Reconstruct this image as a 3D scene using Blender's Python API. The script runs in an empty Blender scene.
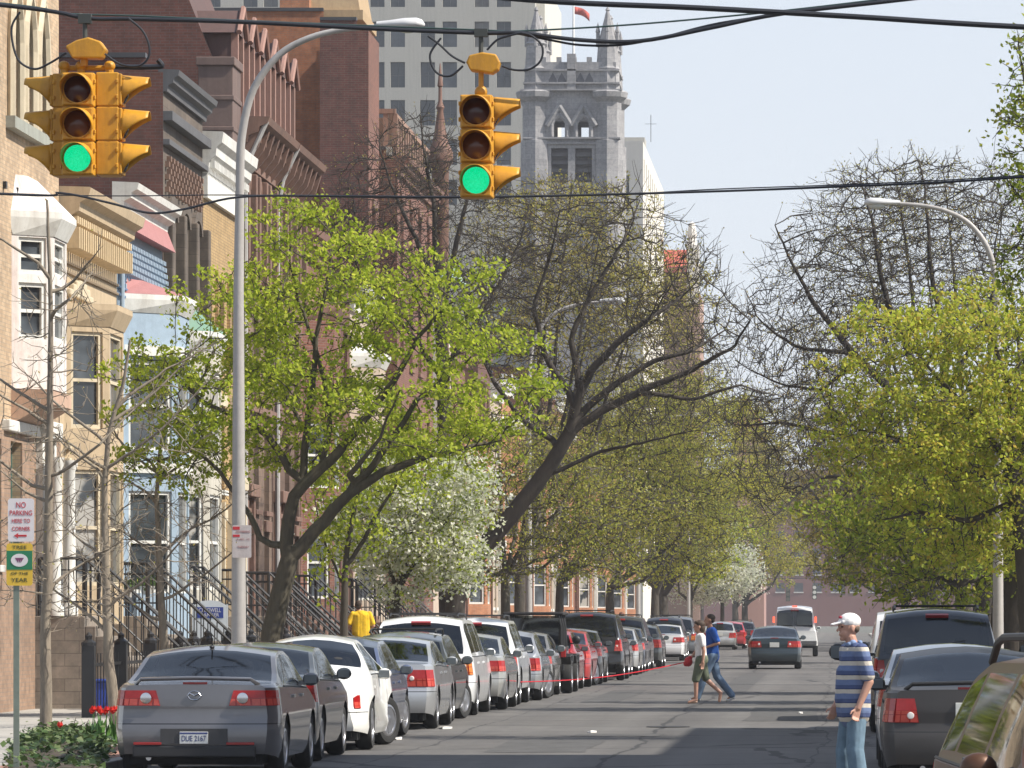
import bpy, bmesh, math, random
import numpy as np
from mathutils import Vector, Matrix
C = bpy.context.scene.collection
R = math.radians
random.seed(7)
rng = np.random.default_rng(11)
F_PX, VPX, VPY, CAMZ = 5000.0, 840.0, 616.0, 1.75

# ------------------------------------------------------------------ linking
def link(o, parent=None):
    C.objects.link(o)
    if parent is not None: o.parent = parent
    return o
def tag(o, label=None, cat=None, group=None, kind=None):
    if label: o['label'] = label
    if cat: o['category'] = cat
    if group: o['group'] = group
    if kind: o['kind'] = kind
    return o
def thing(name, label, cat, loc=(0, 0, 0), group=None, rz=0):
    o = bpy.data.objects.new(name, None); o.empty_display_size = .2
    o.location = loc; o.rotation_euler = (0, 0, rz)
    return tag(link(o), label, cat, group)
def P(px, py, Y):
    """a point of the street: how far to the side and how high something at that distance is"""
    s = F_PX / Y
    return Vector(((px - VPX) / s, Y, CAMZ + (VPY - py) / s))

# ------------------------------------------------------------------ mesh builder
class MB:
    def __init__(s): s.v = []; s.f = []; s.m = []; s.cur = 0
    def add(s, vs, fs):
        b = len(s.v); s.v.extend([tuple(p) for p in vs])
        for f in fs: s.f.append(tuple(b + i for i in f)); s.m.append(s.cur)
        return s
    def mat(s, i): s.cur = i; return s
    def box(s, x0, x1, y0, y1, z0, z1):
        vs = [(x, y, z) for z in (z0, z1) for y in (y0, y1) for x in (x0, x1)]
        return s.add(vs, [(0, 2, 3, 1), (4, 5, 7, 6), (0, 1, 5, 4), (2, 6, 7, 3), (0, 4, 6, 2), (1, 3, 7, 5)])
    def obox(s, c, ax, ay, az):
        """box round centre c with three half-axis vectors"""
        c, ax, ay, az = Vector(c), Vector(ax), Vector(ay), Vector(az)
        vs = [c + ax * i + ay * j + az * k for k in (-1, 1) for j in (-1, 1) for i in (-1, 1)]
        return s.add(vs, [(0, 2, 3, 1), (4, 5, 7, 6), (0, 1, 5, 4), (2, 6, 7, 3), (0, 4, 6, 2), (1, 3, 7, 5)])
    def quad(s, a, b, c, d): return s.add([a, b, c, d], [(0, 1, 2, 3)])
    def poly(s, pts): return s.add(pts, [tuple(range(len(pts)))])
    def tube(s, pts, r, n=8, cap=True):
        pts = [Vector(p) for p in pts]; k = len(pts)
        rs = list(r) if hasattr(r, '__len__') else [r] * k
        vs = []; prev = None
        for i, p in enumerate(pts):
            d = (pts[min(i + 1, k - 1)] - pts[max(i - 1, 0)])
            d = d.normalized() if d.length > 1e-9 else Vector((0, 0, 1))
            if prev is None:
                u = d.cross(Vector((0, 0, 1)) if abs(d.z) < .95 else Vector((1, 0, 0))).normalized()
            else:
                u = (prev - d * prev.dot(d)).normalized()
            prev = u; w = d.cross(u)
            for j in range(n):
                a = 2 * math.pi * j / n
                vs.append(p + (u * math.cos(a) + w * math.sin(a)) * rs[i])
        fs = [(i * n + j, i * n + (j + 1) % n, (i + 1) * n + (j + 1) % n, (i + 1) * n + j) for i in range(k - 1) for j in range(n)]
        if cap: fs += [tuple(range(n - 1, -1, -1)), tuple((k - 1) * n + j for j in range(n))]
        return s.add(vs, fs)
    def lathe(s, prof, origin, axis='z', n=16):
        """profile of (r, h) turned about an axis through origin"""
        o = Vector(origin)
        A = {'z': (Vector((1, 0, 0)), Vector((0, 1, 0)), Vector((0, 0, 1))), 'x': (Vector((0, 1, 0)), Vector((0, 0, 1)), Vector((1, 0, 0))),
             'y': (Vector((0, 0, 1)), Vector((1, 0, 0)), Vector((0, 1, 0)))}[axis]
        vs = []
        for r, h in prof:
            for j in range(n):
                a = 2 * math.pi * j / n
                vs.append(o + A[0] * (r * math.cos(a)) + A[1] * (r * math.sin(a)) + A[2] * h)
        k = len(prof)
        fs = [(i * n + j, i * n + (j + 1) % n, (i + 1) * n + (j + 1) % n, (i + 1) * n + j) for i in range(k - 1) for j in range(n)]
        if prof[0][0] > 1e-6: fs.append(tuple(range(n - 1, -1, -1)))
        if prof[-1][0] > 1e-6: fs.append(tuple((k - 1) * n + j for j in range(n)))
        return s.add(vs, fs)
    def ell(s, c, rx, ry, rz, n=14, m=8):
        vs = []; c = Vector(c)
        for i in range(m + 1):
            t = math.pi * i / m
            for j in range(n):
                a = 2 * math.pi * j / n
                vs.append(c + Vector((rx * math.sin(t) * math.cos(a), ry * math.sin(t) * math.sin(a), -rz * math.cos(t))))
        fs = [(i * n + j, i * n + (j + 1) % n, (i + 1) * n + (j + 1) % n, (i + 1) * n + j) for i in range(m) for j in range(n)]
        return s.add(vs, fs)
    def extrude(s, poly, vec):
        """closed polygon (list of 3D points) pushed along vec"""
        poly = [Vector(p) for p in poly]; vec = Vector(vec); k = len(poly)
        s.add(poly + [p + vec for p in poly], [tuple(range(k - 1, -1, -1)), tuple(range(k, 2 * k))] +
              [(i, (i + 1) % k, k + (i + 1) % k, k + i) for i in range(k)])
        return s
    def build(s, name, mats, parent=None, smooth=False, bevel=0, weld=False, origin=None, label=None, sub=0, angle=40, fix=True):
        me = bpy.data.meshes.new(name)
        o3 = Vector(origin) if origin is not None else None
        if o3 is None:
            o3 = Vector((0, 0, 0)); q = parent
            while q is not None: o3 = o3 + Vector(q.location); q = q.parent
        vs = np.array(s.v, dtype=float).reshape(-1, 3) - np.array(o3)
        me.from_pydata(vs.tolist(), [], s.f)
        if weld or fix:
            bm = bmesh.new(); bm.from_mesh(me)
            if weld: bmesh.ops.remove_doubles(bm, verts=bm.verts, dist=.0008)
            if fix: bmesh.ops.recalc_face_normals(bm, faces=bm.faces)
            if len(bm.faces) == len(s.m):
                for f, mi in zip(bm.faces, s.m): f.material_index = mi
            bm.to_mesh(me); bm.free()
        if not isinstance(mats, (list, tuple)): mats = [mats]
        for m in mats: me.materials.append(m)
        if not (weld or fix):
            me.polygons.foreach_set('material_index', s.m)
        if smooth:
            me.polygons.foreach_set('use_smooth', [True] * len(me.polygons))
            if angle < 180: me.set_sharp_from_angle(angle=R(angle))
        ob = bpy.data.objects.new(name, me)
        if parent is None and origin is not None: ob.location = o3
        link(ob, parent)
        if bevel:
            md = ob.modifiers.new('bevel', 'BEVEL'); md.width = bevel; md.segments = 2; md.limit_method = 'ANGLE'; md.angle_limit = R(50)
        if sub:
            md = ob.modifiers.new('sub', 'SUBSURF'); md.levels = sub; md.render_levels = sub
        if label: ob['label'] = label
        return ob

# ------------------------------------------------------------------ materials
class NT:
    def __init__(s, name):
        s.m = bpy.data.materials.new(name); s.m.use_nodes = True
        s.t = s.m.node_tree; s.n = s.t.nodes; s.b = s.n['Principled BSDF']
    def node(s, ty, **kw):
        n = s.n.new(ty)
        for k, v in kw.items():
            if k in n.inputs: n.inputs[k].default_value = v
            else: setattr(n, k, v)
        return n
    def l(s, a, b): s.t.links.new(a, b)
    def coord(s, out='Object', scale=(1, 1, 1), rot=(0, 0, 0)):
        tc = s.node('ShaderNodeTexCoord'); mp = s.node('ShaderNodeMapping')
        mp.inputs['Scale'].default_value = scale; mp.inputs['Rotation'].default_value = rot
        s.l(tc.outputs[out], mp.inputs['Vector']); return mp.outputs['Vector']
    def noise(s, vec, scale, detail=4, rough=.6):
        n = s.node('ShaderNodeTexNoise'); n.inputs['Scale'].default_value = scale
        n.inputs['Detail'].default_value = detail; n.inputs['Roughness'].default_value = rough
        if vec is not None: s.l(vec, n.inputs['Vector'])
        return n.outputs['Fac']
    def ramp(s, fac, stops):
        r = s.node('ShaderNodeValToRGB'); e = r.color_ramp.elements
        while len(e) < len(stops): e.new(.5)
        for i, (p, c) in enumerate(stops):
            e[i].position = p; e[i].color = (*c, 1) if len(c) == 3 else c
        s.l(fac, r.inputs['Fac']); return r.outputs['Color']
    def mix(s, fac, a, b, mode='MIX'):
        m = s.node('ShaderNodeMix', data_type='RGBA', blend_type=mode)
        for sock, v in ((m.inputs[0], fac), (m.inputs[6], a), (m.inputs[7], b)):
            if hasattr(v, 'is_output'): s.l(v, sock)
            else: sock.default_value = v if not isinstance(v, tuple) or len(v) == 4 else (*v, 1)
        return m.outputs[2]
    def math(s, op, a, b=None, c=None):
        m = s.node('ShaderNodeMath', operation=op)
        for i, v in enumerate((a, b, c)):
            if v is None: continue
            if hasattr(v, 'is_output'): s.l(v, m.inputs[i])
            else: m.inputs[i].default_value = v
        return m.outputs[0]
    def bump(s, h, strength=.3, dist=.02):
        b = s.node('ShaderNodeBump'); b.inputs['Strength'].default_value = strength; b.inputs['Distance'].default_value = dist
        s.l(h, b.inputs['Height']); s.l(b.outputs['Normal'], s.b.inputs['Normal'])
    def set(s, **kw):
        for k, v in kw.items():
            k = k.replace('_', ' ')
            i = s.b.inputs[k]
            if hasattr(v, 'is_output'): s.l(v, i)
            else: i.default_value = (*v, 1) if isinstance(v, tuple) and len(v) == 3 and i.type == 'RGBA' else v
        return s
_mc = {}
def memo(fn):
    def w(*a, **k):
        key = (fn.__name__, a, tuple(sorted(k.items())))
        if key not in _mc: _mc[key] = fn(*a, **k)
        return _mc[key]
    return w
def sc(c, k): return tuple(min(1, max(0, x * k)) for x in c)
@memo
def plain(col, rough=.6, var=.12, scale=3.0, metal=0.0, bump=0.0, spec=.5):
    t = NT('paint'); v = t.coord()
    n = t.noise(v, scale, 5)
    col_o = t.ramp(n, [(.3, sc(col, 1 - var)), (.7, sc(col, 1 + var))])
    t.set(Base_Color=col_o, Roughness=rough, Metallic=metal)
    t.b.inputs['Specular IOR Level'].default_value = spec
    if bump: t.bump(t.noise(v, scale * 8, 4), bump, .01)
    return t.m
@memo
def weathered(col, dirt=(.12, .10, .08), amount=.45, rough=.75, scale=1.2, stretch=.35):
    """painted or stone trim with streaks of weather and grime"""
    t = NT('weathered'); v = t.coord(scale=(1, 1, stretch))
    n = t.noise(v, scale, 8, .7); n2 = t.noise(t.coord(), 9, 4)
    f = t.ramp(n, [(.45, (0, 0, 0)), (.8, (1, 1, 1))])
    c = t.mix(t.math('MULTIPLY', f, amount), col, dirt)
    c = t.mix(.3, c, t.ramp(n2, [(.3, sc(col, .7)), (.7, sc(col, 1.12))]))
    st = t.noise(t.coord(scale=(5, 5, .22)), 1.0, 6, .7); c = t.mix(t.math('MULTIPLY', t.ramp(st, [(.46, (0, 0, 0)), (.74, (1, 1, 1))]), amount * .75), c, sc(dirt, .7))
    sp_ = t.noise(t.coord(), 28, 3, .6); c = t.mix(t.math('MULTIPLY', t.math('GREATER_THAN', sp_, .68), amount * .5), c, sc(dirt, .8))
    t.set(Base_Color=c, Roughness=rough); t.bump(n2, .2, .015)
    return t.m
@memo
def brick(c1, c2, mortar, dirt=(.06, .05, .045), amount=.4, w=.21, h=.068, big=.5):
    t = NT('brick'); tc = t.node('ShaderNodeTexCoord'); sp = t.node('ShaderNodeSeparateXYZ'); t.l(tc.outputs['Object'], sp.inputs[0])
    cb = t.node('ShaderNodeCombineXYZ'); t.l(t.math('ADD', sp.outputs['X'], sp.outputs['Y']), cb.inputs['X']); t.l(sp.outputs['Z'], cb.inputs['Y'])
    b = t.node('ShaderNodeTexBrick'); t.l(cb.outputs[0], b.inputs['Vector'])
    b.inputs['Color1'].default_value = (*c1, 1); b.inputs['Color2'].default_value = (*c2, 1); b.inputs['Mortar'].default_value = (*mortar, 1)
    b.inputs['Scale'].default_value = 1; b.inputs['Mortar Size'].default_value = .007; b.inputs['Brick Width'].default_value = w; b.inputs['Row Height'].default_value = h
    b.inputs['Mortar Smooth'].default_value = .3; b.inputs['Bias'].default_value = 0
    n = t.noise(t.coord(scale=(1, 1, .6)), big, 8, .7)
    c = t.mix(t.math('MULTIPLY', t.ramp(n, [(.4, (0, 0, 0)), (.75, (1, 1, 1))]), amount), b.outputs['Color'], dirt)
    n2 = t.noise(t.coord(), 4, 5, .7)
    c = t.mix(.6, c, t.ramp(n2, [(.3, (.5, .5, .5)), (.7, (1.3, 1.22, 1.15))]), 'MULTIPLY')
    st = t.noise(t.coord(scale=(3, 3, .18)), 1.0, 6, .7); c = t.mix(t.math('MULTIPLY', t.ramp(st, [(.5, (0, 0, 0)), (.75, (1, 1, 1))]), amount * .7), c, sc(dirt, .8))
    t.set(Base_Color=c, Roughness=.85); t.bump(b.outputs['Fac'], -.25, .008)
    return t.m
@memo
def stone(col, w=.6, h=.3, dirt=(.05, .045, .04), amount=.5):
    return brick(sc(col, .85), sc(col, 1.12), sc(col, .55), dirt, amount, w, h, .35)
@memo
def glass_dark(tint=(.03, .035, .04), rough=.06, cur=.0):
    """window pane with a dark room and, for some, a pale blind behind"""
    t = NT('window_glass'); v = t.coord()
    n = t.noise(v, .9, 3)
    c = t.ramp(n, [(.42, tint), (.62, sc(tint, 3.2))])
    if cur: c = t.mix(t.ramp(n, [(.45, (0, 0, 0)), (.5, (1, 1, 1))]), c, (cur, cur * .96, cur * .88))
    t.set(Base_Color=c, Roughness=rough); t.b.inputs['Specular IOR Level'].default_value = .8
    return t.m
@memo
def car_glass(tint=.35):
    t = NT('car_glass'); n = t.n; l = t.l
    tr = t.node('ShaderNodeBsdfTransparent'); tr.inputs['Color'].default_value = (tint * .95, tint, tint * .95, 1)
    gl = t.node('ShaderNodeBsdfGlossy'); gl.inputs['Roughness'].default_value = .03; gl.inputs['Color'].default_value = (.9, .95, 1, 1)
    fr = t.node('ShaderNodeFresnel'); fr.inputs['IOR'].default_value = 1.55
    mx = t.node('ShaderNodeMixShader'); l(t.math('ADD', t.math('MULTIPLY', fr.outputs[0], .9), .03), mx.inputs[0]); l(tr.outputs[0], mx.inputs[1]); l(gl.outputs[0], mx.inputs[2])
    l(mx.outputs[0], n['Material Output'].inputs['Surface'])
    return t.m
@memo
def car_paint(col, metal=.35, rough=.35, seams=(), sz=()):
    t = NT('car_paint'); tc = t.node('ShaderNodeTexCoord'); sp = t.node('ShaderNodeSeparateXYZ'); t.l(tc.outputs['Object'], sp.inputs[0])
    c = None; mask = None
    def addm(m):
        nonlocal mask
        mask = m if mask is None else t.math('MAXIMUM', mask, m)
    for (y, z0, z1) in seams:          # door gaps across the side
        m = t.math('LESS_THAN', t.math('ABSOLUTE', t.math('SUBTRACT', sp.outputs['Y'], y)), .007)
        m = t.math('MULTIPLY', m, t.math('MULTIPLY', t.math('GREATER_THAN', sp.outputs['Z'], z0), t.math('LESS_THAN', sp.outputs['Z'], z1)))
        addm(m)
    for (z, y0, y1) in sz:             # bumper and boot gaps
        m = t.math('LESS_THAN', t.math('ABSOLUTE', t.math('SUBTRACT', sp.outputs['Z'], z)), .006)
        m = t.math('MULTIPLY', m, t.math('MULTIPLY', t.math('GREATER_THAN', sp.outputs['Y'], y0), t.math('LESS_THAN', sp.outputs['Y'], y1)))
        addm(m)
    n = t.noise(t.coord(), 1.6, 6, .7)
    base = t.ramp(n, [(.3, sc(col, .9)), (.75, sc(col, 1.06))])
    # road dust on the lower body
    if mask is not None: base = t.mix(mask, base, (.01, .01, .011))
    dz = t.math('MULTIPLY', t.math('SUBTRACT', .75, sp.outputs['Z']), .35)
    d = t.math('MULTIPLY', t.math('MAXIMUM', dz, 0.0), n)
    base = t.mix(d, base, (.16, .145, .12))
    t.set(Base_Color=base, Roughness=rough, Metallic=metal)
    t.b.inputs['Coat Weight'].default_value = 1 if rough < .38 else .2; t.b.inputs['Coat Roughness'].default_value = .06
    return t.m
@memo
def emis(col, strength):
    t = NT('lit_lens'); t.set(Base_Color=sc(col, .4), Roughness=.25, Emission_Color=col); t.b.inputs['Emission Strength'].default_value = strength
    return t.m
@memo
def foliage(cols, trans=.45, rough=.55):
    """leaves: every leaf its own shade"""
    t = NT('leaves'); g = t.node('ShaderNodeNewGeometry')
    k = len(cols); c = t.ramp(g.outputs['Random Per Island'], [(i / max(1, k - 1), cc) for i, cc in enumerate(cols)])
    n = t.noise(t.coord(), .8, 3); c = t.mix(.6, c, t.ramp(n, [(.3, (.6, .65, .6)), (.7, (1.2, 1.15, 1.1))]), 'MULTIPLY')
    t.set(Base_Color=c, Roughness=rough); t.b.inputs['Specular IOR Level'].default_value = .25
    tl = t.node('ShaderNodeBsdfTranslucent'); t.l(c, tl.inputs['Color'])
    mx = t.node('ShaderNodeMixShader', ); mx.inputs[0].default_value = trans
    t.l(t.b.outputs[0], mx.inputs[1]); t.l(tl.outputs[0], mx.inputs[2]); t.l(mx.outputs[0], t.n['Material Output'].inputs['Surface'])
    return t.m
@memo
def bark(col=(.075, .06, .045)):
    t = NT('bark'); v = t.coord(scale=(1, 1, .25)); n = t.noise(v, 18, 6, .7); n2 = t.noise(t.coord(), 1.5, 4)
    c = t.ramp(n, [(.3, sc(col, .5)), (.7, sc(col, 1.5))]); c = t.mix(.4, c, t.ramp(n2, [(.35, sc(col, .7)), (.65, (col[0] * 1.2, col[1] * 1.3, col[2] * 1.2))]))
    t.set(Base_Color=c, Roughness=.9); t.bump(n, .6, .02)
    return t.m
BLACK = plain((.012, .012, .013), .5)
IRON = plain((.012, .012, .014), .45, .2)
RUBBER = plain((.018, .018, .018), .85, .2)
DARK = plain((.008, .008, .009), .9)
CHROME = plain((.6, .6, .62), .18, .05, 3, 1.0)
ALLOY = plain((.5, .5, .52), .3, .08, 3, .9)
WHITE = plain((.78, .78, .76), .5, .05)
# ------------------------------------------------------------------ camera, sky, sun
scn = bpy.context.scene
cam = bpy.data.objects.new('camera', bpy.data.cameras.new('camera')); C.objects.link(cam)
cam.location = (0, 0, CAMZ); cam.rotation_euler = (R(90), 0, 0)
cam.data.sensor_width = 36; cam.data.lens = F_PX / 1024 * 36
cam.data.shift_x = -(VPX - 512) / 1024; cam.data.shift_y = (VPY - 384) / 1024
cam.data.clip_start = .5; cam.data.clip_end = 6000
scn.camera = cam
SUN_EL, SUN_BACK = 46.0, 12.0     # height of the sun, and how far behind the right-hand side it stands
w = bpy.data.worlds.new("World"); scn.world = w; w.use_nodes = True
nt = w.node_tree; sky = nt.nodes.new('ShaderNodeTexSky'); sky.sky_type = 'NISHITA'; sky.sun_disc = False
sky.sun_elevation = R(SUN_EL); sky.sun_rotation = R(90 + SUN_BACK); sky.air_density = 1.0; sky.dust_density = .6; sky.ozone_density = 1.0
sky.ozone_density = 2.0
# a pale veil of high thin cloud over the blue, thickest low down
wt = nt.nodes.new('ShaderNodeTexCoord'); sx = nt.nodes.new('ShaderNodeSeparateXYZ'); nt.links.new(wt.outputs['Generated'], sx.inputs[0])
mr = nt.nodes.new('ShaderNodeMapRange'); mr.inputs['From Min'].default_value = .0; mr.inputs['From Max'].default_value = .8; mr.inputs['To Min'].default_value = .94; mr.inputs['To Max'].default_value = .30; nt.links.new(sx.outputs['Z'], mr.inputs['Value'])
mxw = nt.nodes.new('ShaderNodeMix'); mxw.data_type = 'RGBA'; nt.links.new(mr.outputs[0], mxw.inputs[0]); nt.links.new(sky.outputs[0], mxw.inputs[6]); mxw.inputs[7].default_value = (4.25, 4.5, 4.95, 1)
nt.links.new(mxw.outputs[2], nt.nodes['Background'].inputs[0]); nt.nodes['Background'].inputs[1].default_value = .11
sl = bpy.data.lights.new('sun', 'SUN'); sl.energy = 4.5; sl.angle = R(.5); sl.color = (1, .94, .84)
so = bpy.data.objects.new('sun', sl); C.objects.link(so)
sd = Vector((math.cos(R(SUN_EL)) * math.cos(R(SUN_BACK)), -math.cos(R(SUN_EL)) * math.sin(R(SUN_BACK)), math.sin(R(SUN_EL))))
so.rotation_euler = sd.to_track_quat('Z', 'Y').to_euler(); so.location = (30, -10, 60)
vs_ = scn.view_settings; vs_.view_transform = 'Standard'; vs_.look = 'None'; vs_.exposure = .72; vs_.gamma = 1
scn.cycles.max_bounces = 8; scn.cycles.transparent_max_bounces = 12
scn.cycles.use_denoising = True
scn.cycles.caustics_reflective = False; scn.cycles.caustics_refractive = False

# ------------------------------------------------------------------ ground, road, pavements
def asphalt():
    t = NT('asphalt'); v = t.coord()
    n1 = t.noise(v, .12, 6, .65); n2 = t.noise(v, 2.2, 6, .7); n3 = t.noise(v, 60, 3)
    streak = t.noise(t.coord(scale=(1.4, .05, 1)), 1.0, 5, .7)
    c = t.ramp(n1, [(.3, (.088, .084, .081)), (.7, (.128, .122, .116))])
    c = t.mix(.5, c, t.ramp(n2, [(.3, (.6, .6, .6)), (.7, (1.3, 1.28, 1.25))]), 'MULTIPLY')
    c = t.mix(.45, c, t.ramp(streak, [(.35, (.72, .72, .73)), (.65, (1.2, 1.18, 1.15))]), 'MULTIPLY')
    vo = t.node('ShaderNodeTexVoronoi', feature='DISTANCE_TO_EDGE'); vo.inputs['Scale'].default_value = .16
    nv = t.node('ShaderNodeVectorMath', operation='ADD'); nn = t.node('ShaderNodeTexNoise'); nn.inputs['Scale'].default_value = .6
    t.l(v, nn.inputs['Vector']); t.l(v, nv.inputs[0]); t.l(nn.outputs['Color'], nv.inputs[1]); t.l(nv.outputs[0], vo.inputs['Vector'])
    crack = t.math('LESS_THAN', vo.outputs['Distance'], .012)
    c = t.mix(t.math('MULTIPLY', crack, .8), c, (.022, .022, .022))
    sx_ = t.node('ShaderNodeSeparateXYZ'); t.l(v, sx_.inputs[0]); wob = t.math('MULTIPLY', t.noise(t.coord(scale=(1, .12, 1)), 1.0, 4), .9)
    xw = t.math('ADD', sx_.outputs['X'], wob)
    for x0, wd, k_ in ((-2.35, .035, .85), (-5.2, .02, .7), (.15, .02, .6)):      # tar along the seams
        c = t.mix(t.math('MULTIPLY', t.math('LESS_THAN', t.math('ABSOLUTE', t.math('SUBTRACT', xw, x0)), wd), k_), c, (.02, .02, .021))
    for x0 in (-3.55, -1.75):                                                       # lanes polished by tyres
        tr_ = t.math('SUBTRACT', 1.0, t.math('MULTIPLY', t.math('ABSOLUTE', t.math('SUBTRACT', sx_.outputs['X'], x0)), 2.4)); c = t.mix(t.math('MULTIPLY', t.math('MAXIMUM', tr_, 0.0), .22), c, (.17, .165, .155))
    oil = t.math('SUBTRACT', 1.0, t.math('MULTIPLY', t.math('ABSOLUTE', t.math('SUBTRACT', sx_.outputs['X'], -2.65)), 1.6)); c = t.mix(t.math('MULTIPLY', t.math('MAXIMUM', oil, 0.0), t.math('MULTIPLY', n2, .55)), c, (.03, .029, .03))
    yw = t.math('FRACT', t.math('MULTIPLY', t.math('ADD', sx_.outputs['Y'], wob), 1 / 9.5)); c = t.mix(t.math('MULTIPLY', t.math('LESS_THAN', yw, .012), .6), c, (.025, .025, .025))
    spots = t.node('ShaderNodeTexVoronoi'); spots.inputs['Scale'].default_value = 1.1; t.l(v, spots.inputs['Vector']); c = t.mix(t.math('MULTIPLY', t.math('LESS_THAN', spots.outputs['Distance'], .13), .35), c, (.03, .03, .03))
    c = t.mix(t.math('MULTIPLY', t.math('GREATER_THAN', n3, .66), .35), c, (.2, .19, .18))
    t.set(Base_Color=c, Roughness=.88); t.bump(n3, .25, .006)
    return t.m
def concrete(col=(.36, .34, .31), joint=1.5):
    t = NT('concrete'); tc = t.node('ShaderNodeTexCoord')
    b = t.node('ShaderNodeTexBrick'); t.l(tc.outputs['Object'], b.inputs['Vector']); b.offset = 0
    b.inputs['Scale'].default_value = 1; b.inputs['Brick Width'].default_value = joint; b.inputs['Row Height'].default_value = joint; b.inputs['Mortar Size'].default_value = .012
    b.inputs['Color1'].default_value = (*sc(col, .9), 1); b.inputs['Color2'].default_value = (*sc(col, 1.1), 1); b.inputs['Mortar'].default_value = (*sc(col, .4), 1)
    n = t.noise(t.coord(), .9, 8, .7)
    c = t.mix(.6, b.outputs['Color'], t.ramp(n, [(.3, (.6, .6, .58)), (.7, (1.2, 1.2, 1.2))]), 'MULTIPLY')
    t.set(Base_Color=c, Roughness=.85); t.bump(n, .2, .01)
    return t.m
def sheet(name, x0, x1, y0, y1, z, m, ny=1):
    b = MB(); b.quad((x0, y0, z), (x1, y0, z), (x1, y1, z), (x0, y1, z))
    return tag(b.build(name, m, origin=(0, 0, 0)), kind='structure')
sheet('ground', -1500, 1500, -200, 3500, -.004, plain((.10, .10, .085), .95, .3, .05))
ASPH = asphalt()
sheet('road', -8.05, 2.68, -60, 520, .004, ASPH)
b = MB(); b.quad((-120, 14, .0), (-8.05, 14, .0), (-8.05, 49.6, .0), (-120, 49.6, .0)); b.quad((2.68, 14, .0), (120, 14, .0), (120, 46.5, .0), (2.68, 46.5, .0))
tag(b.build('cross_street', ASPH, origin=(0, 0, 0)), kind='structure')
CONC = concrete(); KERB = weathered((.34, .33, .31))
BRICKPAVE = brick((.30, .13, .09), (.36, .17, .12), (.2, .17, .14), amount=.2, w=.2, h=.1)
KL, KR = -8.05, 2.68
for (nm, x0, x1, y0, y1, k0, k1) in (('pavement', -15.2, KL - .18, 50.2, 470, KL - .18, KL), ('pavement', KR + .18, 9.6, 47.2, 470, KR, KR + .18)):
    b = MB(); b.box(x0, x1, y0, y1, -.1, .14); tag(b.build(nm, CONC, origin=(0, 0, 0)), kind='structure')
    b = MB(); b.box(k0, k1, y0, y1, -.1, .146)
    tag(b.build('kerb', KERB, bevel=.015, origin=(0, 0, 0)), kind='structure')
def floorbrick():
    t = NT('brick_paving'); tc = t.node('ShaderNodeTexCoord'); b = t.node('ShaderNodeTexBrick'); t.l(tc.outputs['Object'], b.inputs['Vector'])
    b.inputs['Scale'].default_value = 1; b.inputs['Brick Width'].default_value = .2; b.inputs['Row Height'].default_value = .1; b.inputs['Mortar Size'].default_value = .006
    b.inputs['Color1'].default_value = (.28, .13, .09, 1); b.inputs['Color2'].default_value = (.36, .18, .13, 1); b.inputs['Mortar'].default_value = (.2, .17, .14, 1)
    t.set(Base_Color=b.outputs['Color'], Roughness=.9); return t.m
sheet('brick_path', -9.0, -8.24, 50.3, 120, .1445, floorbrick())
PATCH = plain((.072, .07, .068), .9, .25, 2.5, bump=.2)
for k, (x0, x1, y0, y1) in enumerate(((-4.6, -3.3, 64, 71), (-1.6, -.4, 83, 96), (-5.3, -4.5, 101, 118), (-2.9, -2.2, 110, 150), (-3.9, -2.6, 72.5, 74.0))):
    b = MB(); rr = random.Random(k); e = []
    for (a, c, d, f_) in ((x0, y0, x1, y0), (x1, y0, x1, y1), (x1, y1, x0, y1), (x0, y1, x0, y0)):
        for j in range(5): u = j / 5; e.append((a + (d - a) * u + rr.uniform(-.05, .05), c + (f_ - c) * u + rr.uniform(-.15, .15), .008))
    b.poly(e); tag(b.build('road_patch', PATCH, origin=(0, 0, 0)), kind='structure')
b = MB(); b.lathe([(0, .0), (.34, .0), (.34, .012), (.30, .014), (.28, .010), (0, .011)], (-2.7, 78.5, .004), 'z', 24); o = b.build('manhole_cover', plain((.05, .048, .046), .6, .3, 12, .6), origin=(-2.7, 78.5, 0)); tag(o, 'round iron manhole cover in the sunlit roadway', 'manhole cover')
# litter on the roadway
LIT = plain((.72, .70, .66), .8, .1)
for (px, py, sz, nm, lb) in ((409, 706, .34, 'paper_scrap', 'crumpled white paper scrap lying widest on the sunlit road'), (514, 703, .2, 'paper_scrap', 'white scrap of paper on the road beside the red cars'),
        (421, 720, .16, 'paper_scrap', 'small white scrap lying by the wheels of the white minivan'), (592, 733, .14, 'paper_scrap', 'pale scrap in the middle of the sunlit road'),
        (446, 729, .26, 'paper_scrap', 'torn flat paper near the silver sedan'), (398, 740, .16, 'paper_scrap', 'tiny white scrap by the front wheel of the blue car'),
        (801, 714, .1, 'paper_scrap', 'tiny pale scrap between tree shadow stripes in front of the capped man')):
    Y = CAMZ * F_PX / (py - VPY); p = P(px, py, Y); b = MB()
    pts = []
    for k in range(7):
        a = 2 * math.pi * k / 7; r = sz * .5 * random.uniform(.6, 1.1); pts.append((p.x + r * math.cos(a), Y + r * 2.2 * math.sin(a), .012 + random.uniform(0, .03)))
    c0 = (p.x, Y, .04)
    b.add([c0] + pts + [(q[0], q[1], .006) for q in pts], [(0, 1 + k, 1 + (k + 1) % 7) for k in range(7)] + [(1 + k, 8 + k, 8 + (k + 1) % 7, 1 + (k + 1) % 7) for k in range(7)])
    o = b.build(nm, LIT, origin=(p.x, Y, 0)); tag(o, lb, 'litter', 'paper scraps on the road')

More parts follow.
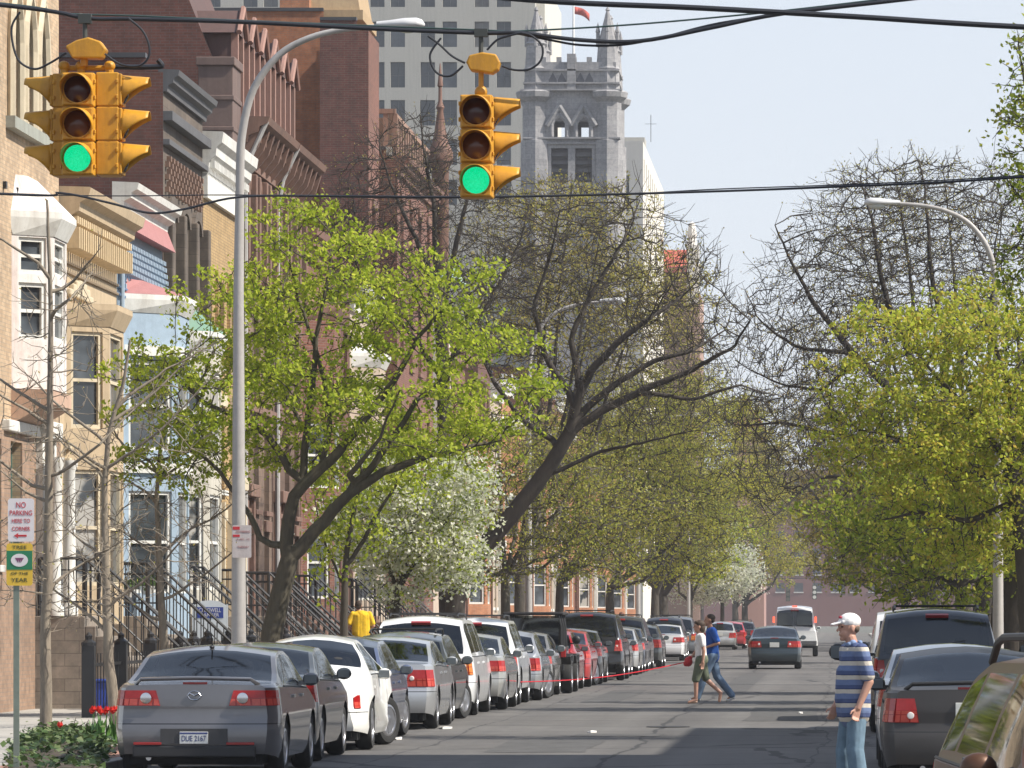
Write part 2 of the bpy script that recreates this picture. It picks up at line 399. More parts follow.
# ------------------------------------------------------------------ the air
b = MB(); b.box(-320, 320, -40, 1010, -1, 85); hz = NT('haze_air'); hz.n.remove(hz.b); pv = hz.node('ShaderNodeVolumePrincipled'); pv.inputs['Color'].default_value = (.90, .93, 1, 1); pv.inputs['Density'].default_value = .0002; pv.inputs['Anisotropy'].default_value = .2
hz.l(pv.outputs[0], hz.n['Material Output'].inputs['Volume']); tag(b.build('haze', hz.m, origin=(0, 0, 0)), kind='stuff')
scn.cycles.volume_bounces = 1
# ------------------------------------------------------------------ cars
def interp(prof, y):
    if y <= prof[0][0]: return prof[0][1]
    for (a, va), (b_, vb) in zip(prof, prof[1:]):
        if y <= b_: return va + (vb - va) * (y - a) / (b_ - a if b_ > a else 1)
    return prof[-1][1]
def smoothed(prof, wdt=.10):
    ks = np.linspace(-1, 1, 9); wt = 1 - np.abs(ks) * .9; wt /= wt.sum()
    y0, y1 = prof[0][0], prof[-1][0]
    def f(y):
        ww = min(wdt, max(.0, y - y0), max(.0, y1 - y)) if (y < y0 + wdt or y > y1 - wdt) else wdt
        return float(sum(a * interp(prof, y + k * ww) for k, a in zip(ks, wt)))
    return f
_wheel = {}
def wheel_meshes(Rw, wdt, style):
    key = (Rw, wdt, style)
    if key in _wheel: return _wheel[key]
    b = MB(); rr = Rw * .66; h = wdt / 2
    b.lathe([(rr, -h * .9), (rr + .03, -h), (Rw - .03, -h), (Rw - .008, -h * .78), (Rw, -h * .4), (Rw, h * .4), (Rw - .008, h * .78), (Rw - .03, h), (rr + .03, h), (rr, h * .9), (rr - .02, h * .5), (rr - .02, -h * .5), (rr, -h * .9)], (0, 0, 0), 'x', 28)
    t = b.build('wheel', RUBBER, smooth=True); tm = t.data; bpy.data.objects.remove(t)
    b = MB()
    b.lathe([(rr - .005, h * .86), (rr - .03, h * .95), (rr - .045, h * .6), (.05, h * .25), (.0, h * .25)], (0, 0, 0), 'x', 28)   # dish behind the spokes
    b.mat(1)
    b.lathe([(.075, h * .5), (.07, h * .93), (.05, h * .98), (0, h * .98)], (0, 0, 0), 'x', 14)
    b.lathe([(rr - .05, h * .7), (rr - .035, h * .97), (rr - .012, h * .97), (rr, h * .88)], (0, 0, 0), 'x', 28)
    n = {'five': 5, 'six': 6, 'ten': 10, 'steel': 8}[style]
    for k in range(n):
        a = 2 * math.pi * k / n; ca, sa = math.cos(a), math.sin(a); wd = .05 if n <= 6 else .026
        m = (rr - .02 + .05) / 2
        b.obox((h * .84, ca * m, sa * m), (h * .08, 0, 0), (0, ca * (m - .05), sa * (m - .05)), (0, -sa * wd, ca * wd))
    r_ = b.build('rim', [plain((.09, .09, .095), .5), ALLOY], smooth=True); rm = r_.data; bpy.data.objects.remove(r_)
    _wheel[key] = (tm, rm); return _wheel[key]
SEDAN = dict(L=4.55, W=1.76, top=[(0, 1.01), (.62, 1.05), (1.36, 1.37), (1.8, 1.43), (2.35, 1.43), (2.75, 1.36), (3.5, 1.0), (4.2, .84), (4.45, .72), (4.55, .60)],
    belt=[(0, .975), (1.6, .96), (3.4, .92), (4.55, .6)], rear=[(.2, .06), (.3, .01), (.5, .0), (.60, .02), (.64, .055), (.8, .05), (1.0, .075)], axles=(.95, 3.6), Rw=.315,
    win=[(1.0, 1.55), (1.60, 2.38), (2.44, 3.3)], rg=(.64, 1.40), ws=(2.72, 3.46), tail=(.72, .92, .58, .3), plate=.80, ends=(.13, .42), sill=.2, tumble=.36, seams=((1.58, .3, .9), (2.42, .3, .92), (3.3, .3, .9)), sz=((.585, -.1, .5),))
def spec(base, **kw): d = dict(base); d.update(kw); return d
HATCH = spec(SEDAN, L=4.1, W=1.72, top=[(0, .92), (.12, 1.0), (.62, 1.36), (1.1, 1.46), (2.0, 1.47), (2.45, 1.38), (3.15, .99), (3.8, .85), (4.05, .72), (4.1, .6)],
    belt=[(0, .92), (3.1, .90), (4.1, .6)], axles=(.75, 3.3), win=[(.5, 1.1), (1.16, 2.0), (2.06, 3.0)], rg=(.12, .66), ws=(2.42, 3.1), tail=(.62, .88, .66, .2), seams=((1.13, .3, .9), (2.03, .3, .9), (3.0, .3, .9)), sz=((.55, -.1, .4),))
WAGON = spec(SEDAN, L=4.5, W=1.75, top=[(0, .98), (.1, 1.02), (.5, 1.40), (1.0, 1.49), (2.4, 1.5), (2.8, 1.42), (3.5, 1.0), (4.2, .88), (4.45, .75), (4.5, .62)],
    belt=[(0, .97), (3.4, .93), (4.5, .6)], axles=(.85, 3.5), win=[(.42, 1.3), (1.36, 2.3), (2.36, 3.3)], rg=(.1, .5), ws=(2.78, 3.45), tail=(.68, .96, .72, .2), seams=((1.33, .3, .95), (2.33, .3, .95), (3.3, .3, .95)), rack=True)
MINIVAN = spec(SEDAN, L=4.9, W=1.92, top=[(0, 1.02), (.06, 1.08), (.34, 1.62), (.7, 1.74), (1.2, 1.76), (2.9, 1.74), (3.2, 1.66), (4.05, 1.1), (4.7, .9), (4.85, .75), (4.9, .62)],
    belt=[(0, 1.02), (3.2, 1.02), (4.0, 1.0), (4.9, .6)], axles=(1.0, 4.0), Rw=.33, win=[(.35, 1.3), (1.38, 2.5), (2.58, 3.8)], rg=(.07, .40), ws=(3.18, 4.0), seg=(.62, .20, .03), tail=(.72, 1.12, .86, .14), plate=.86, ends=(.10, .40), sill=.22, tumble=.30, seams=((1.34, .3, 1.05), (2.54, .3, 1.05), (3.7, .3, 1.0)), rack=True, third='roof')
SUV = spec(SEDAN, L=4.65, W=1.82, top=[(0, 1.04), (.06, 1.1), (.32, 1.58), (.6, 1.70), (1.1, 1.73), (2.5, 1.72), (2.8, 1.63), (3.45, 1.12), (4.3, 1.0), (4.6, .88), (4.65, .7)],
    belt=[(0, 1.04), (3.3, 1.03), (4.65, .7)], axles=(.9, 3.55), Rw=.36, win=[(.3, 1.05), (1.12, 2.05), (2.12, 3.2)], rg=(.07, .38), ws=(2.78, 3.4), tail=(.74, 1.08, .84, .14), plate=.86, ends=(.09, .35), sill=.32, tumble=.30, seams=((1.08, .4, 1.05), (2.08, .4, 1.05), (3.2, .4, 1.05)), rack=True)
BIGSUV = spec(SUV, L=5.1, W=2.0, top=[(0, 1.12), (.05, 1.18), (.22, 1.72), (.42, 1.84), (.9, 1.87), (2.9, 1.86), (3.15, 1.78), (3.7, 1.2), (4.8, 1.1), (5.05, .98), (5.1, .8)],
    belt=[(0, 1.12), (3.6, 1.12), (5.1, .75)], axles=(1.05, 4.05), Rw=.39, win=[(.25, 1.25), (1.32, 2.4), (2.47, 3.5)], rg=(.05, .30), ws=(3.13, 3.68), tail=(.8, 1.16, .87, .12), plate=.95, ends=(.07, .3), sill=.38, tumble=.24)
BEETLE = spec(HATCH, L=4.1, W=1.72, top=[(0, .58), (.1, .74), (.3, .92), (.55, 1.08), (.95, 1.32), (1.4, 1.47), (1.9, 1.51), (2.35, 1.46), (2.75, 1.30), (3.2, 1.02), (3.6, .88), (3.9, .70), (4.1, .5)],
    belt=[(0, .60), (.3, .9), (.6, .96), (3.2, .96), (3.8, .75), (4.1, .45)], axles=(.78, 3.3), Rw=.33, win=[(1.02, 1.72), (1.8, 3.0)], rg=(.62, 1.3), ws=(2.3, 3.1), tail=(.55, .72, .62, .22), plate=.62, ends=(.22, .6), fender=.10, tumble=.42, seams=((1.76, .3, .95), (3.0, .3, .9)), sz=((.5, -.1, .4),))
VAN = spec(BIGSUV, L=5.6, W=2.0, top=[(0, 1.12), (.03, 1.2), (.12, 1.95), (.3, 2.14), (.8, 2.2), (3.8, 2.18), (4.05, 2.08), (4.75, 1.25), (5.4, 1.08), (5.55, .95), (5.6, .8)],
    belt=[(0, 1.12), (4.6, 1.15), (5.6, .75)], axles=(1.2, 4.7), Rw=.37, win=[(3.3, 4.5)], rg=(.04, .2), ws=(4.0, 4.7), tail=(1.14, 1.15, .9, .1), plate=.98, ends=(.06, .3), sill=.42, tumble=.17, seams=((1.6, .4, 1.9), (3.2, .4, 1.9)), rack=False)

def build_car(nm, label, cat, S, col, xr, yr, metal=.35, style='five', steer=0, group=None, detail=1, tailcol=(.34, .012, .012), rz=0, platecol=(.62, .62, .58), tint=.3, lights=None, rough=.35, spoiler=False, tow=False, slant=-.25, rev=True):
    """xr: where its street side stands across the road; yr: distance of its rear bumper"""
    L, W = S['L'], S['W']; hw = W / 2
    root = thing(nm, label, cat, (xr - hw if rz == 0 else xr, yr, .004), group, rz)
    paint = car_paint(col, metal, rough, S['seams'] if detail else (), S['sz'] if detail else ())
    top = smoothed(S['top'], .12); belt = smoothed(S['belt'], .15)
    ya, yb = S['axles']; Rw = S['Rw']; Ra = Rw + .055; sill = S['sill']
    pr, pl = S['ends']; tl0, tl1, tlc, tly = S['tail']; fend = S.get('fender', 0)
    wz = [(.15, .93), (.3, .975), (.5, 1.0), (.68, 1.0), (.85, .975), (1.0, .955), (1.2, .93)]
    def plan(y):
        k = 1.0
        if y < pl: k -= pr * (1 - y / pl) ** 2.2
        fl = .7
        if y > L - fl: k -= .22 * ((y - L + fl) / fl) ** 2.2
        return k
    def half(y, z):
        wv = hw * interp(wz, z) * plan(y)
        if fend:      # round wings standing proud of a narrower cabin
            f = max(math.exp(-((y - ya) / .42) ** 2), math.exp(-((y - yb) / .42) ** 2)); wv -= fend * (1 - f) * (1 if z > .35 else .3) * min(1, max(0, (z - .3) / .3))
        return wv
    def yshift(y, z):
        s = 0
        if y < .8: s += interp(S['rear'], z) * (1 - y / .8) ** 2
        if y > L - .6: s -= interp([(.2, .08), (.4, 0), (.6, .02), (.9, .12)], z) * ((y - L + .6) / .6) ** 2
        return s
    def zb(y):
        z = sill + (.06 * max(0, 1 - y / .5)) + .04 * max(0, (y - L + .5) / .5)
        for c in (ya, yb):
            d = Ra * Ra - (y - c) ** 2
            if d > 0: z = max(z, Rw + math.sqrt(d))
        return z
    ys = set(np.round(np.linspace(0, L, 46), 3))
    for c in (ya, yb): ys |= set(np.round(c + Ra * np.cos(np.linspace(0, math.pi, 15)), 3)) | {round(c - Ra - .004, 3), round(c + Ra + .004, 3)}
    for a, q in S['win']: ys |= {a, q}
    ys |= {S['rg'][0], S['rg'][1], S['ws'][0], S['ws'][1], tly}
    if S['rg'][1] - S['rg'][0] < .5: ys |= set(np.round(np.linspace(0, S['rg'][1] + .3, 18), 3))
    ys = sorted(y for y in ys if 0 <= y <= L)
    y2 = [ys[0]]
    for y in ys[1:]:
        if y - y2[-1] > .003: y2.append(y)
    ys = y2
    rows = sorted(set([sill, .3, .4, .5, .58, .66, .76, .86, .95, 1.05, tl0, tl1, (tl0 + tl1) / 2]))
    rows = [r for r in rows if sill <= r < S['belt'][0][1] - .015] if S['belt'][0][1] > .7 else [r for r in rows if sill <= r < .93]
    U = [0, .10, .5, .9, 1.0]; V = [.0, .07, .3, .6, 1.0]
    nR = len(rows)
    def section(y):
        t = top(y); sh = min(belt(y), t - .03); z0 = zb(y); pts = []
        for r in rows:
            z = min(max(r, z0), sh); pts.append((half(y, z), z))
        pts.append((half(y, sh), sh))
        xg = half(y, sh) - .022; zg = sh + min(.018, (t - sh) * .4)
        h = t - zg; crown = min(.075, .35 * h + .004)
        zr = t - crown; xr_ = xg - S['tumble'] * (zr - zg) - .012
        for u in U: pts.append((xg + (xr_ - xg) * (u ** 1.15), zg + (zr - zg) * u))
        for v in V[1:]: pts.append((xr_ * (1 - v), zr + (t - zr) * math.sin(v * math.pi / 2)))
        return pts
    secs = [section(y) for y in ys]; NP = len(secs[0])
    iu = nR + 1; iv = iu + len(U) - 1       # index of first u point, and of the rail
    body = MB(); gl_side = {}; gl_rear = MB(); gl_front = MB(); tails = {1: [], -1: []}
    def pt(k, i, s):
        x, z = secs[k][i]; y = ys[k]; return Vector((s * x, y + yshift(y, z), z))
    for s in (1, -1):
        for k in range(len(ys) - 1):
            ym = (ys[k] + ys[k + 1]) / 2
            for i in range(NP - 1):
                q = [pt(k, i, s), pt(k + 1, i, s), pt(k + 1, i + 1, s), pt(k, i + 1, s)]
                if (q[0] - q[3]).length < 1e-4 and (q[1] - q[2]).length < 1e-4: continue
                tgt = body; body.mat(0)
                zm = sum(p.z for p in q) / 4
                if iu + 1 <= i < iu + 3 and secs[k][iv][1] - secs[k][iu][1] > .09:
                    for wi, (a, c) in enumerate(S['win']):
                        if a - .001 <= ys[k] and ys[k + 1] <= c + .001: tgt = gl_side.setdefault((wi, s), MB())
                    if tgt is body and S['win'][0][0] < ys[k] + .01 and ys[k + 1] < S['win'][-1][1] + .01: body.mat(1)
                elif i >= iv + 1 and S['rg'][0] - .001 <= ys[k] and ys[k + 1] <= S['rg'][1] + .001: tgt = gl_rear
                elif i >= iv + 1 and S['ws'][0] - .001 <= ys[k] and ys[k + 1] <= S['ws'][1] + .001: tgt = gl_front
                elif i < nR and tl0 - .001 <= min(p.z for p in q) and max(p.z for p in q) <= tl1 + .001 and ys[k + 1] <= tly + .001 and secs[k][i + 1][1] - secs[k][i][1] > .01:
                    tails[s].append((q, Vector((s * .012, -.004, 0))))
                tgt.add(q, [(0, 1, 2, 3) if s > 0 else (3, 2, 1, 0)])
    # rear face
    cols = sorted({0, .15, .3, .42, .58, .8, .93, 1.0, tlc})
    S0 = secs[0]
    def cap(i, c, s, y0k=0):
        x, z = secs[y0k][i]; xm = hw * .9
        return Vector((s * x * c, (yshift(0, z) - .055 * (1 - (x * c / xm) ** 2)) if y0k == 0 else L + yshift(L, z) + .08 * (1 - c * c), z))
    for s in (1, -1):
        for i in range(NP - 1):
            for c0, c1 in zip(cols, cols[1:]):
                q = [cap(i, c0, s), cap(i, c1, s), cap(i + 1, c1, s), cap(i + 1, c0, s)]
                body.add(q, [(0, 1, 2, 3)])
                if i < nR and c0 >= tlc - .001 and S0[i][1] >= tl0 - .001 and S0[i + 1][1] <= tl1 + .001 and S0[i + 1][1] - S0[i][1] > .01:
                    if abs(c0 - tlc) < .001:
                        for j in (0, 3): q[j] = q[j] + Vector((s * (-slant) * (q[j].z - (tl0 + tl1) / 2), 0, 0))
                    tails[s].append((q, Vector((0, -.014, 0))))
                q = [cap(i, c0, s, -1), cap(i, c1, s, -1), cap(i + 1, c1, s, -1), cap(i + 1, c0, s, -1)]
                body.add(q, [(0, 1, 2, 3)])
    def loc(mb, name, m, parent=root, **kw): return mb.build(name, m, parent, origin=(0, 0, 0), **kw)
    loc(body.mat(0), 'body', [paint, BLACK], smooth=True, weld=True, angle=38)
    G = car_glass(tint)
    for key in sorted(gl_side):
        if len(gl_side[key].f): loc(gl_side[key], 'side_window', G, smooth=True, weld=True)
    loc(gl_rear, 'rear_window', G, smooth=True, weld=True); loc(gl_front, 'windscreen', G, smooth=True, weld=True)
    tm = lights or plain(tailcol, .12, .15, 20)
    for s in (1, -1):
        if tails[s]:
            b = MB()
            for q, off in tails[s]:
                c = sum(q, Vector()) / 4
                b.add([p + off for p in q], [(0, 1, 2, 3)])
                b.add(q + [p + off * .95 for p in q], [(0, 1, 5, 4), (1, 2, 6, 5), (2, 3, 7, 6), (3, 0, 4, 7)])
            tl = loc(b, 'tail_light', tm, weld=True)
            lo = MB(); zmid = (tl0 + tl1) / 2
            for q, off in tails[s]:
                c4 = sum(q, Vector()) / 4
                if c4.z < zmid: lo.add([c4 + (p - c4) * .86 + off * 1.25 for p in q], [(0, 1, 2, 3)])
            if len(lo.f): loc(lo, 'lamp_segment', plain(S.get('seg', (.52, .07, .05)), .1, .1, 30), tl)
            if detail and rev:
                xi = S0[nR // 2][0]; c = MB(); zc = (tl0 + tl1) / 2
                cx = s * hw * .9 * (tlc + (.06 if tlc < .7 else .04)); yc = -.055 * (1 - (cx / (hw * .9)) ** 2) + yshift(0, zc) - .013
                c.lathe([(.0, -.012), (.03, -.01), (.038, 0), (.038, .01)], (cx, yc, zc - (.05 if tlc > .7 else 0)), 'y', 14)
                loc(c, 'reversing_light', plain((.75, .7, .66), .15), tl, smooth=True)
    for s in (1, -1):
        b = MB(); a0, a1 = S['win'][0][0], S['win'][-1][1]; yy = np.linspace(a0, a1, 12); pl_ = []
        for y in yy: sh_ = min(belt(y), top(y) - .03); pl_.append((s * (half(y, sh_) - .012), y, sh_ + .012))
        b.tube(pl_, .011, 5); loc(b, 'window_moulding', BLACK)
    # dark underside, wheel houses and cabin
    b = MB(); b.box(-hw * .8, hw * .8, .12, L - .15, sill - .06, .5); b.box(-hw * .72, hw * .72, .06, .5, sill - .02, .42)
    loc(b, 'underbody', DARK)
    b = MB(); zs = S['belt'][1][1] - .28; yseat = [S['ws'][0] - .55] + ([S['ws'][0] - 1.4] if L > 3 else [])
    for y in yseat:
        for s in (-1, 1):
            x = s * hw * .42
            b.box(x - .23, x + .23, y - .16, y + .02, .35, zs + .38); b.ell((x, y - .1, zs + .50), .13, .06, .09)
    b.box(-hw * .8, hw * .8, S['ws'][1] - .45, S['ws'][1] - .05, .5, zs + .22)
    b.box(-hw * .8, hw * .8, S['rg'][1] - .55 if S['rg'][0] > .5 else .2, S['ws'][1], sill, zs - .02)
    loc(b, 'seats', plain((.035, .033, .032), .9), bevel=.03)
    # wheels
    tmh, rmh = wheel_meshes(Rw, .215, style)
    for y, st in ((ya, 0), (yb, steer)):
        for s in (1, -1):
            o = bpy.data.objects.new('wheel', tmh); link(o, root); o.location = (s * (hw - .125 - (.0 if not fend else .01)), y, Rw)
            o.rotation_euler = (0, 0, st if s > 0 else math.pi + st)
            r2 = bpy.data.objects.new('rim', rmh); link(r2, o)
    # mirrors
    zm = S['belt'][1][1] + .07; ym = S['ws'][1] - .5
    for s in (1, -1):
        b = MB(); arm = .46 if tow else .015
        x0 = half(ym, zm - .1)
        b.ell((s * (x0 + arm + .06), ym, zm), .15 if tow else .095, .06, .13 if tow else .075); b.obox((s * (x0 + arm / 2), ym + .02, zm - .04), (arm / 2 + .05, 0, 0), (0, .025, 0), (0, 0, .025))
        mo = loc(b, 'mirror', paint if detail and not tow else BLACK, smooth=True)
        g = MB(); g.obox((s * (x0 + arm + .06), ym - .056, zm), (.115 if tow else .072, 0, 0), (0, .006, 0), (0, 0, .095 if tow else .05))
        loc(g, 'mirror_glass', plain((.12, .14, .15), .08, .05), mo, bevel=.004)
    # plate, handles, high brake light
    zp = S['plate']; b = MB(); yp = yshift(0, zp) - .058
    b.box(-.155, .155, yp - .012, yp + .02, zp - .078, zp + .078); lp = loc(b, 'license_plate', plain(platecol, .5, .1, 30), bevel=.004)
    for s in (1, -1):
        for (a, c) in S['win'][-2:]:
            b = MB(); yh = a + .14; zh = S['belt'][1][1] - .1; b.box(s * half(yh, zh) - .012, s * half(yh, zh) + .022, yh - .09, yh + .09, zh - .018, zh + .018)
            loc(b, 'door_handle', paint, bevel=.006)
    b = MB()
    if S.get('third') == 'roof' or S['rg'][0] < .3:
        yy = S['rg'][1] - .02; zz = top(yy); b.obox((0, yy - .02, zz + .004), (.17, 0, 0), (0, .03, .012), (0, -.012, .02))
    else:
        yy = .06; zz = top(yy); b.obox((0, yy, zz + .008), (.13, 0, 0), (0, .02, 0), (0, 0, .012))
    loc(b, 'high_brake_light', plain((.3, .02, .02), .2))
    b = MB(); b.tube([(-hw * .55, -.02, sill + .02), (-hw * .55, .3, sill + .02)], .03, 10); loc(b, 'exhaust_pipe', CHROME)
    if S.get('rack'):
        b = MB()
        for s in (1, -1):
            ya_, yb_ = S['rg'][1] + .5, S['ws'][0] - .15; yy = np.linspace(ya_, yb_, 9)
            pts = [(s * hw * .62, y, top(y) + (.03 if 0 < j < 8 else -.015)) for j, y in enumerate(yy)]
            b.tube(pts, .017, 6)
        for y in (S['rg'][1] + .8, S['ws'][0] - .6): b.tube([(-hw * .62, y, top(y) + .032), (hw * .62, y, top(y) + .032)], .014, 6)
        loc(b, 'roof_rack', BLACK)
    if S['rg'][0] < .3 and detail:
        b = MB(); yy = S['rg'][0] - .01; zz = top(yy + .03); b.tube([(0, yy - .02, zz + .02), (.2, yy + .02, zz + .09), (.42, yy + .05, zz + .13)], .01, 6); loc(b, 'rear_wiper', BLACK)
    if spoiler:
        b = MB(); y0 = .1; zz = top(.05)
        b.tube([(-hw * .74, y0 + .12, zz - .005), (-hw * .66, y0 - .02, zz + .05), (0, y0 - .07, zz + .065), (hw * .66, y0 - .02, zz + .05), (hw * .74, y0 + .12, zz - .005)], .022, 8); loc(b, 'spoiler', paint if spoiler == 1 else BLACK, smooth=True)
    return root, dict(top=top, half=half, yshift=yshift, paint=paint, hw=hw, loc=loc, plate=lp, yp=yp)
def text(body, size, mat, parent, loc, rot=(R(90), 0, 0), name='lettering', width=None, depth=.001):
    cu = bpy.data.curves.new(name, 'FONT'); cu.body = body; cu.size = size; cu.align_x = 'CENTER'; cu.align_y = 'CENTER'; cu.extrude = depth
    tmp = bpy.data.objects.new('lettering_tmp', cu); C.objects.link(tmp)
    me = bpy.data.meshes.new_from_object(tmp.evaluated_get(bpy.context.evaluated_depsgraph_get()))
    bpy.data.objects.remove(tmp); bpy.data.curves.remove(cu)
    if width:
        xs = [v.co.x for v in me.vertices]; k = width / (max(xs) - min(xs))
        for v in me.vertices: v.co.x *= k
    me.materials.clear(); me.materials.append(mat)
    o = bpy.data.objects.new(name, me); link(o, parent); o.location = loc; o.rotation_euler = rot
    return o
LG = 'cars parked along the left kerb'; RG = 'cars parked along the right kerb'
SILV = (.42, .43, .44); GREY = (.12, .125, .13)
# --- left row, from the near end
maz, M_ = build_car('parked_car', 'grey sedan with clear-ringed red lamps, nearest of the left row beside the tulips', 'car', spec(SEDAN, W=1.79, tail=(.78, .945, .52, .3), plate=.43, H=1.42), (.15, .147, .155), -6.05, 53.8, metal=.5, style='five', steer=0, group=LG, spoiler=1, rev=False, slant=-.35)
L_ = M_['loc']
b = MB(); b.box(-.66, .66, -.062, .02, .225, .355); L_(b, 'bumper_valance', plain((.02, .02, .022), .6), maz, bevel=.02)
for s in (1, -1):
    b = MB(); b.box(s * .5 - .15, s * .5 + .15, -.068, -.04, .36, .388); L_(b, 'reflector', plain((.3, .02, .02), .2), maz, bevel=.004)
    for (dx, rr, mm) in ((.0, .052, CHROME),):
        b = MB(); cx = s * .52; b.lathe([(.062, -.0), (.06, -.016), (.045, -.02)], (cx, -.02, .862), 'y', 18); b.lathe([(.044, -.008), (.03, -.018), (.0, -.02)], (cx, -.02, .862), 'y', 16)
        L_(b, 'lamp_ring', CHROME, maz, smooth=True)
b = MB(); b.box(-.36, .36, -.062, .0, .37, .535); L_(b, 'plate_recess', plain((.045, .044, .046), .5), maz)
bpy.data.objects.remove(M_['plate'])
b = MB(); b.box(-.153, .153, -.074, -.056, .372, .502); lp = L_(b, 'license_plate', plain((.62, .62, .60), .45, .08, 20), maz, bevel=.004)
b = MB(); b.box(-.15, .15, -.0755, -.0735, .478, .496); L_(b, 'plate_band', plain((.05, .07, .22), .5), lp)
text('DUE 2167', .085, plain((.03, .04, .16), .5), lp, (0, -.0755, .428), name='plate_lettering', width=.26)
b = MB()
b.tube([(-.075, -.012, .885), (-.05, -.014, .915), (0, -.014, .888), (.05, -.014, .915), (.075, -.012, .885)], .008, 6); b.tube([(.068 * math.cos(a), -.012, .89 + .048 * math.sin(a)) for a in np.linspace(0, 2 * math.pi, 22)], .006, 6)
L_(b, 'emblem', CHROME, maz)
b = MB(); b.tube([(0, 1.55, 1.40), (.0, 1.40, 1.56)], .008, 6); b.ell((0, 1.5, 1.405), .03, .05, .02); L_(b, 'antenna', BLACK, maz)
build_car('parked_car', 'dark grey-green sedan tucked between the nearest grey sedan and the white rounded car', 'car', SEDAN, (.085, .092, .09), -6.22, 59.3, metal=.5, style='ten', group=LG)
bee, B_ = build_car('parked_car', 'white bubble-shaped two-door car with round wings and its front wheel turned out', 'car', BEETLE, (.78, .78, .75), -6.08, 64.6, metal=.0, style='five', steer=R(-24), group=LG, platecol=(.6, .6, .5))
build_car('parked_car', 'small slate blue car in front of the white bubble-shaped car', 'car', HATCH, (.14, .17, .27), -6.32, 69.7, metal=.5, style='ten', steer=R(-8), group=LG)
build_car('parked_car', 'bright silver sedan with tall red lamps and full-width rear window, left row', 'car', spec(SEDAN, tail=(.66, .92, .62, .25)), (.50, .51, .52), -6.22, 76.6, metal=.6, style='ten', group=LG)
build_car('parked_car', 'dark charcoal wagon with a roof rack between the silver sedan and the white minivan', 'car', spec(WAGON, tail=(.7, .95, .78, .15)), (.055, .06, .058), -6.35, 81.6, metal=.4, style='five', steer=R(-18), group=LG)
build_car('parked_minivan', 'white minivan with tall red and amber lamps and black roof bars', 'minivan', MINIVAN, (.74, .745, .75), -6.36, 87.0, metal=.05, style='six', group=LG)
build_car('parked_car', 'pale beige-silver sedan just ahead of the white minivan', 'car', SEDAN, (.46, .455, .43), -6.2, 92.5, metal=.5, style='five', group=LG)
build_car('parked_suv', 'white boxy sport utility with dark rear glass just behind the silver hatchback', 'suv', SUV, (.72, .73, .74), -6.27, 97.5, metal=.1, style='six', group=LG)
build_car('parked_car', 'silver hatchback with its front wheel turned towards the road', 'car', HATCH, SILV, -6.15, 102.8, metal=.6, style='ten', steer=R(-20), group=LG)
build_car('parked_car', 'tan-grey sedan parked right behind the tall black open jeep', 'car', SEDAN, (.27, .26, .24), -6.2, 107.4, metal=.5, style='five', group=LG)
